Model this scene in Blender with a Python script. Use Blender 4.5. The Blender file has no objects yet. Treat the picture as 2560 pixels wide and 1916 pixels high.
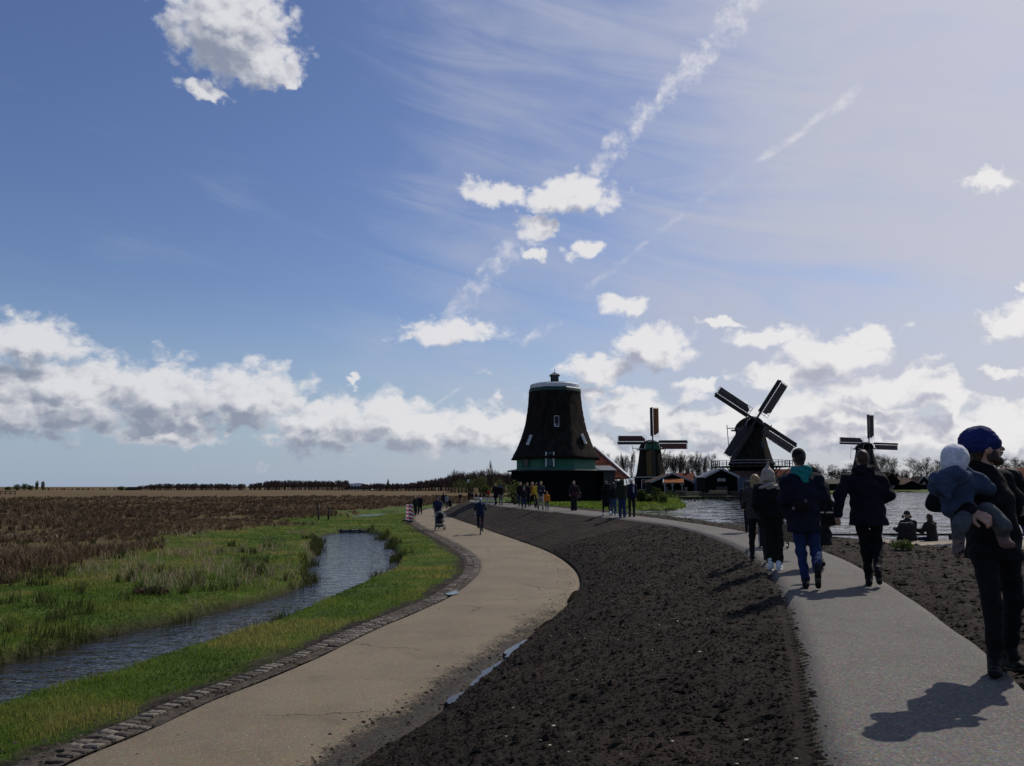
import bpy, math, random
import numpy as np
from mathutils import Vector, Matrix

random.seed(7)
RNG = np.random.default_rng(11)
scene = bpy.context.scene
COL = scene.collection

# ------------------------------------------------------------------ camera
CAM_Z = 1.36                       # lens height above the upper footpath (z = 0)
FPX = 1920.0                       # focal length in pixels of a 2560 px wide picture
PITCH = math.atan2(259.0, FPX)     # the horizon lies below the middle of the frame
cam_data = bpy.data.cameras.new('camera')
cam = bpy.data.objects.new('camera', cam_data)
COL.objects.link(cam)
cam.location = (0, 0, CAM_Z)
cam.rotation_euler = (math.pi / 2 + PITCH, 0, 0)
cam_data.sensor_width = 36.0
cam_data.lens = 36.0 * FPX / 2560.0
cam_data.clip_start = 0.05
cam_data.clip_end = 20000.0
scene.camera = cam
CP, SP = math.cos(PITCH), math.sin(PITCH)


def ray(u, v):
    x = (u - 1280.0) / FPX
    y = (958.0 - v) / FPX
    return (x, CP - SP * y, SP + CP * y)


def gp(u, v, z=0.0):
    """the point of the level z that lies behind photo position (u, v)"""
    r = ray(u, v)
    t = (z - CAM_Z) / r[2]
    return (r[0] * t, r[1] * t, z)


def at(u, v, Y):
    """the point at distance Y ahead that lies behind photo position (u, v)"""
    r = ray(u, v)
    t = Y / r[1]
    return (r[0] * t, Y, CAM_Z + r[2] * t)


# ------------------------------------------------------------------ sun
SUN_AZ = math.radians(46.0)        # clockwise from straight ahead (+Y)
SUN_EL = math.radians(46.0)
sun_dir = Vector((math.sin(SUN_AZ) * math.cos(SUN_EL), math.cos(SUN_AZ) * math.cos(SUN_EL), math.sin(SUN_EL)))
sd = bpy.data.lights.new('sun', 'SUN')
sd.energy = 4.2
sd.angle = math.radians(0.53)
sd.color = (1.0, 0.93, 0.83)
sun = bpy.data.objects.new('sun', sd)
COL.objects.link(sun)
sun.rotation_euler = sun_dir.to_track_quat('Z', 'Y').to_euler()

# ------------------------------------------------------------------ exposure
scene.view_settings.view_transform = 'Standard'
scene.view_settings.look = 'None'
scene.view_settings.exposure = -0.35
scene.view_settings.gamma = 1.0
scene.view_settings.use_curve_mapping = False
scene.render.engine = 'CYCLES'
scene.cycles.max_bounces = 6
scene.cycles.diffuse_bounces = 2
scene.cycles.glossy_bounces = 3
scene.cycles.transmission_bounces = 4
scene.cycles.transparent_max_bounces = 8
scene.cycles.sample_clamp_indirect = 4.0
scene.cycles.use_denoising = True

# ------------------------------------------------------------------ sky with cumulus, cirrus and contrails
world = bpy.data.worlds.new('World')
scene.world = world
world.use_nodes = True
WT = world.node_tree
WT.nodes.clear()


class NB:
    """small helper to write node graphs as expressions"""
    def __init__(self, tree):
        self.t = tree

    def _in(self, sock, v):
        if isinstance(v, bpy.types.NodeSocket):
            self.t.links.new(v, sock)
        elif isinstance(v, (tuple, list)) and len(v) == 3 and sock.type == 'RGBA':
            sock.default_value = (*v, 1.0)
        else:
            sock.default_value = v

    def m(self, op, a, b=None, c=None, clamp=False):
        n = self.t.nodes.new('ShaderNodeMath'); n.operation = op; n.use_clamp = clamp
        for i, v in enumerate((a, b, c)):
            if v is not None:
                self._in(n.inputs[i], v)
        return n.outputs[0]

    def vm(self, op, a, b=None, scale=None):
        n = self.t.nodes.new('ShaderNodeVectorMath'); n.operation = op
        self._in(n.inputs[0], a)
        if b is not None:
            self._in(n.inputs[1], b)
        if scale is not None:
            self._in(n.inputs['Scale'], scale)
        return n.outputs['Value'] if op in ('LENGTH', 'DOT_PRODUCT', 'DISTANCE') else n.outputs[0]

    def comb(self, x, y, z=0.0):
        n = self.t.nodes.new('ShaderNodeCombineXYZ')
        for i, v in enumerate((x, y, z)):
            self._in(n.inputs[i], v)
        return n.outputs[0]

    def sep(self, v):
        n = self.t.nodes.new('ShaderNodeSeparateXYZ'); self._in(n.inputs[0], v)
        return n.outputs[0], n.outputs[1], n.outputs[2]

    def noise(self, vec, scale=5.0, detail=4.0, rough=0.5, dist=0.0, dim='3D', col=False):
        n = self.t.nodes.new('ShaderNodeTexNoise'); n.noise_dimensions = dim
        if vec is not None:
            self._in(n.inputs['Vector'], vec)
        n.inputs['Scale'].default_value = scale; n.inputs['Detail'].default_value = detail
        n.inputs['Roughness'].default_value = rough; n.inputs['Distortion'].default_value = dist
        return n.outputs['Color'] if col else n.outputs['Fac']

    def voro(self, vec, scale=5.0, feature='F1', out='Distance', rnd=1.0):
        n = self.t.nodes.new('ShaderNodeTexVoronoi'); n.feature = feature
        if vec is not None:
            self._in(n.inputs['Vector'], vec)
        n.inputs['Scale'].default_value = scale; n.inputs['Randomness'].default_value = rnd
        return n.outputs[out]

    def ramp(self, v, a, b, lo=0.0, hi=1.0, smooth=True):
        n = self.t.nodes.new('ShaderNodeMapRange')
        n.interpolation_type = 'SMOOTHSTEP' if smooth else 'LINEAR'
        n.clamp = True
        for i, x in enumerate((v, a, b, lo, hi)):
            self._in(n.inputs[i], x)
        return n.outputs[0]

    def mix(self, f, a, b, mode='MIX'):
        n = self.t.nodes.new('ShaderNodeMix'); n.data_type = 'RGBA'; n.blend_type = mode
        self._in(n.inputs['Factor'], f)
        self._in(n.inputs[6], a); self._in(n.inputs[7], b)
        return n.outputs[2]

    def bump(self, h, strength=0.5, dist=0.02, normal=None):
        n = self.t.nodes.new('ShaderNodeBump')
        n.inputs['Strength'].default_value = strength; n.inputs['Distance'].default_value = dist
        self._in(n.inputs['Height'], h)
        if normal is not None:
            self._in(n.inputs['Normal'], normal)
        return n.outputs[0]


def build_sky():
    b = NB(WT)
    out = WT.nodes.new('ShaderNodeOutputWorld')
    bg = WT.nodes.new('ShaderNodeBackground')
    WT.links.new(bg.outputs[0], out.inputs[0])
    tc = WT.nodes.new('ShaderNodeTexCoord')
    d = tc.outputs['Generated']
    dx, dy, dz = b.sep(d)
    DEG = 180 / math.pi
    az = b.m('MULTIPLY', b.m('ARCTAN2', dx, dy), DEG)
    el = b.m('MULTIPLY', b.m('ARCSINE', dz), DEG)
    azs = b.m('SUBTRACT', 46.0, b.m('ABSOLUTE', b.m('SUBTRACT', az, 46.0)))     # falls off on both sides of the sun
    sky = WT.nodes.new('ShaderNodeTexSky')
    sky.sky_type = 'NISHITA'
    sky.sun_disc = False
    sky.sun_elevation = SUN_EL
    sky.sun_rotation = SUN_AZ
    sky.altitude = 0.0
    sky.air_density = 1.0
    sky.dust_density = 0.8
    sky.ozone_density = 3.0
    base = sky.outputs[0]

    def ae(u, v):
        r = Vector(ray(u, v)).normalized()
        return math.atan2(r.x, r.y) * DEG, math.asin(r.z) * DEG

    # cumulus: centre and radii measured on the photograph, turned into directions of the sky
    K = 1.1573
    blobs = [(500, 50, 155, 120), (575, 135, 70, 55), (450, 190, 80, 22), (618, 180, 26, 13),
             (1080, 420, 95, 34), (1225, 425, 120, 36), (1170, 485, 55, 34), (1260, 552, 44, 30), (1165, 542, 30, 15),
             (980, 718, 125, 32), (1345, 660, 72, 28), (778, 835, 24, 13), (797, 826, 18, 12),
             (60, 745, 170, 52), (120, 845, 290, 72), (330, 860, 200, 92), (540, 860, 130, 78), (60, 895, 300, 52), (340, 945, 140, 26),
             (700, 925, 150, 66), (870, 925, 170, 62), (1040, 925, 140, 56),
             (1415, 748, 95, 46), (1290, 800, 95, 36), (1670, 735, 80, 28), (1580, 700, 55, 12), (1870, 722, 62, 30),
             (1800, 770, 120, 44), (1690, 815, 110, 26), (1900, 845, 140, 34), (1390, 890, 120, 42), (1540, 905, 130, 40),
             (1740, 890, 130, 46), (1850, 930, 160, 44), (2040, 945, 120, 34), (2150, 925, 160, 46), (1280, 858, 46, 28),
             (2125, 392, 58, 20), (2190, 692, 44, 34), (2160, 800, 44, 11), (2206, 620, 22, 12)]
    def make_group(name, sel, bands):
        grp = bpy.data.node_groups.new(name, 'ShaderNodeTree')
        grp.interface.new_socket('P', in_out='INPUT', socket_type='NodeSocketVector')
        grp.interface.new_socket('B', in_out='OUTPUT', socket_type='NodeSocketFloat')
        gi = grp.nodes.new('NodeGroupInput'); go = grp.nodes.new('NodeGroupOutput')
        g = NB(grp)
        acc = None
        for (u, v, ru, rv) in sel:
            a, e = ae(u * K, v * K)
            pa = math.degrees(ru * K / FPX) * math.cos(math.radians(a)) ** 1.2
            pe = math.degrees(rv * K / FPX) * math.cos(math.radians(e))
            q = g.vm('MULTIPLY', g.vm('SUBTRACT', gi.outputs[0], (a, e, 0)), (1 / pa, 1 / pe, 0))
            s = g.vm('LENGTH', q)
            acc = s if acc is None else g.m('MINIMUM', acc, s)
        acc = g.m('SUBTRACT', 1.0, acc)
        px, py, pz = g.sep(gi.outputs[0])
        if bands:
            # outside the picture the same low bank of cumulus runs on round the horizon
            bank = g.noise(g.vm('MULTIPLY', gi.outputs[0], (0.09, 0.22, 0)), 1.0, 1.0, 0.5, dim='2D')
            wide = g.ramp(g.m('ABSOLUTE', px), 36, 44)
            lowband = g.m('SUBTRACT', g.m('MULTIPLY', g.m('SUBTRACT', bank, 0.46), 4.0), g.m('MULTIPLY', g.m('ABSOLUTE', g.m('SUBTRACT', py, 9.0)), 0.13))
            lowband = g.m('SUBTRACT', lowband, g.m('MULTIPLY', g.m('SUBTRACT', 1.0, wide), 3.0))
            acc = g.m('MAXIMUM', acc, lowband)
        # little clouds far away, just above the horizon, in every direction, denser on the sunny side
        far = g.noise(g.vm('MULTIPLY', gi.outputs[0], (0.26, 0.62, 0)), 1.0, 1.0, 0.5, dim='2D')
        farband = g.m('SUBTRACT', g.m('MULTIPLY', g.m('SUBTRACT', far, 0.50), 3.0), g.m('MULTIPLY', g.m('ABSOLUTE', g.m('SUBTRACT', py, 3.9)), 0.20))
        farband = g.m('ADD', farband, g.ramp(g.m('ABSOLUTE', g.m('SUBTRACT', px, 46.0)), 34.0, 56.0, 0.42, -0.25))
        acc = g.m('MAXIMUM', acc, farband)
        grp.links.new(g.m('MAXIMUM', acc, -1.5), go.inputs[0])
        return grp
    full = make_group('cumulus_field', blobs, True)
    thickset = make_group('cumulus_thick_field', [q for q in blobs if q[2] * q[3] > 3400], False)

    def field(vec, grp):
        n = WT.nodes.new('ShaderNodeGroup'); n.node_tree = grp
        WT.links.new(vec, n.inputs[0])
        return n.outputs[0]

    p = b.comb(az, el, 0.0)
    wn = b.noise(d, 11.0, 3.0, 0.60, col=True)
    warp = b.vm('MULTIPLY', b.vm('SUBTRACT', wn, (0.5, 0.5, 0.5)), (5.2, 3.6, 0.0))
    tn = b.noise(d, 48.0, 4.0, 0.62, col=True)
    pw = b.vm('ADD', b.vm('ADD', p, warp), b.vm('MULTIPLY', b.vm('SUBTRACT', tn, (0.5, 0.5, 0.5)), (2.2, 1.5, 0.0)))
    B0 = field(pw, full)
    B1 = field(b.vm('ADD', pw, (0.7, 1.6, 0.0)), thickset)
    q = b.vm('MULTIPLY', p, (0.46, 0.66, 0.0))
    def billow(vec, sc, det):
        n = WT.nodes.new('ShaderNodeTexVoronoi'); n.voronoi_dimensions = '2D'; n.feature = 'F1'; n.normalize = True
        WT.links.new(vec, n.inputs['Vector'])
        n.inputs['Scale'].default_value = sc; n.inputs['Detail'].default_value = det; n.inputs['Roughness'].default_value = 0.52
        return b.m('SUBTRACT', 1.0, n.outputs['Distance'])
    qn = b.vm('ADD', q, b.vm('MULTIPLY', b.vm('SUBTRACT', b.noise(q, 2.2, 4.0, 0.6, dim='2D', col=True), (0.5, 0.5, 0.5)), (0.55, 0.55, 0)))
    N0 = b.noise(q, 1.3, 9.0, 0.60, 0.2, dim='2D')
    P0 = billow(qn, 1.15, 2.5)
    P1 = billow(b.vm('ADD', qn, (0.16, 0.30, 0.0)), 1.15, 1.0)
    D0 = b.m('ADD', b.m('MULTIPLY', B0, 1.55), b.m('ADD', b.m('MULTIPLY', b.m('SUBTRACT', N0, 0.47), 1.5), b.m('MULTIPLY', b.m('SUBTRACT', P0, 0.62), 1.5)))
    alpha = b.ramp(D0, -0.05, 0.85)
    alpha = b.m('MULTIPLY', alpha, b.ramp(el, 0.2, 3.0))
    # the side towards the sun and thin edges are white, undersides and thick cores go grey
    Lt = b.m('ADD', b.m('MULTIPLY', b.m('SUBTRACT', B0, B1), 0.95), b.m('MULTIPLY', b.m('SUBTRACT', P0, P1), 1.1))
    Lt = b.m('ADD', Lt, b.ramp(D0, 0.15, 1.1, 0.82, 0.42))
    Lt = b.ramp(Lt, 0.05, 1.0)
    lit = b.mix(b.ramp(azs, -35, 40), (8.4, 8.4, 8.7), (9.8, 9.6, 9.6))
    shd = b.mix(b.ramp(azs, -35, 40), (2.9, 3.3, 4.3), (5.2, 5.3, 6.3))
    ccol = b.mix(Lt, shd, lit)

    # clear sky: deep blue away from the sun, pale blue haze towards the horizon
    hs = WT.nodes.new('ShaderNodeHueSaturation')
    hs.inputs['Saturation'].default_value = 1.12; hs.inputs['Value'].default_value = 1.06; hs.inputs['Hue'].default_value = 0.512
    WT.links.new(base, hs.inputs['Color'])
    base = b.mix(b.ramp(el, -1.0, 15.0, 0.80, 0.0), hs.outputs[0], b.mix(b.ramp(azs, -30, 35), (3.7, 4.75, 6.5), (5.6, 6.0, 7.0)))

    # veil of cirrus, streaks fanned out of the sunny side
    sx = b.m('ADD', az, b.m('MULTIPLY', el, 0.5)); sy = b.m('ADD', el, b.m('MULTIPLY', az, 0.22))
    s1 = b.noise(b.vm('MULTIPLY', b.comb(sx, sy), (0.055, 0.34, 0.0)), 1.0, 5.0, 0.6, 0.7, dim='2D')
    s2 = b.noise(b.vm('MULTIPLY', p, (0.055, 0.085, 0)), 1.0, 4.0, 0.55, dim='2D')
    veil = b.m('ADD', b.ramp(azs, -24, 26, -0.06, 0.80), b.m('MULTIPLY', b.m('SUBTRACT', s2, 0.5), 0.75))
    cir = b.m('ADD', b.m('MULTIPLY', b.m('SUBTRACT', s1, 0.5), 0.85), veil)
    cir = b.ramp(cir, 0.0, 1.0)
    cir = b.m('MULTIPLY', cir, b.ramp(el, -1, 7))
    col = b.mix(b.m('MULTIPLY', cir, 0.92), base, b.mix(b.ramp(azs, 0, 40), (5.2, 5.6, 7.0), (6.5, 6.55, 7.4)))

    # contrails: thin bands along great circles
    tx, ty, tz = b.sep(tn)
    wob = b.m('SUBTRACT', tx, 0.5)
    puff = b.ramp(ty, 0.30, 0.68)

    def contrail(a, c, width, dens):
        A = Vector(ray(a[0] * K, a[1] * K)).normalized(); C = Vector(ray(c[0] * K, c[1] * K)).normalized()
        n = A.cross(C).normalized(); t = (C - A * A.dot(C)).normalized()
        L = math.acos(max(-1, min(1, A.dot(C))))
        off = b.m('MULTIPLY_ADD', wob, width * 3.2, b.vm('DOT_PRODUCT', d, tuple(n)))
        across = b.ramp(b.m('ABSOLUTE', off), 0.0, width, dens, 0.0)
        mid = (A + C).normalized()
        ends = b.ramp(b.vm('DOT_PRODUCT', d, tuple(mid)), math.cos(L * 0.52), math.cos(L * 0.36))
        return b.m('MULTIPLY', across, ends)
    trails = contrail((1665, -40), (1250, 405), 0.019, 0.80)
    trails = b.m('MAXIMUM', trails, contrail((1125, 515), (955, 700), 0.017, 0.62))
    trails = b.m('MAXIMUM', trails, contrail((1870, 180), (1620, 365), 0.0075, 0.55))
    trails = b.m('MAXIMUM', trails, contrail((1600, 370), (1240, 645), 0.006, 0.28))
    trails = b.m('MAXIMUM', trails, contrail((1000, 835), (890, 905), 0.004, 0.35))
    trails = b.m('MAXIMUM', trails, contrail((1215, 690), (1120, 745), 0.009, 0.5))
    col = b.mix(b.m('MULTIPLY', trails, puff), col, (8.6, 8.5, 8.9))
    col = b.mix(b.m('MULTIPLY', alpha, 0.94), col, ccol)
    WT.links.new(col, bg.inputs['Color'])
    bg.inputs['Strength'].default_value = 0.11
    world.cycles.sampling_method = 'MANUAL'
    world.cycles.sample_map_resolution = 512


build_sky()

# ------------------------------------------------------------------ helpers: objects
def tag(o, label=None, cat=None, group=None, kind=None):
    if label: o['label'] = label
    if cat: o['category'] = cat
    if group: o['group'] = group
    if kind: o['kind'] = kind
    return o


def empty(name, loc=(0, 0, 0), rz=0.0):
    o = bpy.data.objects.new(name, None)
    o.empty_display_size = 0.1
    COL.objects.link(o)
    o.location = loc
    o.rotation_euler = (0, 0, rz)
    return o


def mesh_np(name, V, F, mats, parent=None, smooth=False, midx=None):
    """V (n,3) array; F array (m,3|4) or list of index tuples"""
    me = bpy.data.meshes.new(name)
    V = np.asarray(V, dtype=np.float32).reshape(-1, 3)
    if isinstance(F, np.ndarray):
        k = F.shape[1]
        me.vertices.add(len(V)); me.vertices.foreach_set('co', V.ravel())
        me.loops.add(F.size); me.loops.foreach_set('vertex_index', F.astype(np.int32).ravel())
        me.polygons.add(len(F)); me.polygons.foreach_set('loop_start', np.arange(0, F.size, k, dtype=np.int32))
        if midx is not None:
            me.polygons.foreach_set('material_index', np.asarray(midx, dtype=np.int32))
        me.update(calc_edges=True)
    else:
        me.from_pydata([tuple(map(float, v)) for v in V], [], [tuple(f) for f in F])
        if midx is not None:
            me.polygons.foreach_set('material_index', np.asarray(midx, dtype=np.int32))
        me.update()
    if not isinstance(mats, (list, tuple)):
        mats = [mats]
    for m_ in mats:
        me.materials.append(m_)
    me.polygons.foreach_set('use_smooth', np.full(len(me.polygons), bool(smooth)))
    o = bpy.data.objects.new(name, me)
    COL.objects.link(o)
    if parent is not None:
        o.parent = parent
    return o


def copy_tree(o, parent=None):
    c = o.copy()
    COL.objects.link(c)
    if parent is not None:
        c.parent = parent
    for ch in [x for x in bpy.data.objects if x.parent == o]:
        copy_tree(ch, c)
    return c


class MB:
    """collects shapes for ONE mesh"""
    def __init__(self):
        self.v = []; self.f = []

    def add(self, vs, fs):
        n = len(self.v)
        self.v += [tuple(v) for v in vs]
        self.f += [tuple(i + n for i in f) for f in fs]
        return self

    def box(self, c, s, rz=0.0, rx=0.0, ry=0.0, taper=1.0):
        M = Matrix.Rotation(rz, 3, 'Z') @ Matrix.Rotation(ry, 3, 'Y') @ Matrix.Rotation(rx, 3, 'X')
        C = Vector(c); vs = []
        for z in (-.5, .5):
            k = taper if z > 0 else 1.0
            for x, y in ((-.5, -.5), (.5, -.5), (.5, .5), (-.5, .5)):
                vs.append(C + M @ Vector((x * s[0] * k, y * s[1] * k, z * s[2])))
        return self.add(vs, [(3, 2, 1, 0), (4, 5, 6, 7), (0, 1, 5, 4), (1, 2, 6, 5), (2, 3, 7, 6), (3, 0, 4, 7)])

    def bar(self, a, b, w, h=None, up=(0, 0, 1)):
        """rectangular bar between two points"""
        h = h or w
        a = Vector(a); b = Vector(b); t = (b - a).normalized()
        u = Vector(up)
        if abs(t.dot(u)) > 0.98: u = Vector((0, 1, 0))
        s = t.cross(u).normalized(); u = s.cross(t).normalized()
        vs = []
        for p in (a, b):
            for i, j in ((-1, -1), (1, -1), (1, 1), (-1, 1)):
                vs.append(p + s * (i * w / 2) + u * (j * h / 2))
        return self.add(vs, [(0, 1, 2, 3), (7, 6, 5, 4), (0, 4, 5, 1), (1, 5, 6, 2), (2, 6, 7, 3), (3, 7, 4, 0)])

    def tube(self, pts, rad, n=8, caps=True):
        pts = [Vector(p) for p in pts]
        if not isinstance(rad, (list, tuple)): rad = [rad] * len(pts)
        base = len(self.v); prev = None
        for i, p in enumerate(pts):
            t = (pts[min(i + 1, len(pts) - 1)] - pts[max(i - 1, 0)]).normalized()
            if prev is None:
                u = Vector((0, 0, 1)) if abs(t.z) < 0.9 else Vector((1, 0, 0))
                s = t.cross(u).normalized()
            else:
                s = (prev - t * prev.dot(t)).normalized()
            prev = s; w = t.cross(s)
            for k in range(n):
                a = 2 * math.pi * k / n
                self.v.append(tuple(p + (s * math.cos(a) + w * math.sin(a)) * rad[i]))
        for i in range(len(pts) - 1):
            for k in range(n):
                a = base + i * n + k; b_ = base + i * n + (k + 1) % n
                self.f.append((a, b_, b_ + n, a + n))
        if caps:
            self.f.append(tuple(base + k for k in reversed(range(n))))
            self.f.append(tuple(base + (len(pts) - 1) * n + k for k in range(n)))
        return self

    def ring(self, profile, n=8, c=(0, 0, 0), rot=0.0, top=True, bottom=True, sx=1.0, sy=1.0):
        """loft of n-gons: profile = [(z, radius)]"""
        base = len(self.v)
        for z, r in profile:
            for k in range(n):
                a = rot + 2 * math.pi * k / n
                self.v.append((c[0] + math.cos(a) * r * sx, c[1] + math.sin(a) * r * sy, c[2] + z))
        for i in range(len(profile) - 1):
            for k in range(n):
                a = base + i * n + k; b_ = base + i * n + (k + 1) % n
                self.f.append((a, b_, b_ + n, a + n))
        if bottom: self.f.append(tuple(base + k for k in reversed(range(n))))
        if top: self.f.append(tuple(base + (len(profile) - 1) * n + k for k in range(n)))
        return self

    def quad(self, a, b, c, d, th=0.0):
        """a flat slab a b c d with thickness th below its face"""
        a, b, c, d = (Vector(p) for p in (a, b, c, d))
        if th == 0:
            return self.add([a, b, c, d], [(0, 1, 2, 3)])
        n = (b - a).cross(d - a).normalized() * th
        return self.add([a, b, c, d, a - n, b - n, c - n, d - n], [(0, 1, 2, 3), (7, 6, 5, 4), (0, 4, 5, 1), (1, 5, 6, 2), (2, 6, 7, 3), (3, 7, 4, 0)])

    def prism(self, poly, y0, y1):
        """polygon in x,z extruded along y"""
        n = len(poly)
        vs = [(x, y0, z) for x, z in poly] + [(x, y1, z) for x, z in poly]
        fs = [tuple(range(n)), tuple(reversed(range(n, 2 * n)))]
        fs += [((i + 1) % n, i, i + n, (i + 1) % n + n) for i in range(n)]
        return self.add(vs, fs)

    def build(self, name, mat, parent=None, smooth=False):
        return mesh_np(name, np.array(self.v), self.f, mat, parent, smooth)


# ------------------------------------------------------------------ helpers: numpy noise
def _h2(ix, iy, seed):
    n = (ix.astype(np.int64) * 374761393 + iy.astype(np.int64) * 668265263 + seed * 1442695041) & 0x7fffffff
    n = ((n ^ (n >> 13)) * 1274126177) & 0x7fffffff
    n = n ^ (n >> 16)
    return (n & 0xffff) / 65535.0


def vnoise(x, y, seed=0):
    ix = np.floor(x); iy = np.floor(y)
    fx = x - ix; fy = y - iy
    fx = fx * fx * (3 - 2 * fx); fy = fy * fy * (3 - 2 * fy)
    a = _h2(ix, iy, seed); b = _h2(ix + 1, iy, seed); c = _h2(ix, iy + 1, seed); d = _h2(ix + 1, iy + 1, seed)
    return (a * (1 - fx) + b * fx) * (1 - fy) + (c * (1 - fx) + d * fx) * fy


def fbm(x, y, seed=0, octv=4, rough=0.5):
    s = 0; a = 1.0; t = 0
    for i in range(octv):
        s = s + a * vnoise(x * 2 ** i + 13.7 * i, y * 2 ** i - 7.1 * i, seed + i); t += a; a *= rough
    return s / t


def sstep(x, a, b):
    t = np.clip((x - a) / (b - a), 0, 1)
    return t * t * (3 - 2 * t)


def smooth_poly(pts, n, iters=2, closed=False):
    """Chaikin smoothing, then even resampling to n points"""
    P = np.array(pts, float)
    for _ in range(iters):
        Q = np.roll(P, -1, 0) if closed else P[1:]
        A = P if closed else P[:-1]
        R = np.empty((2 * len(A), P.shape[1]))
        R[0::2] = A * .75 + Q * .25; R[1::2] = A * .25 + Q * .75
        if not closed:
            R = np.vstack([P[:1], R, P[-1:]])
        P = R
    if closed: P = np.vstack([P, P[:1]])
    s = np.concatenate([[0], np.cumsum(np.linalg.norm(np.diff(P, axis=0), axis=1))])
    t = np.linspace(0, s[-1], n)
    return np.stack([np.interp(t, s, P[:, k]) for k in range(P.shape[1])], 1)


def poly_dist(X, Y, P):
    """distance to a polyline and signed side (+ = to the right of its direction)"""
    best = np.full(X.shape, 1e18); side = np.zeros(X.shape)
    for i in range(len(P) - 1):
        ax, ay = P[i][:2]; bx, by = P[i + 1][:2]
        dx, dy = bx - ax, by - ay
        L = dx * dx + dy * dy + 1e-12
        t = np.clip(((X - ax) * dx + (Y - ay) * dy) / L, 0, 1)
        ex = X - ax - t * dx; ey = Y - ay - t * dy
        dd = ex * ex + ey * ey
        cr = (dy * (X - ax) - dx * (Y - ay)) / math.sqrt(L)
        m = dd < best - 1e-9
        tie = (np.abs(dd - best) <= 1e-9) & (np.abs(cr) > np.abs(side))
        side = np.where(m | tie, cr, side); best = np.where(m, dd, best)
    return np.sqrt(best), np.sign(side)


def inside(X, Y, P):
    c = np.zeros(X.shape, bool); n = len(P)
    for i in range(n):
        x1, y1 = P[i][:2]; x2, y2 = P[(i + 1) % n][:2]
        if y1 == y2: continue
        c ^= ((y1 > Y) != (y2 > Y)) & (X < (x2 - x1) * (Y - y1) / (y2 - y1) + x1)
    return c


# ------------------------------------------------------------------ helpers: materials
def new_mat(name):
    m = bpy.data.materials.new(name)
    m.use_nodes = True
    t = m.node_tree
    p = t.nodes['Principled BSDF']
    return m, NB(t), p


def plain(name, col, rough=0.75, var=0.25, scale=6.0, bump=0.0, bscale=40.0, spec=0.3, metal=0.0, stretch=(1, 1, 1), bdist=0.01):
    m, b, p = new_mat(name)
    tc = m.node_tree.nodes.new('ShaderNodeTexCoord')
    v = b.vm('MULTIPLY', tc.outputs['Object'], stretch)
    n = b.noise(v, scale, 5.0, 0.6)
    lo = tuple(c * (1 - var) for c in col); hi = tuple(min(1, c * (1 + var)) for c in col)
    b._in(p.inputs['Base Color'], b.mix(b.ramp(n, 0.3, 0.7), lo, hi))
    p.inputs['Roughness'].default_value = rough
    p.inputs['Specular IOR Level'].default_value = spec
    p.inputs['Metallic'].default_value = metal
    if bump > 0:
        b._in(p.inputs['Normal'], b.bump(b.noise(v, bscale, 4.0, 0.6), bump, bdist))
    return m


# ------------------------------------------------------------------ helpers: signed distance bodies turned into one surface
def surface_nets(fn, lo, hi, vox):
    lo = np.array(lo, float) - vox * 2; hi = np.array(hi, float) + vox * 2
    n = np.maximum(np.ceil((hi - lo) / vox).astype(int) + 1, 4)
    ax = [lo[i] + vox * np.arange(n[i]) for i in range(3)]
    X, Y, Z = np.meshgrid(*ax, indexing='ij')
    D = fn(X, Y, Z).astype(np.float32)
    S = D < 0
    nx, ny, nz = n
    cnt = np.zeros((nx - 1, ny - 1, nz - 1), np.float32)
    acc = np.zeros((nx - 1, ny - 1, nz - 1, 3), np.float32)
    corners = [(i, j, k) for i in (0, 1) for j in (0, 1) for k in (0, 1)]

    def sl(A, c):
        return A[c[0]:c[0] + nx - 1, c[1]:c[1] + ny - 1, c[2]:c[2] + nz - 1]
    for a in corners:
        for axis in range(3):
            if a[axis] == 1: continue
            c = list(a); c[axis] = 1
            d0 = sl(D, a); d1 = sl(D, c)
            cr = (d0 < 0) != (d1 < 0)
            if not cr.any(): continue
            t = np.where(cr, d0 / np.where(cr, d0 - d1, 1), 0)
            cnt += cr
            for q in range(3):
                acc[..., q] += np.where(cr, a[q] + (t if q == axis else 0), 0)
    act = cnt > 0
    idx = -np.ones(act.shape, np.int64)
    idx[act] = np.arange(act.sum())
    I = np.argwhere(act)
    V = lo + vox * (I + acc[act] / cnt[act][:, None])
    F = []
    for axis in range(3):
        o1, o2 = [(1, 2), (2, 0), (0, 1)][axis]
        A = np.moveaxis(S, (axis, o1, o2), (0, 1, 2)); J = np.moveaxis(idx, (axis, o1, o2), (0, 1, 2))
        s0 = A[:-1, 1:-1, 1:-1]; s1 = A[1:, 1:-1, 1:-1]
        q = np.stack([J[:, :-1, :-1], J[:, 1:, :-1], J[:, 1:, 1:], J[:, :-1, 1:]], -1)
        up = s0 & ~s1; dn = ~s0 & s1
        if up.any(): F.append(q[up])
        if dn.any(): F.append(q[dn][:, ::-1])
    F = np.concatenate(F) if F else np.zeros((0, 4), np.int64)
    return V, F


def cone_d(X, Y, Z, a, b, ra, rb, sx=1.0, sy=1.0):
    """distance to a round cone with an elliptic section"""
    ax, ay, az = a
    bx, by, bz = (b[0] - ax) / sx, (b[1] - ay) / sy, b[2] - az
    px, py, pz = (X - ax) / sx, (Y - ay) / sy, Z - az
    L = bx * bx + by * by + bz * bz
    t = np.clip((px * bx + py * by + pz * bz) / L, 0, 1) if L > 1e-12 else 0
    d = np.sqrt((px - t * bx) ** 2 + (py - t * by) ** 2 + (pz - t * bz) ** 2) - (ra + (rb - ra) * t)
    return d * min(1.0, sx, sy)


def ell_d(X, Y, Z, c, r):
    k = np.sqrt(((X - c[0]) / r[0]) ** 2 + ((Y - c[1]) / r[1]) ** 2 + ((Z - c[2]) / r[2]) ** 2)
    return (k - 1) * min(r)


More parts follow.
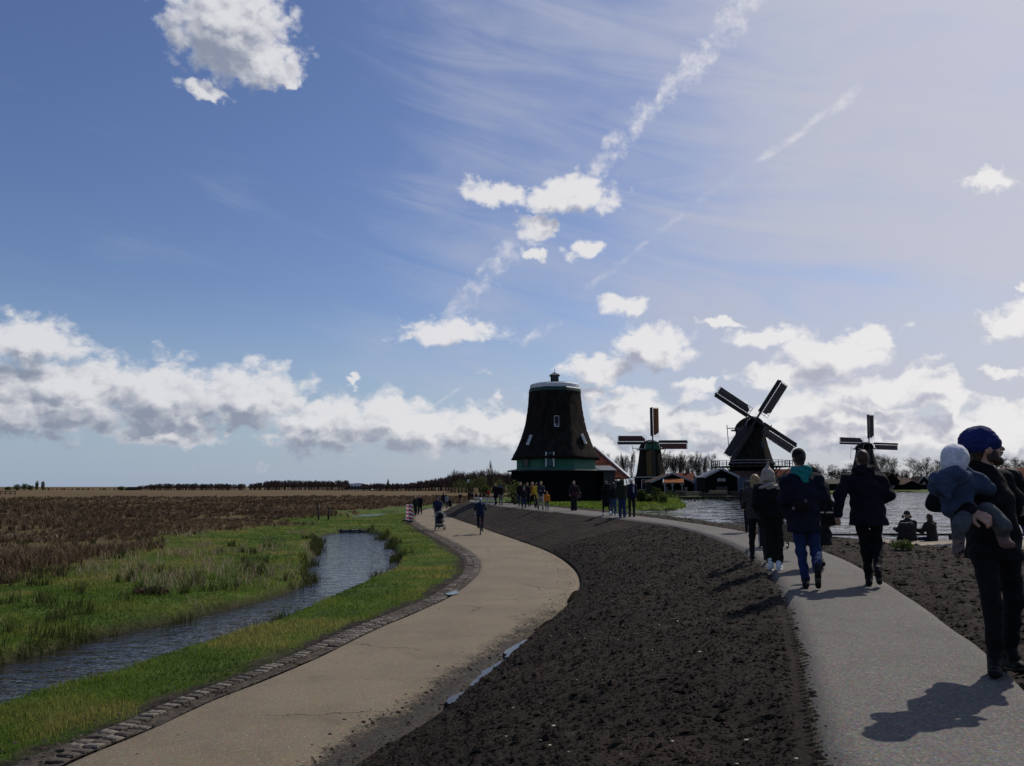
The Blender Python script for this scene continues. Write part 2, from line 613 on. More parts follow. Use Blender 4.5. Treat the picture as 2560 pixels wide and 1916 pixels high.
def smin(a, b, k):
    if k <= 0: return np.minimum(a, b)
    h = np.clip(0.5 + 0.5 * (b - a) / k, 0, 1)
    return b + (a - b) * h - k * h * (1 - h)


def sdf_of(prims, k=0.03, wob=0.0, wf=9.0, seed=0):
    """prims: ('c', a, b, ra, rb, sx, sy) round cones, ('e', c, r) ellipsoids, ('-', prim) cut away, ('z', z0) keep above, ('Z', z1) keep below"""
    def fn(X, Y, Z):
        d = None; cuts = []
        for p in prims:
            if p[0] == '-': cuts.append(p[1]); continue
            if p[0] in 'zZ': cuts.append(p); continue
            e = cone_d(X, Y, Z, *p[1:]) if p[0] == 'c' else ell_d(X, Y, Z, p[1], p[2])
            d = e if d is None else smin(d, e, k)
        if wob:
            d = d + wob * (np.sin(X * wf * 1.7 + 3 * np.sin(Z * wf * .8 + seed)) * np.sin(Z * wf * 2.1 + seed + 2 * np.sin(Y * wf)) + 0.5 * np.sin(Z * wf * 3.7 + X * wf * 2.3 + seed * 2) * np.sin(Y * wf * 3.1 + seed))
        for p in cuts:
            if p[0] == 'z': d = np.maximum(d, p[1] - Z)
            elif p[0] == 'Z': d = np.maximum(d, Z - p[1])
            else:
                e = cone_d(X, Y, Z, *p[1:]) if p[0] == 'c' else ell_d(X, Y, Z, p[1], p[2])
                d = np.maximum(d, -e)
        return d
    return fn


def sdf_bounds(prims):
    lo = np.full(3, 1e9); hi = np.full(3, -1e9)
    for p in prims:
        if p[0] == 'c':
            sx = p[5] if len(p) > 5 else 1; sy = p[6] if len(p) > 6 else 1
            r = max(p[3], p[4]); rr = np.array([r * max(sx, .3), r * max(sy, .3), r])
            for q in (p[1], p[2]):
                lo = np.minimum(lo, np.array(q) - rr); hi = np.maximum(hi, np.array(q) + rr)
        elif p[0] == 'e':
            lo = np.minimum(lo, np.array(p[1]) - np.array(p[2])); hi = np.maximum(hi, np.array(p[1]) + np.array(p[2]))
    return lo - 0.02, hi + 0.02


def sdf_mesh(name, prims, mat, parent, vox, k=0.03, wob=0.0, wf=9.0, seed=0):
    lo, hi = sdf_bounds(prims)
    V, F = surface_nets(sdf_of(prims, k, wob, wf, seed), lo, hi, vox)
    return mesh_np(name, V, F, mat, parent, True)

# ================================================================== terrain
ROAD_Z, DITCH_Z, MEADOW_Z, RIVER_Z = -1.1, -1.45, -1.2, -0.5


def px_line(pts, z):
    return [gp(u, v, z)[:2] for u, v in pts]


road_L = px_line([(139, 1916), (217, 1879), (378, 1818), (460, 1779), (543, 1740), (651, 1701), (825, 1627), (925, 1575), (1029, 1533), (1125, 1491),
                  (1175, 1453), (1198, 1430), (1201, 1411), (1190, 1391), (1159, 1368), (1121, 1349), (1086, 1332), (1044, 1309), (1032, 1298), (1042, 1284), (1058, 1275)], ROAD_Z)
road_R = px_line([(880, 1916), (985, 1858), (1106, 1783), (1159, 1733), (1240, 1668), (1305, 1610), (1367, 1556), (1413, 1522), (1451, 1480), (1455, 1445),
                  (1436, 1414), (1390, 1384), (1328, 1361), (1259, 1338), (1202, 1318), (1144, 1299), (1113, 1288), (1106, 1279)], ROAD_Z)
path_L = px_line([(2049, 1916), (2037, 1848), (2014, 1722), (1999, 1626), (1980, 1556), (1957, 1487), (1934, 1445), (1899, 1403), (1842, 1364), (1776, 1338),
                  (1688, 1315), (1592, 1301), (1477, 1289), (1352, 1277), (1263, 1267), (1205, 1259), (1172, 1254)], 0.0)
path_R = px_line([(2660, 1800), (2560, 1690), (2463, 1606), (2405, 1574), (2323, 1512), (2208, 1444), (2149, 1411), (2076, 1380), (2000, 1357), (1935, 1343), (1872, 1330), (1784, 1315),
                  (1669, 1299), (1592, 1289), (1499, 1279), (1388, 1268), (1289, 1259.5), (1205, 1253), (1178, 1250.5)], 0.0)


def extend_back(P, L):
    a, b = np.array(P[0]), np.array(P[1])
    t = (a - b) / np.linalg.norm(a - b)
    t = (t + np.array([0.0, -1.0])); t /= np.linalg.norm(t)
    return [tuple(a + t * L), tuple(a + t * L * .5)] + list(P)


road_L = extend_back(road_L, 9); road_R = extend_back(road_R, 9)
path_L = extend_back(path_L, 8); path_R = extend_back(path_R, 8)
# beyond the bend the road turns right behind the earth bank, the path slopes down to it
eL, eR = road_L[-1], road_R[-1]
road_L += [(eL[0] + .3, eL[1] + 9), (eL[0] + 2.6, eL[1] + 28), (eL[0] + 6, eL[1] + 60), (eL[0] + 14, eL[1] + 110)]
road_R += [(eR[0] + .3, eR[1] + 9), (eR[0] + 2.9, eR[1] + 26), (eR[0] + 6.3, eR[1] + 58), (eR[0] + 14.4, eR[1] + 108)]
path_Lx = path_L + [(road_R[-4][0] + 2.2, road_R[-4][1] + 6), (road_R[-3][0] + 2.2, road_R[-3][1]), (road_R[-2][0] + 2.2, road_R[-2][1]), (road_R[-1][0] + 2.5, road_R[-1][1])]
ditch = px_line([(-420, 1985), (-200, 1868), (0, 1790), (108, 1753), (282, 1714), (330, 1684), (434, 1652), (556, 1613), (677, 1578), (794, 1518), (911, 1466), (972, 1437), (992, 1412), (987, 1385), (968, 1355), (940, 1336),
                 (900, 1331), (860, 1331), (812, 1338), (795, 1354), (788, 1397), (774, 1423), (777, 1460), (712, 1490), (608, 1518), (477, 1547), (390, 1568), (278, 1590), (165, 1618), (56, 1651), (0, 1664), (-200, 1706), (-420, 1752)], DITCH_Z)
pool = px_line([(868, 1297), (885, 1291), (905, 1287), (963, 1283), (978, 1284.5), (950, 1291), (925, 1297), (895, 1299.5)], DITCH_Z)
river = px_line([(2092, 1352), (2000, 1350), (1935, 1347), (1872, 1338), (1784, 1321), (1669, 1305), (1592, 1295), (1540, 1290), (1492, 1283.5), (1500, 1280.5), (1560, 1277.5), (1640, 1276.5), (1690, 1275.5), (1722, 1269), (1716, 1262),
                 (1690, 1255), (1662, 1252), (1700, 1250), (1760, 1249), (1870, 1248), (1990, 1246), (2060, 1240), (2160, 1232), (2240, 1230), (2400, 1229.5), (2700, 1229), (3300, 1230)], RIVER_Z)
river += [(150, 30), (26, 14), (17, 14.5), (13.5, 16.5), (11.5, 18.9), (9.4, 20.6)]
river_s = smooth_poly(river, 200, 1, True); ditch_s = smooth_poly(ditch, 130, 2, True); pool_s = smooth_poly(pool, 60, 1, True)
rL = smooth_poly(road_L, 130); rR = smooth_poly(road_R, 130); pL = smooth_poly(path_Lx, 130); pR = smooth_poly(path_R, 120)


def ground_z(X, Y):
    dR, sR = poly_dist(X, Y, rR); dP, sP = poly_dist(X, Y, pL)
    z = np.full(X.shape, MEADOW_Z)
    t = dR / (dR + dP + 1e-6)
    band = (sR > 0) & (sP < 0)
    z = np.where(band, ROAD_Z - 0.16 + t * (1.1 - .02), z)
    z = np.where(sP >= 0, -0.06, z)
    far = np.hypot(X, Y) > 230
    z = np.where(far & (X > 25), 0.25, z)
    z = np.where((far & (X <= 25)) | ((Y > rR[-1][1] - 3) & (X <= 25)), MEADOW_Z + 1.0 * sstep(X, -10, 25), z)
    # gentle unevenness of the meadow
    left = (sR < 0)
    z = z + np.where(left, (fbm(X * .35, Y * .35, 3, 3) - .5) * .22 * sstep(np.hypot(X, Y), 3, 12), 0)
    # verge of the road level with it
    dL, sL = poly_dist(X, Y, rL)
    z = np.where(left, z + (ROAD_Z - .05 - z) * sstep(-dL, -1.6, -.3), z)
    onroad = (sL > 0) & (sR < 0)
    z = np.where(onroad, ROAD_Z - .10, z)
    for P, wz, rise, wd in ((ditch_s, DITCH_Z, .27, .30), (pool_s, DITCH_Z, .26, .8), (river_s, RIVER_Z, .42, .9)):
        PP = np.vstack([P, P[:1]])
        d, _ = poly_dist(X, Y, PP)
        ins = inside(X, Y, P)
        bank = wz - .05 + rise * sstep(d, 0, wd) + .10 * np.maximum(d - wd * .5, 0)
        z = np.where(ins, wz - .06 - .8 * sstep(d, 0, 1.2), np.minimum(z, bank))
    return z


def polar_grid():
    ang = np.concatenate([np.radians(np.linspace(-180, -46, 26)[:-1]), np.radians(np.linspace(-46, 46, 400)), np.radians(np.linspace(46, 180, 26)[1:])])
    rr = np.concatenate([np.geomspace(0.9, 130, 430), np.geomspace(130, 9000, 60)[1:]])
    A, R = np.meshgrid(ang, rr)
    return np.sin(A) * R, np.cos(A) * R, len(rr), len(ang)


GX, GY, gnr, gna = polar_grid()
GZ = ground_z(GX, GY)
dLg, sLg = poly_dist(GX, GY, rL); dRg, sRg = poly_dist(GX, GY, rR); dPg, sPg = poly_dist(GX, GY, pR)
dDg, _ = poly_dist(GX, GY, np.vstack([ditch_s, ditch_s[:1]])); inD = inside(GX, GY, ditch_s)
dVg, _ = poly_dist(GX, GY, np.vstack([river_s, river_s[:1]])); inV = inside(GX, GY, river_s)


def brown_mask(X, Y, dD, dL):
    """how much of the meadow is brown rush: away from the ditch and the road"""
    d = np.minimum(dD, dL * 0.9) + (fbm(X * .12, Y * .12, 5, 4) - .5) * 13 + np.maximum(0, np.hypot(X, Y) - 60) * .10
    return sstep(d, 6.5, 10.0)


b_brown = np.where(sRg < 0, brown_mask(GX, GY, dDg, dLg), 0)
# bare earth: beside the path and in front of the deck; worn strip along the road; ditch sides
soil_r = np.where((sPg > 0), sstep(-dPg + (fbm(GX * 1.3, GY * 1.3, 8, 3) - .5) * 1.2, -2.4 - 5 * sstep(-GY, -26, -20), -1.4 - 5 * sstep(-GY, -26, -20)), 1.0)
soil_r = np.where(sRg < 0, 0, soil_r)
worn = np.where(sLg < 0, sstep(-dLg + (fbm(GX * 2.1, GY * 2.1, 9, 3) - .5) * .9, -1.0, -.55), 0)
worn = np.where((sLg > 0) & (sRg < 0), 1, worn)
ditchside = sstep(-np.where(inD, 0, dDg), -.32, -.08) * .9
soil = np.clip(np.maximum(np.maximum(soil_r, worn), np.where(sRg < 0, ditchside, 0)), 0, 1)
GZ = GZ + np.where((soil_r > .5) & ~inV, (fbm(GX * 5, GY * 5, 21, 3) - .5) * .10, 0)
idx = np.arange(gnr * gna).reshape(gnr, gna)
F = np.stack([idx[:-1, :-1], idx[1:, :-1], idx[1:, 1:], idx[:-1, 1:]], -1).reshape(-1, 4)[:, ::-1]
cap = np.stack([np.full(gna - 1, gnr * gna), idx[0, 1:], idx[0, :-1]], -1)


def ground_material():
    m, b, p = new_mat('meadow_and_earth')
    t = m.node_tree
    geo = t.nodes.new('ShaderNodeNewGeometry')
    pos = geo.outputs['Position']
    def attr(n):
        a = t.nodes.new('ShaderNodeAttribute'); a.attribute_name = n
        return a.outputs['Fac']
    n1 = b.noise(pos, 0.9, 6, .62); n2 = b.noise(pos, 9.0, 5, .65); n3 = b.noise(pos, 0.16, 4, .55)
    grass = b.mix(b.ramp(n1, .35, .65), (.030, .058, .008), (.075, .115, .018))
    grass = b.mix(b.ramp(n2, .45, .75), grass, (.085, .080, .028))
    brown = b.mix(b.ramp(n2, .3, .7), (.050, .034, .018), (.125, .088, .045))
    brown = b.mix(b.m('MULTIPLY', b.ramp(n3, .42, .62), .6), brown, (.105, .075, .038))
    sep = b.sep(pos)
    # straw-coloured reeds farther out
    brown = b.mix(b.ramp(sep[1], 110, 230), brown, (.115, .080, .038))
    brown = b.mix(b.ramp(b.noise(b.vm('MULTIPLY', pos, (.012, .05, 0)), 1.0, 3, .5), .42, .66), brown, b.mix(.5, brown, (.070, .045, .028)))
    col = b.mix(attr('brown'), grass, brown)
    soilc = b.mix(b.ramp(n2, .3, .72), (.012, .0095, .007), (.040, .031, .023))
    soilc = b.mix(b.ramp(b.noise(pos, 2.2, 5, .6), .52, .7), soilc, (.055, .043, .031))
    col = b.mix(attr('soil'), col, soilc)
    b._in(p.inputs['Base Color'], col)
    p.inputs['Roughness'].default_value = 0.95
    p.inputs['Specular IOR Level'].default_value = 0.1
    h = b.m('ADD', b.noise(pos, 14, 6, .7), b.m('MULTIPLY', b.noise(pos, 3.0, 4, .6), .8))
    b._in(p.inputs['Normal'], b.bump(h, .9, .05))
    return m


M_ground = ground_material()
me_v = np.vstack([np.stack([GX, GY, GZ], -1).reshape(-1, 3), [[0, 0, float(ground_z(np.array([0.]), np.array([0.5]))[0])]]])
gmesh = [tuple(f) for f in cap.tolist()]
ground = mesh_np('ground', me_v, F, M_ground, smooth=True)
for nm, arr in (('brown', b_brown), ('soil', soil)):
    a = ground.data.attributes.new(nm, 'FLOAT', 'POINT')
    a.data.foreach_set('value', np.append(arr.ravel(), 1.0).astype(np.float32))
ground['kind'] = 'structure'

# ------------------------------------------------------------------ water
def water_material(name, tint, scale, strength, stretch, rough):
    m, b, p = new_mat(name)
    geo = m.node_tree.nodes.new('ShaderNodeNewGeometry')
    pos = b.vm('MULTIPLY', geo.outputs['Position'], stretch)
    p.inputs['Base Color'].default_value = (*tint, 1)
    p.inputs['Roughness'].default_value = rough
    p.inputs['IOR'].default_value = 1.333
    h = b.m('ADD', b.noise(pos, scale, 2, .5, .5), b.m('MULTIPLY', b.noise(pos, scale * 3.3, 2, .5, .3), .30))
    if name.startswith('ditch'):
        b._in(p.inputs['Normal'], b.bump(h, 1.0, strength))
    else:   # choppy water: every wavelet tilts its own way
        def tilt(sc, k, st):
            c = b.noise(b.vm('MULTIPLY', geo.outputs['Position'], st), sc, 2.0, .55, .3, col=True)
            return b.vm('MULTIPLY', b.vm('SUBTRACT', c, (.5, .5, .5)), (k * .7, k, 0))
        v = b.vm('ADD', b.vm('ADD', tilt(.55, strength, (.7, 1.6, 1)), tilt(2.1, strength * .9, (.8, 1.5, 1))), tilt(7.0, strength * .55, (1, 1.3, 1)))
        b._in(p.inputs['Normal'], b.vm('NORMALIZE', b.vm('ADD', v, (0, 0, 1))))
    return m


def sheet(name, P, z, mat):
    """a flat water sheet filling an outline"""
    me = bpy.data.meshes.new(name)
    import bmesh
    bm = bmesh.new()
    vs = [bm.verts.new((x, y, z)) for x, y in P]
    f = bm.faces.new(vs)
    bmesh.ops.triangulate(bm, faces=[f])
    bmesh.ops.recalc_face_normals(bm, faces=bm.faces)
    for f in bm.faces:
        if f.normal.z < 0: f.normal_flip()
    bm.to_mesh(me); bm.free()
    me.materials.append(mat)
    o = bpy.data.objects.new(name, me); COL.objects.link(o)
    o['kind'] = 'structure'
    return o


M_ditch = water_material('ditch_water_surface', (.020, .018, .013), 1.6, .10, (1.0, 2.2, 1), .06)
M_river = water_material('river_water_surface', (.030, .034, .036), .9, .72, (1.0, 2.4, 1), .09)


def grow(P, d):
    P = np.asarray(P); T = np.roll(P, -1, 0) - np.roll(P, 1, 0)
    N = np.stack([T[:, 1], -T[:, 0]], 1); N /= np.linalg.norm(N, axis=1)[:, None] + 1e-9
    a = np.sum(P[:, 0] * np.roll(P[:, 1], -1) - np.roll(P[:, 0], -1) * P[:, 1])
    return P + N * (d if a > 0 else -d)


sheet('ditch_water', grow(ditch_s, .12), DITCH_Z, M_ditch)
sheet('pool_water', grow(pool_s, .15), DITCH_Z, M_ditch)
sheet('river_water', grow(river_s, .14), RIVER_Z, M_river)

# ------------------------------------------------------------------ road, footpath and earth bank as lofted sheets
def resample_by_distance(P, n):
    """points along a line, spaced wider the farther they lie"""
    Q = smooth_poly(P, 4000)
    seg = np.linalg.norm(np.diff(Q, axis=0), axis=1)
    w = seg / np.maximum(np.hypot(Q[:-1, 0], Q[:-1, 1]), 2.5)
    s = np.concatenate([[0], np.cumsum(w)])
    t = np.linspace(0, s[-1], n)
    return np.stack([np.interp(t, s, Q[:, k]) for k in range(2)], 1)


def loft(A, B, m, t_list=None):
    t = np.linspace(0, 1, m) if t_list is None else np.asarray(t_list)
    X = A[:, 0:1] * (1 - t) + B[:, 0:1] * t
    Y = A[:, 1:2] * (1 - t) + B[:, 1:2] * t
    n = len(A)
    i = np.arange(n * m).reshape(n, m)
    F = np.stack([i[:-1, :-1], i[:-1, 1:], i[1:, 1:], i[1:, :-1]], -1).reshape(-1, 4)
    return X, Y, np.broadcast_to(t, X.shape), F


def put_attr(o, name, arr):
    a = o.data.attributes.new(name, 'FLOAT', 'POINT')
    a.data.foreach_set('value', np.ascontiguousarray(arr, dtype=np.float32).ravel())


def paving_material(name, c1, c2, c3, mudcol, grit=220.0, cracks=True):
    m, b, p = new_mat(name)
    t = m.node_tree
    pos = t.nodes.new('ShaderNodeNewGeometry').outputs['Position']
    a = t.nodes.new('ShaderNodeAttribute'); a.attribute_name = 'mud'
    n1 = b.noise(pos, .55, 5, .6); n2 = b.noise(pos, grit * .4, 3, .7); n3 = b.noise(pos, 4.0, 6, .68); n4 = b.noise(pos, 22.0, 5, .7)
    col = b.mix(b.ramp(n1, .35, .68), c1, c2)
    col = b.mix(b.m('MULTIPLY', b.ramp(n2, .42, .66), .85), col, c3)
    col = b.mix(b.ramp(b.noise(pos, grit * .22, 2, .6), .60, .74), col, tuple(min(1, k * 1.7) for k in c2))
    col = b.mix(b.m('MULTIPLY', b.ramp(b.noise(pos, 1.7, 6, .7), .50, .72), .45), col, tuple(k * .55 for k in c1))
    vo = b.voro(pos, grit * .5, out='Color')
    col = b.mix(.5, col, b.mix(1.0, col, b.mix(.6, (.5, .5, .5), vo), 'OVERLAY'))
    ve = b.voro(b.vm('ADD', pos, b.vm('MULTIPLY', b.noise(pos, 2.5, 4, .6, col=True), (.5, .5, 0))), .33, 'DISTANCE_TO_EDGE')
    crack = b.m('MULTIPLY', b.ramp(ve, .002, .007, 1.0, 0.0), b.ramp(b.noise(pos, .7, 2, .5), .50, .60))
    if cracks: col = b.mix(crack, col, tuple(k * .3 for k in c1))
    dirt = b.m('ADD', a.outputs['Fac'], b.m('MULTIPLY', b.m('SUBTRACT', b.m('MULTIPLY', b.m('ADD', n3, n4), .5), .5), 1.5))
    col = b.mix(b.ramp(dirt, .42, .72), col, mudcol)
    b._in(p.inputs['Base Color'], col)
    b._in(p.inputs['Roughness'], b.ramp(dirt, .55, .9, .88, .60))
    p.inputs['Specular IOR Level'].default_value = .25
    h = b.m('ADD', b.m('MULTIPLY', n2, .5), b.m('MULTIPLY', b.m('MULTIPLY', n4, b.ramp(dirt, .4, .8)), 2.0))
    b._in(p.inputs['Normal'], b.bump(h, .8, .016))
    return m


rLn = resample_by_distance(road_L, 380); rRn = resample_by_distance(road_R, 380)
X, Y, T, F = loft(rLn, rRn, 30)
Z = np.full(X.shape, ROAD_Z) + .035 * (1 - (2 * T - 1) ** 2) + (fbm(X * .8, Y * .8, 31, 2) - .5) * .02
Z[:, 0] -= .035; Z[:, -1] -= .10
M_road = paving_material('sandy_asphalt', (.172, .138, .092), (.220, .176, .116), (.108, .088, .062), (.034, .026, .018))
road = mesh_np('road', np.stack([X, Y, Z], -1), F, M_road, smooth=True)
width = np.linalg.norm(rRn - rLn, axis=1)[:, None]
nearness = sstep(-np.hypot(X, Y), -22, -9)
mud = np.maximum(sstep(T, 1 - .42, 1.02) * (.30 + .55 * nearness), sstep(1 - T, .93, 1.0) * .5)
mud = np.maximum(mud, sstep(T, .93, 1.0) * .55)
put_attr(road, 'mud', mud)
road['kind'] = 'structure'

pLn = resample_by_distance(path_L, 340); pRn = resample_by_distance(path_R, 340)
X, Y, T, F = loft(pLn, pRn, 16)
Z = .012 * (1 - (2 * T - 1) ** 2) + (fbm(X * .8, Y * .8, 33, 2) - .5) * .012
Z[:, 0] -= .12; Z[:, -1] -= .12
M_path = paving_material('grey_asphalt', (.118, .109, .098), (.150, .138, .122), (.062, .057, .051), (.036, .030, .023), 150.0, False)
footpath = mesh_np('footpath', np.stack([X, Y, Z], -1), F, M_path, smooth=True)
put_attr(footpath, 'mud', np.maximum(sstep(T, .90, 1.0), sstep(1 - T, .92, 1.0)) * .42)
footpath['kind'] = 'structure'


def soil_material():
    m, b, p = new_mat('dark_turned_earth')
    pos = m.node_tree.nodes.new('ShaderNodeNewGeometry').outputs['Position']
    n1 = b.noise(pos, 1.1, 5, .6); n2 = b.noise(pos, 26, 6, .72); n3 = b.noise(pos, 6.5, 5, .65)
    col = b.mix(b.ramp(n2, .34, .70), (.012, .0095, .0072), (.041, .0315, .0235))
    col = b.mix(b.ramp(n1, .45, .70), col, b.mix(.6, col, (.058, .042, .030)))
    col = b.mix(b.ramp(n3, .58, .78), col, (.070, .054, .040))
    # pale grit and root bits
    vo = b.voro(pos, 17.0)
    col = b.mix(b.m('MULTIPLY', b.ramp(vo, .02, .075, 1.0, 0.0), b.ramp(n3, .52, .60)), col, (.20, .17, .13))
    b._in(p.inputs['Base Color'], col)
    p.inputs['Roughness'].default_value = .93
    p.inputs['Specular IOR Level'].default_value = .12
    h = b.m('ADD', b.m('MULTIPLY', n2, .8), b.m('ADD', n3, b.m('MULTIPLY', b.noise(pos, 75, 4, .7), .25)))
    b._in(p.inputs['Normal'], b.bump(h, 1.0, .06))
    return m


M_soil = soil_material()
path_end = len(path_L)
sR = resample_by_distance(road_R[:-2] , 420)
sP = resample_by_distance(path_Lx[:-2], 420)
X, Y, T, F = loft(sR, sP, 84, np.concatenate([[-.008], np.linspace(0, 1, 83)]))
zz = ROAD_Z + .01 + (1.09) * (T ** .92) + .06 * np.sin(np.pi * np.clip(T, 0, 1))
lump = (fbm(X * .7, Y * .7, 41, 3) - .5) * .16 + (fbm(X * 3.4, Y * 3.4, 42, 3) - .5) * .07 + (fbm(X * 13, Y * 13, 43, 2) - .5) * .035
zz = zz + lump * sstep(T, 0, .10) * sstep(1 - T, .0, .06) + sstep(-T, -.06, 0) * lump * .35
zz -= .05 * sstep(T, .965, 1.0)
zz[:, 0] = ROAD_Z - .16
bank = mesh_np('earth_bank', np.stack([X, Y, zz], -1), F, M_soil, smooth=True)
bank['kind'] = 'structure'
SOIL_XYZ = (X, Y, zz, T)

# stones, clods and chips lying on the earth: real pieces, too many to count
def clod_cloud(name, X, Y, Z, size, mat, seed, flat=.7):
    rng = np.random.default_rng(seed)
    n = len(X)
    base = np.array([(1, 0, 0), (-1, 0, 0), (0, 1, 0), (0, -1, 0), (0, 0, 1), (0, 0, -.6), (.7, .7, .3), (-.7, .6, .2)], float)
    tri = np.array([(4, 0, 6), (4, 6, 2), (4, 2, 7), (4, 7, 1), (4, 1, 3), (4, 3, 0), (0, 3, 5), (3, 1, 5), (1, 7, 5), (7, 2, 5), (2, 6, 5), (6, 0, 5)])
    a = rng.uniform(0, 6.283, n)
    jit = rng.uniform(.55, 1.25, (n, 8, 1))
    P = base[None] * jit
    s = size[:, None]
    x = (P[..., 0] * np.cos(a)[:, None] - P[..., 1] * np.sin(a)[:, None]) * s * rng.uniform(.7, 1.5, (n, 1))
    y = (P[..., 0] * np.sin(a)[:, None] + P[..., 1] * np.cos(a)[:, None]) * s
    z = P[..., 2] * s * flat
    V = np.stack([x + X[:, None], y + Y[:, None], z + Z[:, None]], -1).reshape(-1, 3)
    Fc = (tri[None] + (np.arange(n) * 8)[:, None, None]).reshape(-1, 3)
    o = mesh_np(name, V, Fc, mat, smooth=False)
    return o


def pick_on(X, Y, Z, n, seed, dmax=26, margin=2):
    rng = np.random.default_rng(seed)
    i = rng.integers(0, X.shape[0] - 1, n * 3); j = rng.integers(margin, X.shape[1] - margin - 1, n * 3)
    fi, fj = rng.random(n * 3), rng.random(n * 3)
    def bil(A): return (A[i, j] * (1 - fi) + A[i + 1, j] * fi) * (1 - fj) + (A[i, j + 1] * (1 - fi) + A[i + 1, j + 1] * fi) * fj
    x, y, z = bil(X), bil(Y), bil(Z)
    ok = (y > 2.0) & (np.hypot(x, y) < dmax)
    return x[ok][:n], y[ok][:n], z[ok][:n]


x, y, z = pick_on(X, Y, zz, 52000, 5, 30)
sz = np.random.default_rng(6).lognormal(-4.95, .60, len(x)) * (1 + np.hypot(x, y) * .03)
cl = clod_cloud('earth_clods', x, y, z + sz * .15, np.minimum(sz, .06), M_soil, 7)
tag(cl, 'loose crumbs and clods of dark earth on the bank', 'earth clods', kind='stuff')
M_chip = plain('pale_chips', (.42, .37, .29), .7, .5, 30)
x, y, z = pick_on(X, Y, zz, 110, 15, 22)
sz = np.random.default_rng(8).uniform(.006, .015, len(x))
cl = clod_cloud('wood_chips', x, y, z + .012, sz, M_chip, 9, .4)
tag(cl, 'pale chips and bits of shell scattered over the dark earth bank', 'chips', kind='stuff')
# mud crumbs dragged on the road and along both edges of the footpath
rng = np.random.default_rng(17)
n = 6000
i = rng.integers(20, 300, n); tt = 1 - np.abs(rng.normal(0, .16, n))
tt = np.where(rng.random(n) < .12, rng.random(n), tt)
ok = (tt > .02) & (tt < 1.0); i, tt = i[ok], tt[ok]
x = rLn[i, 0] * (1 - tt) + rRn[i, 0] * tt; y = rLn[i, 1] * (1 - tt) + rRn[i, 1] * tt
sz = rng.lognormal(-4.9, .5, len(x)); sz = np.minimum(sz, .03)
cl = clod_cloud('mud_crumbs', x, y, np.full(len(x), ROAD_Z + .022), sz, M_soil, 18, .5)
tag(cl, 'crumbs of mud spilled over the edge of the sandy road', 'mud crumbs', kind='stuff')
n = 5200
i = rng.integers(10, 250, n); e = rng.random(n) < .5
off = np.abs(rng.normal(0, .022, n))
tt = np.where(e, off - .012, 1 - off + .012)
x = pLn[i, 0] * (1 - tt) + pRn[i, 0] * tt; y = pLn[i, 1] * (1 - tt) + pRn[i, 1] * tt
sz = np.minimum(rng.lognormal(-4.7, .5, n), .035)
cl = clod_cloud('path_edge_crumbs', x, y, np.full(n, -.004), sz, M_soil, 19, .6)
tag(cl, 'earth crumbs along the edges of the grey footpath', 'earth crumbs', kind='stuff')

# ------------------------------------------------------------------ cobbled gutter at the left of the road
gl = resample_by_distance(road_L, 380)
Tn = np.gradient(gl, axis=0); Tn /= np.linalg.norm(Tn, axis=1)[:, None]
Nn = np.stack([-Tn[:, 1], Tn[:, 0]], 1)
A = gl + Nn * .52; B = gl - Nn * .01
X, Y, T, F = loft(A, B, 8)
Z = np.full(X.shape, ROAD_Z - .012) - .015 * np.sin(np.pi * T) + (fbm(X * 6, Y * 6, 55, 2) - .5) * .02
Z[:, 0] -= .08
M_mud = plain('gutter_mud', (.062, .048, .034), .9, .6, 9.0, 1.0, 45.0, bdist=.03)
gutter = mesh_np('gutter', np.stack([X, Y, Z], -1), F, M_mud, smooth=True)
gutter['kind'] = 'structure'
M_sett = plain('worn_sett_stone', (.135, .115, .092), .8, .4, 14.0, .5, 60.0)
M_sett2 = plain('muddy_sett_stone', (.066, .053, .040), .85, .4, 14.0, .5, 60.0)


def sett_mesh(i, mat):
    w, d, h = .098, .185, .05
    mb = MB(); rnd = random.Random(i)
    j = lambda a: a + rnd.uniform(-.008, .008)
    mb.add([(j(-w / 2), j(-d / 2), -h), (j(w / 2), j(-d / 2), -h), (j(w / 2), j(d / 2), -h), (j(-w / 2), j(d / 2), -h),
            (j(-w / 2), j(-d / 2), 0), (j(w / 2), j(-d / 2), 0), (j(w / 2), j(d / 2), 0), (j(-w / 2), j(d / 2), 0),
            (-w * .36, -d * .40, .012), (w * .36, -d * .40, .012), (w * .36, d * .40, .012), (-w * .36, d * .40, .012)],
           [(3, 2, 1, 0), (0, 1, 5, 4), (1, 2, 6, 5), (2, 3, 7, 6), (3, 0, 4, 7), (4, 5, 9, 8), (5, 6, 10, 9), (6, 7, 11, 10), (7, 4, 8, 11), (8, 9, 10, 11)])
    me = bpy.data.meshes.new('sett'); me.from_pydata(mb.v, [], mb.f); me.materials.append(mat)
    return me


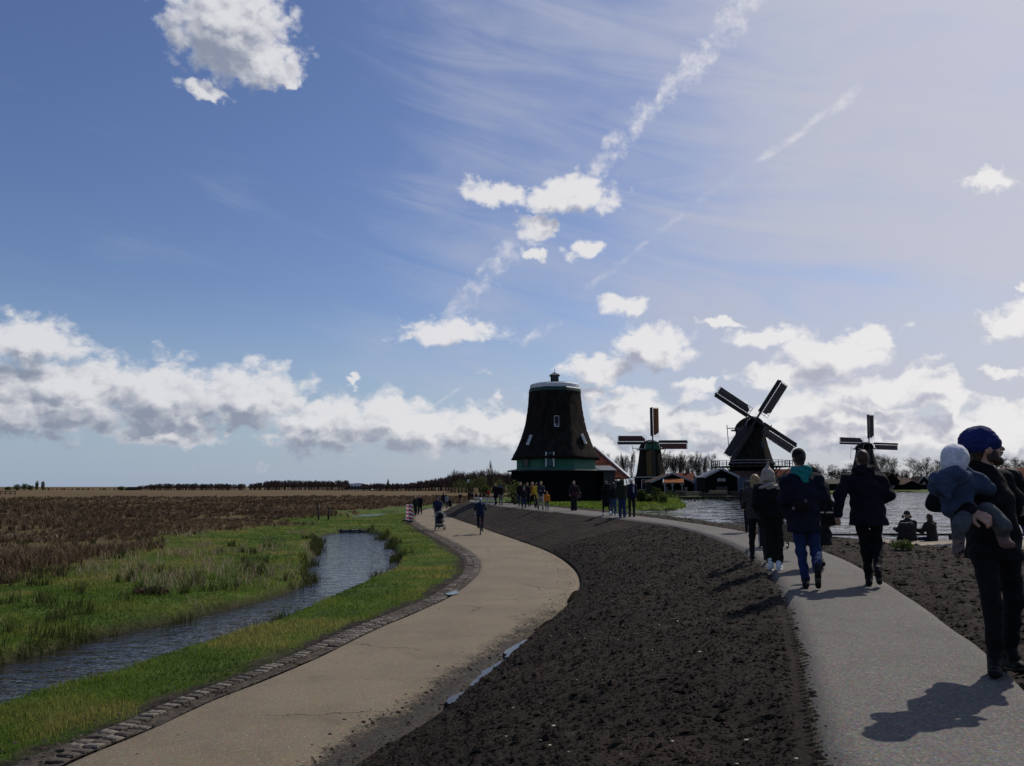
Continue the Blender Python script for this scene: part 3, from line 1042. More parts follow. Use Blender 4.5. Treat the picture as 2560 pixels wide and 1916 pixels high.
sett_data = [sett_mesh(i, M_sett if i < 3 else M_sett2) for i in range(5)]
Q = smooth_poly(road_L, 6000)
ss = np.concatenate([[0], np.cumsum(np.linalg.norm(np.diff(Q, axis=0), axis=1))])
i0 = np.argmin(np.hypot(Q[:, 0] - gp(175, 1900, ROAD_Z)[0], Q[:, 1] - gp(175, 1900, ROAD_Z)[1]))
pos = ss[i0]; count = 0
rnd = random.Random(5)
while count < 296 and pos < ss[-1] - 5:
    for row in range(2):
        pp = np.array([np.interp(pos, ss, Q[:, 0]), np.interp(pos, ss, Q[:, 1])])
        p2 = np.array([np.interp(pos + .1, ss, Q[:, 0]), np.interp(pos + .1, ss, Q[:, 1])])
        tv = (p2 - pp) / np.linalg.norm(p2 - pp); nv = np.array([-tv[1], tv[0]])
        bury = vnoise(np.array([pos * .45]), np.array([row * 3.3]), 77)[0]
        if bury < .44:
            continue
        c = pp + nv * (.105 + row * .20 + rnd.uniform(-.012, .012))
        o = bpy.data.objects.new('sett', sett_data[rnd.choice((0, 1, 2, 3, 3, 4, 4))])
        COL.objects.link(o); o.parent = gutter
        o.location = (c[0], c[1], ROAD_Z - .008 - .016 * (bury < .5) + rnd.uniform(-.006, .006))
        o.rotation_euler = (rnd.uniform(-.06, .06), rnd.uniform(-.06, .06), math.atan2(tv[1], tv[0]) + rnd.uniform(-.06, .06))
        count += 1
    pos += .118 + rnd.uniform(0, .02)

rng = np.random.default_rng(23)
n = 7000
i = rng.integers(15, 330, n); tt = rng.normal(.35, .5, n)
x = A[i, 0] * (1 - tt) + B[i, 0] * tt + rng.normal(0, .02, n); y = A[i, 1] * (1 - tt) + B[i, 1] * tt + rng.normal(0, .02, n)
sz = np.minimum(rng.lognormal(-4.75, .55, n), .035) * (1 + np.hypot(x, y) * .01)
cl = clod_cloud('gutter_crumbs', x, y, np.full(n, ROAD_Z - .004), sz, M_mud, 24, .5)
tag(cl, 'crumbs of earth and grit along the cobbled gutter', 'earth crumbs', kind='stuff')

# puddles lying in the ruts at the foot of the earth bank and one in the gutter
M_puddle, b_, p_ = new_mat('puddle_water')
p_.inputs['Base Color'].default_value = (.022, .018, .014, 1); p_.inputs['Roughness'].default_value = .03; p_.inputs['IOR'].default_value = 1.33


def puddle(a, c, wid, seed):
    A = np.array(gp(*a, ROAD_Z)[:2]); C = np.array(gp(*c, ROAD_Z)[:2])
    t = C - A; L = np.linalg.norm(t); t /= L; nrm = np.array([-t[1], t[0]])
    ph = np.linspace(0, 2 * np.pi, 36, endpoint=False)
    r = 1 + .5 * (vnoise(np.cos(ph) * 2.2 + seed, np.sin(ph) * 2.2 + seed, seed) - .5) + .25 * (vnoise(np.cos(ph) * 6 + seed, np.sin(ph) * 6, seed) - .5)
    P = (A + C) / 2 + np.outer(np.cos(ph) * r * L / 2, t) + np.outer(np.sin(ph) * r * wid / 2, nrm)
    return sheet('puddle', P, ROAD_Z + .030, M_puddle)


for k, (a, c, w) in enumerate([((1128, 1768), (1168, 1735), .22), ((1188, 1716), (1262, 1656), .20), ((1268, 1648), (1326, 1604), .30), ((1342, 1588), (1384, 1552), .16), ((1424, 1505), (1444, 1478), .16)]):
    puddle(a, c, w, k + 3)
puddle((1120, 1492), (1142, 1481), .22, 12)

# ================================================================== grass, rushes and reeds (nobody could count them)
G_ANG = np.radians(np.linspace(-46, 46, 400)); G_A0 = 25


def gsample(arr, x, y):
    """read a ground-grid array at points ahead of the camera"""
    r = np.clip(np.hypot(x, y), .95, 8500); a = np.clip(np.arctan2(x, y), -.79, .79)
    fr = np.where(r < 130, (np.log(np.minimum(r, 130)) - math.log(.9)) / (math.log(130) - math.log(.9)) * 429, 429 + (np.log(np.maximum(r, 130)) - math.log(130)) / (math.log(9000) - math.log(130)) * 59)
    fa = G_A0 + (a - G_ANG[0]) / (G_ANG[1] - G_ANG[0])
    i = np.clip(fr.astype(int), 0, arr.shape[0] - 2); j = np.clip(fa.astype(int), 0, arr.shape[1] - 2)
    u = fr - i; w = fa - j
    return (arr[i, j] * (1 - u) + arr[i + 1, j] * u) * (1 - w) + (arr[i, j + 1] * (1 - u) + arr[i + 1, j + 1] * u) * w


def gz(x, y):
    return float(gsample(GZ, np.array([x]), np.array([y]))[0])


rng = np.random.default_rng(29)
a_ = np.radians(rng.uniform(4, 46, 60000)); d_ = np.exp(rng.uniform(math.log(2.2), math.log(42), 60000))
x, y = np.sin(a_) * d_, np.cos(a_) * d_
ok = (gsample(sPg, x, y) > .95) & (gsample(soil, x, y) > .6) & (gsample((inV).astype(float), x, y) < .05) & (gsample(dPg, x, y) > .04)
x, y = x[ok][:16000], y[ok][:16000]
sz = np.minimum(rng.lognormal(-4.75, .65, len(x)) * (1 + np.hypot(x, y) * .03), .07)
cl = clod_cloud('shore_clods', x, y, gsample(GZ, x, y) + sz * .1, sz, M_soil, 30)
tag(cl, 'clods of dark earth between the footpath and the river deck', 'earth clods', kind='stuff')


def blade_material(name, cols, trans=.45):
    m, b, p = new_mat(name)
    t = m.node_tree
    a = t.nodes.new('ShaderNodeAttribute'); a.attribute_name = 'tint'
    col = b.mix(b.ramp(a.outputs['Fac'], 0, .5), cols[0], cols[1])
    col = b.mix(b.ramp(a.outputs['Fac'], .5, 1.0), col, cols[2])
    b._in(p.inputs['Base Color'], col)
    p.inputs['Roughness'].default_value = .7
    p.inputs['Specular IOR Level'].default_value = .2
    tr = t.nodes.new('ShaderNodeBsdfTranslucent')
    b._in(tr.inputs['Color'], col)
    mx = t.nodes.new('ShaderNodeMixShader'); mx.inputs[0].default_value = trans
    t.links.new(p.outputs[0], mx.inputs[1]); t.links.new(tr.outputs[0], mx.inputs[2])
    t.links.new(mx.outputs[0], t.nodes['Material Output'].inputs[0])
    return m


def blades(name, x, y, z, h, w, lean, mat, tint, seed, label, cat, yaw=None):
    """each blade a bent strip of three triangles"""
    rng = np.random.default_rng(seed); n = len(x)
    a = rng.uniform(0, 6.283, n) if yaw is None else yaw
    la = rng.uniform(0, 6.283, n) if yaw is None else yaw + rng.normal(0, .3, n)
    lx, ly = np.cos(la) * lean * h, np.sin(la) * lean * h
    wx, wy = -np.sin(a) * w / 2, np.cos(a) * w / 2
    V = np.empty((n, 5, 3))
    V[:, 0] = np.stack([x - wx, y - wy, z - .02], 1); V[:, 1] = np.stack([x + wx, y + wy, z - .02], 1)
    mx, my = x + lx * .35, y + ly * .35
    V[:, 2] = np.stack([mx - wx * .8, my - wy * .8, z + h * .58], 1); V[:, 3] = np.stack([mx + wx * .8, my + wy * .8, z + h * .58], 1)
    V[:, 4] = np.stack([x + lx, y + ly, z + h * np.sqrt(np.maximum(.15, 1 - .4 * lean ** 2))], 1)
    tri = np.array([(0, 1, 3), (0, 3, 2), (2, 3, 4)])
    Fb = (tri[None] + (np.arange(n) * 5)[:, None, None]).reshape(-1, 3)
    o = mesh_np(name, V.reshape(-1, 3), Fb, mat)
    put_attr(o, 'tint', np.repeat(np.clip(tint, 0, 1), 5))
    tag(o, label, cat, kind='stuff')
    return o


def wedge(n, a0, a1, d0, d1, rng):
    a = np.radians(rng.uniform(a0, a1, n)); d = np.exp(rng.uniform(math.log(d0), math.log(d1), n))
    return np.sin(a) * d, np.cos(a) * d, d


M_blade = blade_material('grass_blades', ((.028, .060, .008), (.088, .150, .018), (.230, .215, .060)), .60)
M_rush = blade_material('brown_rush_blades', ((.028, .018, .011), (.078, .050, .029), (.185, .130, .072)), .30)
M_straw = blade_material('dry_straw_blades', ((.15, .11, .06), (.28, .22, .13), (.40, .33, .21)), .35)
M_reed = blade_material('dark_reed_blades', ((.020, .030, .008), (.045, .062, .014), (.090, .085, .030)), .40)

rng = np.random.default_rng(101)
brownA = b_brown; soilA = soil
inDf = (inD | inV).astype(float)
x, y, d = wedge(270000, -37.5, 1.0, 5.0, 75, rng)
g = (gsample(sRg, x, y) < -.9) & (gsample(sLg, x, y) < -.9) & (gsample(inDf, x, y) < .05)
br = gsample(brownA, x, y); so = gsample(soilA, x, y)
keep = g & (rng.random(len(x)) > br * .80) & (rng.random(len(x)) > so * 1.15)
x, y, d, br = x[keep], y[keep], d[keep], br[keep]
z = gsample(GZ, x, y)
clump = fbm(x * .9, y * .9, 61, 3); fine = vnoise(x * 4, y * 4, 62)
h = (.026 + .060 * sstep(clump, .40, .75) + .028 * fine) * (.6 + .7 * rng.random(len(x)))
tint = .12 + .60 * sstep(clump, .30, .72) + .28 * (rng.random(len(x)) - .5) + .4 * br + .42 * sstep(fbm(x * .45, y * .45, 63, 3), .48, .70)
blades('meadow_grass', x, y, z, h, np.maximum(.007, d * .00075), .25 + .65 * rng.random(len(x)), M_blade, tint, 1, 'short green grass on the meadow and along both sides of the ditch', 'grass')

# brown rushes: tufts of stiff blades, thickening into the distance
x, y, d = wedge(21000, -38, 3.0, 13, 210, rng)
sR_ = gsample(sRg, x, y); br = gsample(brownA, x, y)
pat = fbm(x * .22, y * .22, 66, 3)
keep = (sR_ < -.9) & (rng.random(len(x)) < br * sstep(pat, .22, .50) * 1.2) & (gsample(inDf, x, y) < .01) & (gsample(dLg, x, y) > 2)
x, y, d = x[keep], y[keep], d[keep]
nb = 15
hh = (.22 + .30 * sstep(fbm(x * .15, y * .15, 67, 2), .35, .7)) * rng.uniform(.7, 1.3, len(x))
X2 = np.repeat(x, nb); Y2 = np.repeat(y, nb); D2 = np.repeat(d, nb); H2 = np.repeat(hh, nb) * rng.uniform(.55, 1.1, len(X2))
yw = rng.uniform(0, 6.283, len(X2)); rr = np.abs(rng.normal(0, .11, len(X2))) * (1 + D2 * .012)
X2 = X2 + np.cos(yw) * rr; Y2 = Y2 + np.sin(yw) * rr
tb = np.repeat(np.clip(.15 + .8 * fbm(x * .10, y * .10, 68, 3) + rng.normal(0, .12, len(x)), 0, 1), nb)
blades('brown_rushes', X2, Y2, gsample(GZ, X2, Y2), H2, np.maximum(.010, D2 * .0009), .15 + .55 * rng.random(len(X2)), M_rush, tb - .12 + .3 * rng.random(len(X2)) , 2, 'brown winter rushes covering the wide meadow', 'rushes', yaw=yw)

# pale dry stalks among the grass
x, y, d = wedge(2600, -37, -8, 9, 48, rng)
br = gsample(brownA, x, y); pat = fbm(x * .35, y * .35, 71, 3)
keep = (gsample(sLg, x, y) < -.9) & (gsample(inDf, x, y) < .01) & (gsample(dLg, x, y) > 3.2) & (pat > .54)
x, y, d = x[keep], y[keep], d[keep]
nb = 7
X2 = np.repeat(x, nb) + rng.normal(0, .10, len(x) * nb); Y2 = np.repeat(y, nb) + rng.normal(0, .10, len(x) * nb); D2 = np.repeat(d, nb)
blades('dry_stalks', X2, Y2, gsample(GZ, X2, Y2), rng.uniform(.12, .42, len(X2)), np.maximum(.005, D2 * .0006), .2 + .7 * rng.random(len(X2)), M_straw, rng.random(len(X2)), 3, 'pale dry stalks standing in the meadow grass', 'dry stalks')

# dark tufts of reed along the water's edge and rush clumps in the grass
k = rng.integers(0, len(ditch_s), 900)
ex = ditch_s[k, 0] + rng.normal(0, .16, 900); ey = ditch_s[k, 1] + rng.normal(0, .16, 900)
pk = (vnoise(ex * .5, ey * .5, 73) > .56) & (ey > 6)
ex, ey = ex[pk], ey[pk]
tx, ty, td = wedge(90, -33, -8, 15, 42, rng)
tk = (gsample(sLg, tx, ty) < -.9) & (gsample(inDf, tx, ty) < .01) & (gsample(dLg, tx, ty) > 5)
ex = np.concatenate([ex, np.repeat(tx[tk], 4) + rng.normal(0, .13, 4 * tk.sum())]); ey = np.concatenate([ey, np.repeat(ty[tk], 4) + rng.normal(0, .13, 4 * tk.sum())])
nb = 12
X2 = np.repeat(ex, nb) + rng.normal(0, .05, len(ex) * nb); Y2 = np.repeat(ey, nb) + rng.normal(0, .05, len(ex) * nb)
D2 = np.hypot(X2, Y2)
blades('water_edge_reeds', X2, Y2, np.maximum(gsample(GZ, X2, Y2), DITCH_Z - .05), rng.uniform(.12, .36, len(X2)), np.maximum(.008, D2 * .0007), .1 + .5 * rng.random(len(X2)), M_reed, rng.random(len(X2)), 4, 'dark tufts of reed at the edge of the ditch', 'reeds')

# grass round the mill and on the tongue of garden in the river
x, y, d = wedge(60000, 1, 20, 50, 115, rng)
keep = (gsample(sPg, x, y) > .9) & (gsample(inDf, x, y) < .02) & (gsample(soilA, x, y) < .4 + .3 * rng.random(len(x)))
x, y, d = x[keep], y[keep], d[keep]
tint = .25 + .6 * fbm(x * .8, y * .8, 75, 3) + .2 * (rng.random(len(x)) - .5)
blades('garden_grass', x, y, gsample(GZ, x, y), .10 + .16 * rng.random(len(x)), d * .0011, .3 + .6 * rng.random(len(x)), M_blade, tint, 5, 'lush green grass before the big thatched mill and on the tongue of land', 'grass')

# ================================================================== windmills and buildings
def Xa(u, Y): return at(u, 1217, Y)[0]
def Za(v, Y): return at(1280, v, Y)[2]
def c1(x, y): return (1200 + x / 3.942, 900 + y / 3.942)      # reading positions off three enlargements of the photo
def c2(x, y): return (1500 + x / 4.254, 960 + y / 4.254)
def c3(x, y): return (2020 + x / 4.096, 1000 + y / 4.096)


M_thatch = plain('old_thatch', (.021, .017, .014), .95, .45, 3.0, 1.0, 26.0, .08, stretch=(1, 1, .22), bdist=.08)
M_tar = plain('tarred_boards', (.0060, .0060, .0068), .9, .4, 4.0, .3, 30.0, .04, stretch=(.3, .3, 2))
M_tarlit = plain('lit_tarred_boards', (.045, .043, .040), .75, .4, 5.0, .4, 30.0, .25, stretch=(.3, .3, 2))  # lighter copy of the tarred boards; the light they catch is painted in
M_green = plain('mill_green_paint', (.010, .115, .060), .55, .22, 4.0, .15, 25.0, .4, stretch=(.4, .4, 2))
M_greenl = plain('pale_green_paint', (.045, .190, .115), .55, .2, 4.0, 0, 25.0, .4)
M_dgreen = plain('dark_green_paint', (.010, .040, .030), .5, .25, 4.0, 0, 25.0, .4)
M_white = plain('white_paint', (.62, .63, .64), .55, .12, 3.0, 0, 25.0, .35)
M_grey = plain('grey_trim_paint', (.30, .31, .33), .6, .2, 3.0, 0, 25.0, .3)
M_teal = plain('blue_green_door_paint', (.018, .075, .085), .5, .2, 6.0, 0, 25.0, .4)
M_blue = plain('blue_grey_boards', (.085, .105, .150), .65, .2, 4.0, 0, 25.0, .3)
M_lead = plain('lead_sheet', (.075, .080, .085), .5, .3, 3.0, .2, 12.0, .4)
M_tile = plain('red_pantiles', (.215, .062, .030), .8, .45, 7.0, .3, 20.0, .25)
M_tile2 = plain('orange_pantiles', (.380, .140, .045), .8, .4, 7.0, .3, 20.0, .25)
M_tile3 = plain('brown_pantiles', (.110, .060, .042), .8, .4, 7.0, .3, 20.0, .25)
M_spar = plain('tarred_spar_wood', (.030, .024, .022), .6, .35, 5.0, .2, 25.0, .35)
M_stonew = plain('quay_timber', (.045, .038, .032), .85, .5, 5.0, .5, 18.0, .2)
M_plank = plain('sawn_plank_wood', (.230, .170, .105), .8, .35, 5.0, .3, 25.0, .25, stretch=(2, .3, 2))
M_glass, b_, p_ = new_mat('window_glass')
p_.inputs['Base Color'].default_value = (.012, .015, .020, 1); p_.inputs['Roughness'].default_value = .06; p_.inputs['IOR'].default_value = 1.5


def cloth_mat(name, col, trans):
    m, b, p = new_mat(name)
    t = m.node_tree
    tc = t.nodes.new('ShaderNodeTexCoord')
    n = b.noise(tc.outputs['Object'], 2.5, 4, .6)
    c = b.mix(b.ramp(n, .3, .7), tuple(k * .75 for k in col), tuple(k * 1.2 for k in col))
    b._in(p.inputs['Base Color'], c); p.inputs['Roughness'].default_value = .85
    tr = t.nodes.new('ShaderNodeBsdfTranslucent'); b._in(tr.inputs['Color'], c)
    mx = t.nodes.new('ShaderNodeMixShader'); mx.inputs[0].default_value = trans
    t.links.new(p.outputs[0], mx.inputs[1]); t.links.new(tr.outputs[0], mx.inputs[2])
    t.links.new(mx.outputs[0], t.nodes['Material Output'].inputs[0])
    return m


M_cloth_brown = cloth_mat('brown_sail_cloth', (.105, .050, .028), .5)
M_cloth_tan = cloth_mat('tan_sail_cloth', (.145, .088, .036), .35)
M_cloth_dark = cloth_mat('dark_sail_cloth', (.050, .042, .050), .35)
M_cloth_plum = cloth_mat('plum_sail_cloth', (.060, .030, .035), .35)


def oct_r(th, R, rnd=.25):
    """radius of a rounded octagon whose flat sides face the axes; R is the half width across flats"""
    a = (th + math.pi / 8) % (math.pi / 4) - math.pi / 8
    return R * ((1 - rnd) / math.cos(a) + rnd * 1.03)


def oct_loft(mb, prof, c=(0, 0), rot=0.0, rnd=.25, cols=48, top=True, rag=0.0):
    base = len(mb.v); rr = random.Random(3)
    for i, (z, R) in enumerate(prof):
        for k in range(cols):
            th = 2 * math.pi * k / cols
            r = oct_r(th, R, rnd) * (1 + rr.uniform(-rag, rag) * .2)
            zz = z + (rr.uniform(-rag, rag) if i == 0 else 0)
            mb.v.append((c[0] + r * math.cos(th + rot), c[1] + r * math.sin(th + rot), zz))
    for i in range(len(prof) - 1):
        for k in range(cols):
            a = base + i * cols + k; b = base + i * cols + (k + 1) % cols
            mb.f.append((a, b, b + cols, a + cols))
    if top: mb.f.append(tuple(base + (len(prof) - 1) * cols + k for k in range(cols)))
    mb.f.append(tuple(base + k for k in reversed(range(cols))))
    return mb


def interp_prof(pts, n):
    z = np.array([p[0] for p in pts]); r = np.array([p[1] for p in pts])
    zz = np.linspace(z[0], z[-1], n)
    # smooth monotone interpolation by repeated corner cutting
    P = smooth_poly(list(zip(z, r)), 200, 2)
    return [(q, float(np.interp(q, P[:, 0], P[:, 1]))) for q in zz]


def window(parent, c, w, h, rz, rx=0.0, nx=2, nz=3, sill=0.0, frame_mat=None, th=.08, glass=None, bars=None, rim=None):
    """a window as a part with a frame, panes and glazing bars; local front is -Y before rz"""
    fm = frame_mat or M_white
    e = MB(); b = rim or .055 * min(1.6, w + .3)
    M = Matrix.Rotation(rz, 3, 'Z') @ Matrix.Rotation(rx, 3, 'X')
    def P(x, y, z): return tuple(Vector(c) + M @ Vector((x, y, z)))
    def bx(m, x, y, z, sx, sy, sz):
        vs = [P(x + i * sx / 2, y + j * sy / 2, z + k * sz / 2) for k in (-1, 1) for i, j in ((-1, -1), (1, -1), (1, 1), (-1, 1))]
        m.add(vs, [(3, 2, 1, 0), (4, 5, 6, 7), (0, 1, 5, 4), (1, 2, 6, 5), (2, 3, 7, 6), (3, 0, 4, 7)])
    for s in (-1, 1):
        bx(e, s * (w / 2 - b / 2), 0, 0, b, th, h)
        bx(e, 0, 0, s * (h / 2 - b / 2), w - 2 * b, th, b)
    f = e.build('window', fm, parent)
    g = MB(); bx(g, 0, th * .15, sill / 2, w - 2 * b, .02, h - 2 * b - sill); g.build('pane', glass or M_glass, f)
    if nx > 1 or nz > 1:
        for i in range(1, nx):
            g = MB(); bx(g, -w / 2 + w * i / nx, -.01, sill / 2, .025, th * .5, h - 2 * b - sill); g.build('glazing_bar', bars or fm, f)
        for k in range(1, nz):
            g = MB(); bx(g, 0, -.012, -h / 2 + sill + (h - sill) * k / nz, w - 2 * b, th * .5, .025); g.build('glazing_bar', bars or fm, f)
    if sill > 0:
        g = MB(); bx(g, 0, -.012, -h / 2 + sill / 2 + b, w - 2 * b, th * .6, sill); g.build('sill_panel', fm, f)
    return f


def tiles(a, b, c, d, rows, cols, th=.06):
    """overlapping pantiles over the slope a b (eave) c d (ridge)"""
    a, b, c, d = (Vector(p) for p in (a, b, c, d))
    n = (b - a).cross(d - a).normalized()
    if n.z < 0: n = -n
    mb = MB()
    rr = random.Random(rows)
    for r in range(rows):
        t0, t1 = r / rows, min(1, (r + 1.12) / rows)
        L0, R0 = a.lerp(d, t0), b.lerp(c, t0); L1, R1 = a.lerp(d, t1), b.lerp(c, t1)
        w = (R0 - L0).length; k = max(2, int(cols * w / max((b - a).length, .01)))
        lift0 = n * (th * 1.25); lift1 = n * th * .25
        v0 = len(mb.v)
        for i in range(k * 2 + 1):
            s = i / (k * 2)
            hump = n * (.045 if i % 2 else -.005) + n * rr.uniform(-.006, .006)
            mb.v.append(tuple(L0.lerp(R0, s) + lift0 + hump)); mb.v.append(tuple(L1.lerp(R1, s) + lift1 + hump)); mb.v.append(tuple(L0.lerp(R0, s)))
        for i in range(k * 2):
            q = v0 + i * 3
            mb.f.append((q, q + 3, q + 4, q + 1)); mb.f.append((q + 2, q + 5, q + 3, q))
    return mb


# ------------------------------------------------------------------ the big thatched mill without sails
def big_mill():
    Y = 72.0
    k = Y / FPX * 1.0075 / 3.942                 # metres for one unit of the enlargement
    cx = Xa(c1(743, 0)[0], Y)
    z = lambda y: Za(c1(0, y)[1], Y - 2.0)
    root = empty('thatched_mill', (cx, Y, -.06))
    off = lambda q: q + .06
    tag(root, 'large dark thatched mill tower without sails, green boarded storey and black base', 'windmill')
    prof = [(z(972), 425 * k), (z(950), 412 * k), (z(905), 388 * k), (z(850), 362 * k), (z(750), 324 * k), (z(650), 294 * k), (z(500), 268 * k), (z(400), 257 * k), (z(300), 251 * k)]
    prof = [(off(a), r) for a, r in prof]
    mb = MB(); oct_loft(mb, [(prof[0][0] - .02, prof[0][1] - .28)] + [(prof[0][0] - .06, prof[0][1])] + interp_prof(prof, 30)[1:], rag=.05, rnd=.30, cols=72)
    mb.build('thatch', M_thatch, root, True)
    mb = MB(); oct_loft(mb, [(off(z(308)), 246 * k), (off(z(300)), 254 * k), (off(z(272)), 250 * k), (off(z(262)), 240 * k)], rnd=.4); mb.build('cap_band', M_dgreen, root)
    mb = MB(); oct_loft(mb, [(off(z(268)), 236 * k), (off(z(266)), 241 * k), (off(z(228)), 239 * k), (off(z(222)), 232 * k)], rnd=.7); mb.build('white_curb_ring', M_white, root)
    mb = MB(); oct_loft(mb, [(off(z(230)), 230 * k), (off(z(212)), 200 * k), (off(z(206)), 90 * k), (off(z(205)), 10 * k)], rnd=.8); mb.build('flat_roof', M_lead, root)
    w = 38 * k
    lan = MB(); lan.box((0, 0, off((z(212) + z(155)) / 2) + .12), (2 * w, 2 * w, z(150) - z(214) + .3)); lan = lan.build('roof_lantern', M_tar, root)
    for s in range(5):
        zc = off(z(200 - s * 9)) + .25
        g = MB(); g.box((0, -w - .02, zc), (2 * w * .84, .05, .10), rx=.5); g.build('slat', M_grey if s == 9 else M_lead, lan)
    g = MB(); g.ring([(off(z(158)) + .28, 72 * k), (off(z(154)) + .28, 72 * k), (off(z(126)) + .3, 10 * k), (off(z(120)) + .3, 5 * k)], 4, rot=math.pi / 4); g.build('lantern_roof', M_lead, lan)
    g = MB(); g.tube([(0, 0, off(z(124))), (0, 0, off(z(85)) + .3)], .02, 5); g.build('lightning_rod', M_lead, lan)
    # green storey: clapboards, one by one
    Rg = 374 * k; z0, z1 = off(z(1078)), off(z(955))
    face = 2 * Rg * math.tan(math.pi / 8)
    mb = MB(); oct_loft(mb, [(z0 - .1, Rg - .10), (z1, Rg - .10)], rnd=0, cols=8 * 2); mb.build('storey_frame', M_dgreen, root)
    nb = 6; hb = (z1 - z0) / nb
    g = MB()
    g.add([(-face / 2, -.02, 0), (face / 2, -.02, 0), (face / 2, .03, 0), (-face / 2, .03, 0), (-face / 2, .015, hb), (face / 2, .015, hb), (face / 2, .03, hb), (-face / 2, .03, hb)],
          [(3, 2, 1, 0), (4, 5, 6, 7), (0, 1, 5, 4), (1, 2, 6, 5), (2, 3, 7, 6), (3, 0, 4, 7)])
    proto = None
    for f in range(8):
        a = f * math.pi / 4
        for i in range(nb):
            if proto is None:
                proto = g.build('clapboard', M_green, root); o = proto
            else:
                o = proto.copy(); COL.objects.link(o)
            o.location = (math.sin(a) * Rg, -math.cos(a) * Rg, z0 + i * hb); o.rotation_euler = (0, 0, a)
    for f in range(8):
        a = f * math.pi / 4
        t = MB(); t.box((0, 0, 0), (face + .05, .06, .16)); o = t.build('pale_trim_board', M_greenl, root)
        o.location = (math.sin(a) * (Rg + .03), -math.cos(a) * (Rg + .03), z0 - .03); o.rotation_euler = (0, 0, a)
    # door on the front face, window on the face left of it
    d = MB(); dw = 72 * k; dz0, dz1 = off(z(1056)), off(z(918)); dx = (671 - 743) * k
    d.box((dx, -Rg - .16, (dz0 + dz1) / 2), (dw, .26, dz1 - dz0)); d = d.build('door', M_teal, root)
    for s in (-1, 1):
        e = MB(); e.box((dx + s * dw / 2, -Rg - .20, (dz0 + dz1) / 2), (.10, .36, dz1 - dz0 + .05)); e.build('door_post', M_white, d)
    for i in range(3):
        e = MB(); e.box((dx + (i - 1) * dw * .3, -Rg - .30, (dz0 + dz1) / 2), (dw * .27, .03, (dz1 - dz0) * .95)); e.build('plank', M_teal, d)
    e = MB(); e.box((dx + dw * .38, -Rg - .33, (dz0 + dz1) / 2 + .1), (.05, .05, .5)); e.build('handle', M_white, d)
    a = -math.pi / 4
    lx = (458 - 743) * k
    tq = (lx - math.sin(a) * Rg) / math.cos(a)
    window(root, (math.sin(a) * (Rg + .08) + math.cos(a) * tq, -math.cos(a) * (Rg + .08) + math.sin(a) * tq, off((z(968) + z(1055)) / 2)), 78 * k, z(968) - z(1058), a, nx=4, nz=5, frame_mat=M_dgreen)
    # windows in the thatch
    Rm = 285 * k
    window(root, (0, -(Rm + .02), off((z(560) + z(666)) / 2)), 46 * k, z(558) - z(668), 0, rx=-.16, nx=2, nz=4, sill=24 * k, th=.16, bars=M_lead, rim=.035)
    for s, xq, yy in ((-1, 448, 793), (1, 1022, 783)):
        ang = s * math.pi / 4 * 1.02
        Rw = 349 * k
        window(root, (math.sin(ang) * (Rw + .10), -math.cos(ang) * (Rw + .10), off(z(yy))), 34 * k, z(735) - z(838), ang * 1.55, rx=-.40, nx=1, nz=3, sill=12 * k, th=.18, bars=M_lead, rim=.045)
    # black base with its lean-to roof edge
    Rb = 428 * k
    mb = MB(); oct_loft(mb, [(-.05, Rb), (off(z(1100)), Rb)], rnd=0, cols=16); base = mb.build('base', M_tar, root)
    mb = MB(); oct_loft(mb, [(off(z(1098)), Rb + .32), (off(z(1092)), Rb + .36), (off(z(1076)), Rg - .02)], rnd=0, cols=16); mb.build('lean_to_roof', M_lead, root)
    e = MB(); e.box((.1, -Rb - .06, off(z(1250))), (3.2, .14, z(1130) - z(1390))); dd = e.build('dark_doorway', M_tar, root)  # closed black panel stands in for the dark of the open doorway
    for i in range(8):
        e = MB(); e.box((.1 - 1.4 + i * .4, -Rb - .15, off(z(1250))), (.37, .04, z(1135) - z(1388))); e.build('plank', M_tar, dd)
    # black shed of horizontal boards at its right-hand side
    sx0, sx1 = (1180 - 743) * k, (1290 - 743) * k
    e = MB(); e.box(((sx0 + sx1) / 2, -.3, off(z(1240))), (sx1 - sx0 - .1, 4.2, z(1090) - z(1395))); sh = e.build('shed', M_tar, root)
    hh = (z(1095) - z(1395)) / 13
    pb = None
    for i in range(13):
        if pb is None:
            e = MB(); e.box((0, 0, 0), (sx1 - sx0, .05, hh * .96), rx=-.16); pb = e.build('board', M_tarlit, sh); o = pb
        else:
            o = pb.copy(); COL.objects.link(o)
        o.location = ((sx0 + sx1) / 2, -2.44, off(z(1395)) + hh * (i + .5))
    e = MB(); e.quad(((sx0 - .5), -2.75, off(z(1088))), (sx1 + .15, -2.75, off(z(1088))), (sx1 + .15, 2.2, off(z(1030))), (sx0 - .5, 2.2, off(z(1030))), .08); e.build('shed_roof', M_lead, sh)
    return root


big_mill()


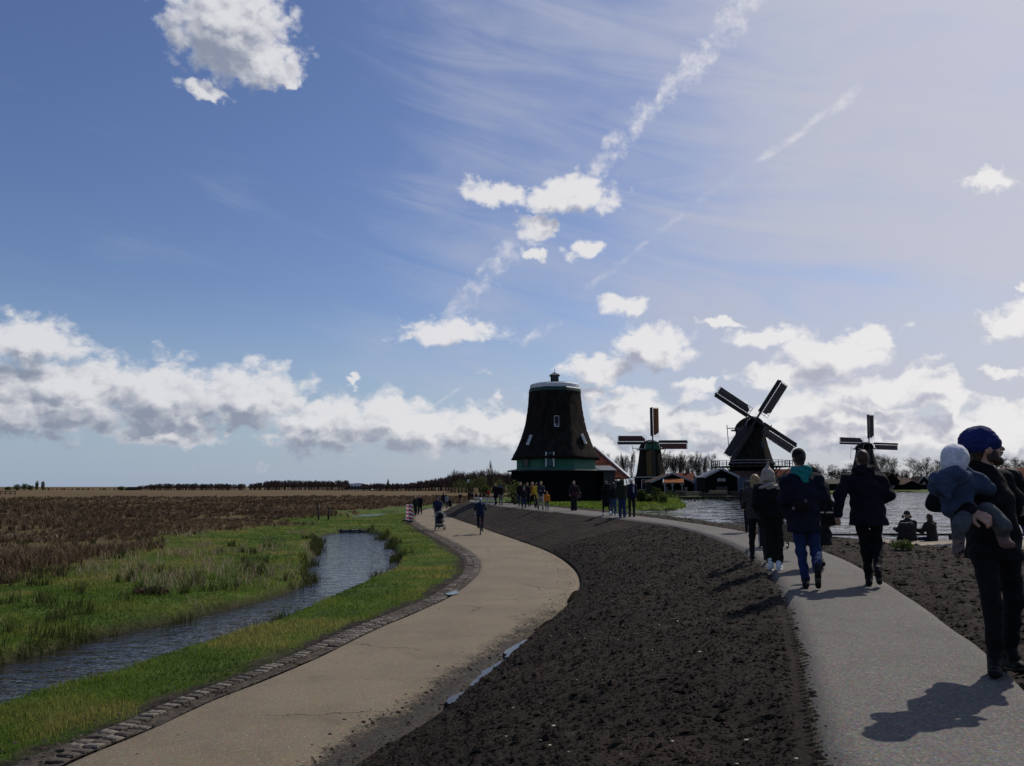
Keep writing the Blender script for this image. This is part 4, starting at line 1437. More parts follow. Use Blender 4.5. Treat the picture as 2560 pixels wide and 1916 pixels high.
def hip_barn():
    """red tiled barn behind the big mill; its right hip is edged in white"""
    Yf, Yb = 76.0, 82.0
    ze = Za(c1(0, 1172)[1], Yf)
    xe = Xa(c1(1470, 0)[0], Yf); xl = Xa(c1(800, 0)[0], Yf)
    top = at(*c1(1128, 868), Yb)
    root = empty('tiled_barn', ((xe + xl) / 2, (Yf + Yb) / 2, -.06))
    ox, oy, oz = root.location
    L = lambda p: (p[0] - ox, p[1] - oy, p[2] - oz)
    e = MB(); e.box((0, .9, (ze + .06) / 2 - .08), (xe - xl - .9, 7.4, ze - .10)); wall = e.build('wall', M_tar, root)
    for i in range(4):
        window(wall, L((xe - 2.9 + i * .62, Yf + .2, ze - .72)), .5, .9, 0, nx=1, nz=2)
    a, b_ = (xl, Yf - .3, ze), (xe, Yf - .3, ze)
    rt = (top[0], Yb, top[2]); lt = (xl, Yb, top[2])
    e = MB(); e.add([L(a), L(b_), L(rt), L(lt), L((xe, 2 * Yb - Yf, ze)), L((xl, 2 * Yb - Yf, ze))], [(0, 1, 2, 3), (1, 4, 2), (3, 2, 4, 5), (0, 3, 5), (5, 4, 1, 0)])
    rf = e.build('roof', M_tile, root)
    t = tiles(L(a), L(b_), L(rt), L(lt), 26, 40, .05).build('tiles', M_tile, rf); t['kind'] = 'stuff'
    e = MB(); e.bar(Vector(L(b_)) + Vector((.05, 0, .12)), Vector(L(rt)) + Vector((0, 0, .15)), .20, .16); e.build('white_hip_board', M_white, rf)
    tag(root, 'barn with red pantiled hipped roof edged in white, tucked behind the big mill', 'barn')


hip_barn()


# ------------------------------------------------------------------ the three working mills across the water
def sail_mill(u, v, Y, L, base_v, bot, top, ang, label, cloth, capmat, stage_v=None, stage_r=0, yaw=0.0, trim=None, base_r=None, lean_poles=True, white_base=False, body_base=0.0):
    cx = Xa(u, Y); hz = Za(v, Y)
    gz0 = body_base
    root = empty('windmill', (cx, Y, gz0), yaw)
    tag(root, label, 'windmill', 'mills with sails across the water')
    zb, rb = Za(bot[0], Y) - gz0, bot[1]; zt, rt = Za(top[0], Y) - gz0, top[1]
    hz -= gz0
    H = zt - zb
    pr = interp_prof([(zb, rb), (zb + .12 * H, rb * .90), (zb + .35 * H, rt + (rb - rt) * .52), (zb + .65 * H, rt + (rb - rt) * .22), (zt, rt)], 18)
    mb = MB(); oct_loft(mb, [(zb - .05, rb - .2)] + pr, rnd=.3, cols=48, rag=.03); mb.build('thatch', M_thatch, root, True)
    # boarded base below
    br = base_r or rb * .93
    mb = MB(); oct_loft(mb, [(-.1, br), (zb, br)], rnd=0, cols=16); base = mb.build('base', M_tar, root)
    if white_base:
        for i in range(5):
            xx = (i - 2) * br * .32
            window(base, (xx, -br - .10, zb * .48), br * .27, zb * .62, 0, nx=1, nz=1)
        mb = MB(); oct_loft(mb, [(zb - .35, br + .25), (zb - .05, br + .35)], rnd=0, cols=16); mb.build('white_trim', M_grey, root)
    # windows in the thatch
    for q, xo in (((.25, -.30), (.62, -.22)) if white_base else ((.55, .45),)):
        r = float(np.interp(zb + q * H, [p[0] for p in pr], [p[1] for p in pr]))
        window(root, (xo * r, -r * 1.02 - .05, zb + q * H), .5, .95, 0, rx=-.12, nx=1, nz=2, th=.2, frame_mat=None if white_base else M_lead, rim=.07)
    # cap: a rounded thatched roof with a boarded gable towards the sails
    mb = MB()
    ch = (hz - zt) + 1.35
    n = 12; rows = []
    for i in range(9):
        y = -rt * 1.18 + i / 8 * rt * 2.5
        s = math.sqrt(max(.05, 1 - ((y - rt * .05) / (rt * 1.45)) ** 2))
        row = []
        for j in range(n + 1):
            a = math.pi * j / n
            row.append((math.cos(a) * rt * 1.08 * s ** .6, y, zt - .1 + math.sin(a) ** .85 * ch * (.62 + .38 * (1 - i / 8)) * s ** .5))
        rows.append(row)
    v0 = len(mb.v)
    for r in rows: mb.v += r
    for i in range(8):
        for j in range(n):
            q = v0 + i * (n + 1) + j
            mb.f.append((q, q + 1, q + n + 2, q + n + 1))
    mb.f.append(tuple(v0 + j for j in reversed(range(n + 1)))); mb.f.append(tuple(v0 + 8 * (n + 1) + j for j in range(n + 1)))
    cap = mb.build('cap', M_thatch, root, False)
    fr = [(p[0] * .96, p[2]) for p in rows[0]]
    g = MB(); g.prism(fr, -rt * 1.18 - .12, -rt * 1.18 - .02); g.build('gable_boards', capmat, cap)
    g = MB(); g.tube([(p[0] * 1.0, p[1] - .12, p[2]) for p in rows[0]], .11, 5); g.build('gable_edge', trim or M_grey, cap)
    for qq, yy in ((1.25, -.95), (1.22, .8)):
        g = MB(); g.bar((-rt * qq, rt * yy, zt + .05), (rt * qq, rt * yy, zt + .05), .25, .3); g.build('cap_beam', M_grey, cap)
    if lean_poles:   # tail poles that turn the cap
        for s in (-1, 1):
            g = MB()
            xo = rt * 1.75 * s
            g.bar((rt * .6 * s, rt * .1, zt + .35), (xo, rt * .1, zt + .35), .16)
            g.bar((xo, rt * .1, zt + .95), (rt * 1.25 * s if s < 0 else rt * 1.1 * s, rt * 1.6, zt - H * .45), .13)
            g.build('tail_pole', M_grey, cap)
    # windshaft, stocks and sails
    fy = -rt * 1.18 - .75
    g = MB(); g.tube([(0, -rt, hz), (0, fy - .35, hz)], [.34, .30], 10); g.build('windshaft', M_spar, root)
    for kk in range(2):
        a = math.radians(ang + 90 * kk)
        dx, dz = math.sin(a), math.cos(a)
        y = fy + (.12 if kk else -.14)
        g = MB()
        g.bar((-dx * L, y, hz - dz * L), (0, y, hz), .30, .34, up=(0, 1, 0)); g.bar((0, y, hz), (dx * L, y, hz + dz * L), .30, .34, up=(0, 1, 0))
        st = g.build('stock', M_spar, root)
        for s in (1, -1):
            D = Vector((dx * s, 0, dz * s)); C = Vector((dz * s, 0, -dx * s))      # along the sail, clockwise across it
            O = Vector((0, y, hz))
            r0, r1 = L * .17, L * .985
            W = L * .185
            def P(r, c, tilt=.16, yo=0.0): return O + D * r + C * c + Vector((0, -.02 + yo + max(0, c) * tilt * (1.15 - r / L * .7), 0))
            sl = empty('sail'); sl.parent = root
            g = MB()
            for i in range(14):
                r = r0 + (r1 - r0) * i / 13
                g.bar(P(r, -.34), P(r, W), .07, .06)
            for c in (W, W * .55, .30): g.bar(P(r0, c), P(r1, c), .06, .06)
            g.build('lattice', M_spar, sl)
            g = MB(); g.quad(P(r0 + .1, -.55), P(r0 + .1, -.10), P(r1, -.10), P(r1, -.55), .04); g.build('leading_board', M_spar, sl)
            g = MB(); nn = 18
            rr = random.Random(int(ang + 10 * kk + s))
            va = []
            for i in range(nn + 1):
                r = r0 + .35 + (r1 - r0 - .5) * i / nn
                wob = rr.uniform(-.05, .05)
                inner = .30; outer = W * (1.0 if i > 1 else .55 + .2 * i) + wob
                for q in range(4):
                    c = inner + (outer - inner) * q / 3
                    va.append(P(r, c, yo=-.09 + .05 * math.sin(q * 1.05)))
            fs = [(i * 4 + q, i * 4 + q + 1, i * 4 + q + 5, i * 4 + q + 4) for i in range(nn) for q in range(3)]
            g.add(va, fs); g.build('sail_cloth', cloth[kk + (0 if s > 0 else 2)] if isinstance(cloth, list) else cloth, sl)
    if stage_v:
        zs = Za(stage_v, Y) - gz0
        mb = MB(); oct_loft(mb, [(zs - .14, stage_r), (zs, stage_r)], rnd=0, cols=16); sg = mb.build('stage', M_spar, root)
        for f in range(8):
            a0, a1 = (f - .5) * math.pi / 4, (f + .5) * math.pi / 4
            R = stage_r / math.cos(math.pi / 8) * .985
            p0 = Vector((math.sin(a0) * R, -math.cos(a0) * R, zs)); p1 = Vector((math.sin(a1) * R, -math.cos(a1) * R, zs))
            g = MB(); g.bar(p0 + Vector((0, 0, 1.0)), p1 + Vector((0, 0, 1.0)), .09, .09); g.bar(p0 + Vector((0, 0, .5)), p1 + Vector((0, 0, .5)), .06, .06); g.build('rail', M_grey, sg)
            for i in range(4):
                q = p0.lerp(p1, i / 4)
                g = MB(); g.box((q.x, q.y, zs + .5), (.10, .10, 1.0)); g.build('rail_post', M_spar, sg)
            q = p0.lerp(p1, .02)
            g = MB(); g.bar((q.x * .96, q.y * .96, zs - .1), (q.x * .62, q.y * .62, zs - 2.4), .16); g.build('strut', M_spar, sg)
    return root


sail_mill(*c1(1685, 822), 200.0, 9.0, 1225, (c1(0, 1150)[1], 3.85), (c1(0, 885)[1], 2.62), 0.0, 'small thatched mill with tan sails set upright, nearest to the big mill', [M_cloth_brown, M_cloth_plum, M_cloth_tan, M_cloth_plum], M_green, trim=M_white, white_base=True, base_r=4.0, body_base=-.1)
sail_mill(*c2(1620, 400), 140.0, 8.5, 1225, (c2(0, 862)[1], 3.9), (c2(0, 492)[1], 2.35), 34.0, 'broad dark mill with its four sails in a diagonal cross above a railed stage', M_cloth_dark, M_tar, c2(0, 880)[1], 6.6, body_base=-.1, base_r=3.6)
sail_mill(*c3(600, 455), 292.0, 11.0, 1225, (c3(0, 715)[1], 4.7), (c3(0, 505)[1], 2.75), 2.0, 'farthest dark mill with upright sails, standing behind the man walking alone', M_cloth_dark, M_tar, c3(0, 742)[1], 8.6, body_base=.2, base_r=4.6)


# ------------------------------------------------------------------ houses, barns and sheds
def house(name, label, cat, u0, u1, v_eave, v_ridge, Y, depth, wallm, roofm, gable=True, board=None, ground=-.1, wins=(), door=None, over=.25, group=None, chimney=False, tiled=True):
    x0, x1 = Xa(u0, Y), Xa(u1, Y); ze, zr = Za(v_eave, Y), Za(v_ridge, Y)
    cx = (x0 + x1) / 2; w = x1 - x0
    root = empty(name, (cx, Y, ground))
    ze -= ground; zr -= ground
    tag(root, label, cat, group)
    if gable:
        sl = (zr - ze) / (w / 2)
        e = MB(); e.prism([(-w / 2 + over, -.05), (w / 2 - over, -.05), (w / 2 - over, ze + over * sl - .08), (0, zr - .10), (-w / 2 + over, ze + over * sl - .08)], 0, depth)
        wall = e.build('wall', wallm, root)
        nbd = max(4, int(ze / .45))
        for i in range(nbd):
            zc = ze * (i + .5) / nbd
            e = MB(); e.box((0, -.03, zc), (w - 2 * over - .02, .05, ze / nbd * .9), rx=-.08); e.build('board', wallm, wall)
        for s in (-1, 1):
            a, b, c, d = (s * w / 2, -.35, ze), (s * w / 2, depth + .3, ze), (0, depth + .3, zr), (0, -.35, zr)
            e = MB()
            if s > 0: e.quad(a, b, c, d, .10)
            else: e.quad(b, a, d, c, .10)
            rf = e.build('roof', roofm, root)
            if tiled:
                t = (tiles(a, b, c, d, 14, 30, .05) if s > 0 else tiles(b, a, d, c, 14, 30, .05)).build('tiles', roofm, rf); t['kind'] = 'stuff'
            if board:
                e = MB(); e.bar((s * (w / 2 + .05), -.42, ze - .05), (s * .06, -.42, zr), .08, .34, up=(0, 0, 1)); e.build('bargeboard', board, rf)
    else:
        e = MB(); e.box((0, depth / 2, ze / 2 - .03), (w - .3, depth, ze)); wall = e.build('wall', wallm, root)
        nbd = max(3, int(ze / .45))
        for i in range(nbd):
            e = MB(); e.box((0, -.03, ze * (i + .5) / nbd), (w - .32, .05, ze / nbd * .9), rx=-.08); e.build('board', wallm, wall)
        a, b, c, d = (-w / 2, -.3, ze), (w / 2, -.3, ze), (w / 2, depth / 2, zr), (-w / 2, depth / 2, zr)
        e = MB(); e.quad(a, b, c, d, .10); rf = e.build('roof', roofm, root)
        if tiled:
            t = tiles(a, b, c, d, 12, 34, .05).build('tiles', roofm, rf); t['kind'] = 'stuff'
        e = MB(); e.quad((w / 2, depth + .3, ze), (-w / 2, depth + .3, ze), (-w / 2, depth / 2, zr), (w / 2, depth / 2, zr), .10); e.build('roof', roofm, root)
        for s in (-1, 1):
            e = MB()
            e.add([(s * (w / 2 - .16), 0, ze), (s * (w / 2 - .16), depth, ze), (s * (w / 2 - .16), depth / 2, zr - .08)], [(0, 1, 2)])
            e.build('gable_end', wallm, root)
        if board:
            for s in (-1, 1):
                e = MB(); e.bar((s * (w / 2 + .05), -.35, ze), (s * (w / 2 + .05), depth / 2, zr), .10, .28); e.build('bargeboard', board, rf)
    for (wx, wz, ww, wh) in wins:
        window(wall, (wx, -.10, wz), ww, wh, 0, nx=2, nz=2)
    if door:
        e = MB(); e.box((door[0], -.09, door[2] / 2), (door[1], .10, door[2])); dd = e.build('door', M_tar, wall)
        for i in range(4):
            e = MB(); e.box((door[0] - door[1] * .375 + i * door[1] * .25, -.15, door[2] / 2), (door[1] * .23, .03, door[2] * .96)); e.build('plank', M_spar, dd)
    if chimney:
        e = MB(); e.box((w * .22, depth * .5, zr + .2), (.7, .7, 1.3)); e.build('chimney', M_tile3, rf)
    return root


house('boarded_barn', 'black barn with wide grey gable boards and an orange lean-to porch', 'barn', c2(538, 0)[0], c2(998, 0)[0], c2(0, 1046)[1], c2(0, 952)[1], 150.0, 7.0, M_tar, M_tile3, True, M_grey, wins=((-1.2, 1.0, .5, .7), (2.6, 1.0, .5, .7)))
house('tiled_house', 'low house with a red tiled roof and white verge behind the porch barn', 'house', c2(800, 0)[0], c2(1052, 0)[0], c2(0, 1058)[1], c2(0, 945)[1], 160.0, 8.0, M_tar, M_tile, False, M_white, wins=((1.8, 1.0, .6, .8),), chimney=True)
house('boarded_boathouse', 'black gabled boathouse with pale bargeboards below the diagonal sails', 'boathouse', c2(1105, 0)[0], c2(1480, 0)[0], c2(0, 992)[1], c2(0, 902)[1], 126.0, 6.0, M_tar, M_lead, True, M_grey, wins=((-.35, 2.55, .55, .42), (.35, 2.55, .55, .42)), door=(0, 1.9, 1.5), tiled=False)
house('mill_shed', 'dark blue boarded shed at the foot of the diagonal-sailed mill', 'shed', c2(1470, 0)[0], c2(1905, 0)[0], c2(0, 985)[1], c2(0, 925)[1], 132.0, 5.0, M_blue, M_tile3, False, None, wins=((-2.4, 1.6, .6, .5), (-.4, 1.5, .6, .6)))
house('blue_shed', 'narrow blue-grey shed between the two gabled barns', 'shed', c2(1042, 0)[0], c2(1110, 0)[0], c2(0, 990)[1], c2(0, 978)[1], 146.0, 4.0, M_blue, M_lead, False, None, tiled=False)
house('red_roofed_hall', 'red tiled hall half hidden by the stage of the diagonal mill', 'hall', c2(1830, 0)[0], c2(2110, 0)[0], c2(0, 1000)[1], c2(0, 905)[1], 150.0, 6.0, M_tar, M_tile, False, M_grey)
house('reed_roofed_barn', 'barn with tall brown roof right of the farthest mill', 'barn', c3(770, 0)[0], c3(948, 0)[0], c3(0, 835)[1], c3(0, 748)[1], 284.0, 9.0, M_tar, M_tile3, True, None, ground=.2, wins=((.5, 1.2, .7, .9),))
house('dark_shed', 'small dark gabled shed on the far bank beside the brown-roofed barn', 'shed', c3(972, 0)[0], c3(1158, 0)[0], c3(0, 868)[1], c3(0, 826)[1], 280.0, 8.0, M_tar, M_tile3, True, None, ground=.2)
house('far_house', 'low tiled house behind the small dark shed', 'house', c3(900, 0)[0], c3(1130, 0)[0], c3(0, 840)[1], c3(0, 800)[1], 305.0, 8.0, M_tar, M_tile3, False, None, ground=.2, wins=((-4, 1.5, .9, 1.0),))
house('gabled_house', 'far house with pale gable edges near the baby in the white cap', 'house', c3(1110, 0)[0], c3(1270, 0)[0], c3(0, 862)[1], c3(0, 782)[1], 300.0, 8.0, M_tar, M_tile3, True, M_grey, ground=.2, wins=((0, 2.4, .9, 1.0),))
house('long_shed', 'long low shed on the bank left of the farthest mill', 'shed', c3(150, 0)[0], c3(420, 0)[0], c3(0, 860)[1], c3(0, 810)[1], 250.0, 8.0, M_tar, M_stonew, False, None, ground=.1, tiled=False)
house('edge_house', 'red-roofed house at the right edge of the picture beyond the river', 'house', c3(2110, 0)[0], c3(2420, 0)[0], c3(0, 800)[1], c3(0, 690)[1], 150.0, 9.0, M_tar, M_tile, False, M_white, ground=.2)
house('grey_block', 'distant grey building on the horizon between two walking men', 'building', c3(28, 0)[0], c3(145, 0)[0], c3(0, 728)[1], c3(0, 722)[1], 420.0, 20.0, M_blue, M_lead, False, None, ground=.2, tiled=False, wins=((-8, 8, 2, 2), (0, 8, 2, 2), (8, 8, 2, 2)))


# porch of the black barn
def porch():
    Y = 147.0
    a, b = at(*c2(672, 1052), Y), at(*c2(892, 1052), Y)
    root = empty('tiled_porch', ((a[0] + b[0]) / 2, Y, -.1))
    o = Vector(root.location)
    c, d = at(*c2(888, 1008), Y + 2.6), at(*c2(676, 1014), Y + 2.6)
    L = [Vector(p) - o for p in (a, b, c, d)]
    e = MB(); e.quad(*L, .08); rf = e.build('roof', M_tile2, root)
    t = tiles(*L, 8, 14, .05).build('tiles', M_tile2, rf); t['kind'] = 'stuff'
    e = MB(); e.bar(L[0], L[3], .10, .22); e.build('verge_board', M_white, rf)
    for q in (.08, .45, .92):
        p = L[0].lerp(L[1], q)
        e = MB(); e.box((p.x, p.y + .15, p.z / 2), (.16, .16, p.z)); e.build('post', M_grey, root)
        e = MB(); e.bar((p.x - .5, p.y + .15, p.z - .05), (p.x, p.y + .15, p.z - .6), .09); e.bar((p.x + .5, p.y + .15, p.z - .05), (p.x, p.y + .15, p.z - .6), .09); e.build('brace', M_grey, root)
    tag(root, 'open porch roof of orange tiles on posts before the black barn', 'porch')


porch()


# timber quay, log rafts and mooring posts along the far bank
def quay():
    P = [gp(u, v, RIVER_Z) for u, v in ((1700, 1250), (1760, 1249), (1870, 1248), (1990, 1246))]
    root = empty('timber_quay', P[1]); o = Vector(P[1])
    for i in range(3):
        a, b = Vector(P[i]) - o, Vector(P[i + 1]) - o
        e = MB(); e.bar(a + Vector((0, .4, .35)), b + Vector((0, .4, .35)), .5, .16); e.bar(a + Vector((0, .3, .1)), b + Vector((0, .3, .1)), .12, .6); e.build('quay_beam', M_stonew, root)
        n = int((b - a).length / 1.3)
        for k in range(n):
            q = a.lerp(b, k / n)
            e = MB(); e.tube([(q.x, q.y + .05, -.6), (q.x, q.y + .05, .45 + .2 * ((k * 7) % 5 == 0))], .13, 7); e.build('pile', M_stonew, root)
    tag(root, 'dark timber quay of piles and beams along the far river bank', 'quay')


quay()


def timber_stack(u0, u1, v, Y, layers, per, label, mat, skew=0.0):
    a, b = at(u0, v, Y), at(u1, v, Y)
    g = gz(*a[:2]) if Y < 120 else -.08
    root = empty('timber_stack', ((a[0] + b[0]) / 2, Y, g), skew)
    L = b[0] - a[0]
    rr = random.Random(int(u0))
    for k in range(layers):
        for i in range(per):
            e = MB(); e.box((rr.uniform(-.2, .2), (i - per / 2) * .34 + rr.uniform(-.03, .03), .13 + k * .22), (L * rr.uniform(.88, 1.02), .30, .19), rz=rr.uniform(-.01, .01)); e.build('plank', mat, root)
    tag(root, label, 'timber')


timber_stack(*[c2(x, 0)[0] for x in (800, 1060)], 1230, 122.0, 3, 5, 'pale stack of planks on the bank before the red-tiled house', M_plank, .06)
timber_stack(*[c2(x, 0)[0] for x in (1160, 1340)], 1232, 121.0, 4, 4, 'brown planks piled before the black boathouse', M_plank, -.03)
timber_stack(*[c2(x, 0)[0] for x in (1060, 1330)], 1238, 117.0, 2, 6, 'grey timbers lying low on the quay below the boathouse', M_stonew, .02)
timber_stack(*[c2(x, 0)[0] for x in (720, 900)], 1240, 116.0, 4, 5, 'weathered dark logs heaped at the corner of the river bank', M_stonew, .05)
timber_stack(*[c2(x, 0)[0] for x in (1380, 1560)], 1236, 120.0, 3, 5, 'dark beams stacked right of the boathouse near the walkers', M_stonew, .0)


def jetty():
    Y = 150.0
    root = empty('mooring_jetty', (Xa(c3(225, 0)[0], Y), Y, RIVER_Z - .6))
    for i, xo in enumerate((-4.5, -3, -1.5, 0, 1.5, 3.2, 5.0)):
        e = MB(); e.tube([(xo, (i % 2) * 1.6, 0), (xo, (i % 2) * 1.6, 1.5 + .5 * (i == 3))], .16, 8); e.build('pile', M_stonew, root)
    e = MB(); e.box((0, .8, 1.12), (11, 2.2, .14)); e.build('deck', M_stonew, root)
    e = MB(); e.bar((-5, -.1, 1.75), (5, -.1, 1.75), .10); e.bar((-5, -.1, 1.45), (5, -.1, 1.45), .08); e.build('rail', M_stonew, root)
    tag(root, 'dark mooring jetty of posts and rails out in the river', 'jetty')


jetty()


# spire, tents and mast far away
def far_spire(u, v0, v1, Y, w, label, name='church_spire', mat=None):
    x = Xa(u, Y); z0, z1 = Za(v0, Y), Za(v1, Y)
    root = empty(name, (x, Y, 0))
    e = MB(); e.box((0, 0, z0 * .45), (w, w, z0 * .9)); e.build('tower', mat or M_tar, root)
    e = MB(); e.ring([(z0 * .85, w * .75), (z0, w * .5), (z1 * .9, w * .12), (z1, .05)], 8); e.build('spire', M_lead, root)
    tag(root, label, 'spire')


far_spire(c2(1193, 0)[0], 1196, c2(0, 828)[1], 330.0, 2.0, 'thin dark church spire left of the railed mill stage')
far_spire(970, 1208, 1196, 900.0, 3.0, 'tiny radio mast above the far wood', 'radio_mast')


def hall():
    Y = 640.0
    x0, x1 = Xa(862, Y), Xa(928, Y); z0 = Za(1226, Y); z1 = Za(1208, Y)
    root = empty('white_hall', ((x0 + x1) / 2, Y, -1.2))
    n = 12; w = x1 - x0
    poly = [(-w / 2 + w * i / n, (z1 + 1.2) * (.45 + .55 * math.sin(math.pi * i / n) ** .7)) for i in range(n + 1)]
    e = MB(); e.prism([(-w / 2, -1)] + poly + [(w / 2, -1)], 0, 18); e.build('arched_roof', M_white, root)
    for i in range(9):
        e = MB(); e.box((-w / 2 + w * (i + .5) / 9, -.2, 1.6), (w / 11, .3, 2.6)); e.build('pane', M_glass, root)
    tag(root, 'long white hall with arched roof far off on the horizon', 'hall')
    Y = 560.0
    house('farmhouse', 'low dark farmhouse on the horizon of the meadow', 'farmhouse', 312, 336, 1223, 1218, Y, 10.0, M_tar, M_tar, False, None, ground=-1.2, tiled=False)


hall()

# ================================================================== trees, shrubs and far woods
M_bark = plain('tree_bark', (.050, .042, .034), .9, .4, 6.0, .5, 20.0, .1)
M_twig = plain('bare_twigs', (.075, .058, .045), .9, .35, 1.5, 0, 20.0, .1)
M_twigr = plain('reddish_twigs', (.062, .042, .036), .9, .35, 1.5, 0, 20.0, .1)
M_leafg = blade_material('fresh_leaves', ((.030, .050, .012), (.060, .085, .020), (.110, .125, .035)), .45)
M_hedge = blade_material('hedge_leaves', ((.012, .022, .006), (.030, .050, .010), (.065, .085, .020)), .35)


def limb_tree(seed, H=10.0, spread=.33, levels=4, upright=.45, twigs=900, trunk_share=.22, thick=1.0):
    """a bare tree: tapered trunk, limbs and branches; thin twigs fill the crown"""
    rr = random.Random(seed)
    tr, cr = MB(), MB()
    tips = []
    def grow_(p, d, L, r, lev, mb):
        n = 3
        pts, rad = [p], [r]
        q = p.copy(); dd = d.copy()
        for i in range(n):
            dd = (dd + Vector((rr.uniform(-.16, .16), rr.uniform(-.16, .16), rr.uniform(-.02, .10)))).normalized()
            q = q + dd * (L / n); pts.append(q.copy()); rad.append(r * (1 - .55 * (i + 1) / n))
        mb.tube(pts, rad, 5 if lev == 0 else 3, caps=False)
        if lev >= levels:
            tips.append((pts, dd)); return
        k = rr.randint(4, 5) if lev else rr.randint(12, 15)
        for j in range(k):
            t = rr.uniform(trunk_share if lev == 0 else .3, 1.0)
            i = min(n - 1, int(t * n)); b = pts[i].lerp(pts[i + 1], t * n - i)
            a = rr.uniform(0, 6.283); side = Vector((math.cos(a), math.sin(a), 0))
            nd = (dd * upright + side * spread * 2 * rr.uniform(.5, 1.1) + Vector((0, 0, .35))).normalized()
            grow_(b, nd, L * rr.uniform(.42, .62) * (1.0 if lev else (1.15 - .55 * t)), r * (1 - .5 * t) * rr.uniform(.42, .6), lev + 1, cr)
        tips.append((pts, dd))
    grow_(Vector((0, 0, 0)), Vector((0, 0, 1)), H * .82, H * .016 * thick, 0, tr)
    for _ in range(twigs):
        pts, dd = rr.choice(tips)
        b = pts[-1].lerp(pts[-2], rr.random())
        nd = (dd + Vector((rr.uniform(-.8, .8), rr.uniform(-.8, .8), rr.uniform(-.3, .7)))).normalized()
        L = H * rr.uniform(.05, .13); w = nd.cross(Vector((rr.uniform(-1, 1), rr.uniform(-1, 1), .3))).normalized() * H * .0015 * thick
        cr.add([b - w, b + w, b + nd * L], [(0, 1, 2)])
    return tr, cr


tree_protos = []
for sd_, (H, sp, up, tw) in enumerate(((10, .34, .45, 2400), (10, .26, .75, 2200), (10, .42, .35, 2600), (10, .18, 1.1, 2000), (10, .30, .6, 2300))):
    tr, cr = limb_tree(sd_ + 3, H, sp, 3, up, tw)
    r = empty('bare_tree', (0, 0, -500)); tr.build('trunk', M_bark, r, True); cr.build('crown', M_twig if sd_ % 2 == 0 else M_twigr, r, False)
    tree_protos.append(r)
used_proto = set()


def plant_tree(k, u, v_top, Y, label, group, ground=0.0, width=1.0):
    if k in used_proto: o = copy_tree(tree_protos[k])
    else: o = tree_protos[k]; used_proto.add(k)
    h = Za(v_top, Y) - ground
    o.location = (Xa(u, Y), Y, ground)
    s = h / 9.6
    o.scale = (s * width, s * width, s); o.rotation_euler = (0, 0, random.Random(int(u * 7)).uniform(0, 6.28))
    tag(o, label, 'tree', group)
    return o


rt = random.Random(44)
ORD = 'first second third fourth fifth sixth seventh eighth ninth tenth eleventh twelfth thirteenth fourteenth fifteenth sixteenth seventeenth eighteenth nineteenth twentieth twenty-first twenty-second'.split()
for i in range(7):
    u = 1500 + i * 14 + rt.uniform(-4, 4)
    plant_tree(rt.choice((1, 3, 4)), u, 1152 + rt.uniform(-5, 9), 262 + rt.uniform(-15, 15), ORD[i] + ' slim bare tree from the big mill, in the gap before the tan-sailed mill', 'bare trees left of the tan-sailed mill', .2, .75)
for i in range(19):
    u = 1655 + i * 6.7 + rt.uniform(-4, 4)
    plant_tree(rt.choice((0, 1, 3, 4)), u, 1153 + rt.uniform(-6, 10), 262 + rt.uniform(-15, 15), ORD[i] + ' bare tree from the tan-sailed mill in the dense row before the diagonal mill', 'bare trees between the two mills', .2, .72)
for i in range(12):
    u = 1990 + i * 14 + rt.uniform(-6, 6)
    plant_tree(rt.choice((0, 1, 4)), u, 1176 + rt.uniform(-7, 7), 330 + rt.uniform(-20, 20), ORD[i] + ' low bare tree from the left, on the horizon left of the farthest mill', 'low bare trees left of the farthest mill', .25, 1.1)
for i in range(4):
    u = 2196 + i * 12 + rt.uniform(-3, 3)
    plant_tree(rt.choice((0, 2)), u, 1154 + rt.uniform(-4, 6), 330 + rt.uniform(-10, 10), ORD[i] + ' bare tree from the left just right of the farthest mill', 'bare trees behind the farthest mill', .25, .8)
for i, (u, v) in enumerate(((2282, 1160), (2300, 1166), (2317, 1156), (2340, 1158), (2358, 1163))):
    plant_tree((0, 2, 4, 2, 0)[i], u, v, 335, ORD[i] + ' broad bare tree from the left above the far houses beside the baby', 'broad bare trees by the far houses', .25, 1.15)
for i, (u, v) in enumerate(((2490, 1170), (2505, 1158), (2522, 1164), (2540, 1157), (2556, 1162))):
    plant_tree((2, 0, 2, 4, 0)[i], u, v, 190, ORD[i] + ' broad bare tree from the blue hat towards the edge of the picture', 'broad bare trees at the right edge', .2, 1.15)
for i, u in enumerate((2240, 2255, 2268, 2380, 2395)):
    plant_tree((1, 4, 3, 1, 4)[i], u, 1178 + (i % 3) * 3, 345, ORD[i] + ' thin low tree from the left in the hedge line beyond the far houses', 'thin trees beyond the far houses', .25, 1.0)

# trees of the wood at the left of the big mill that can be told apart
for i in range(22):
    u = 1128 + i * 6.6 + rt.uniform(-3, 3)
    plant_tree(rt.choice((1, 3, 4)), u, 1186 + rt.uniform(-5, 6) + max(0, (1150 - u)) * .25, 300 + rt.uniform(-20, 30), ORD[i] + ' bare tree from the left in the wood that ends at the big mill', 'bare trees of the wood beside the big mill', -1.1, .8)


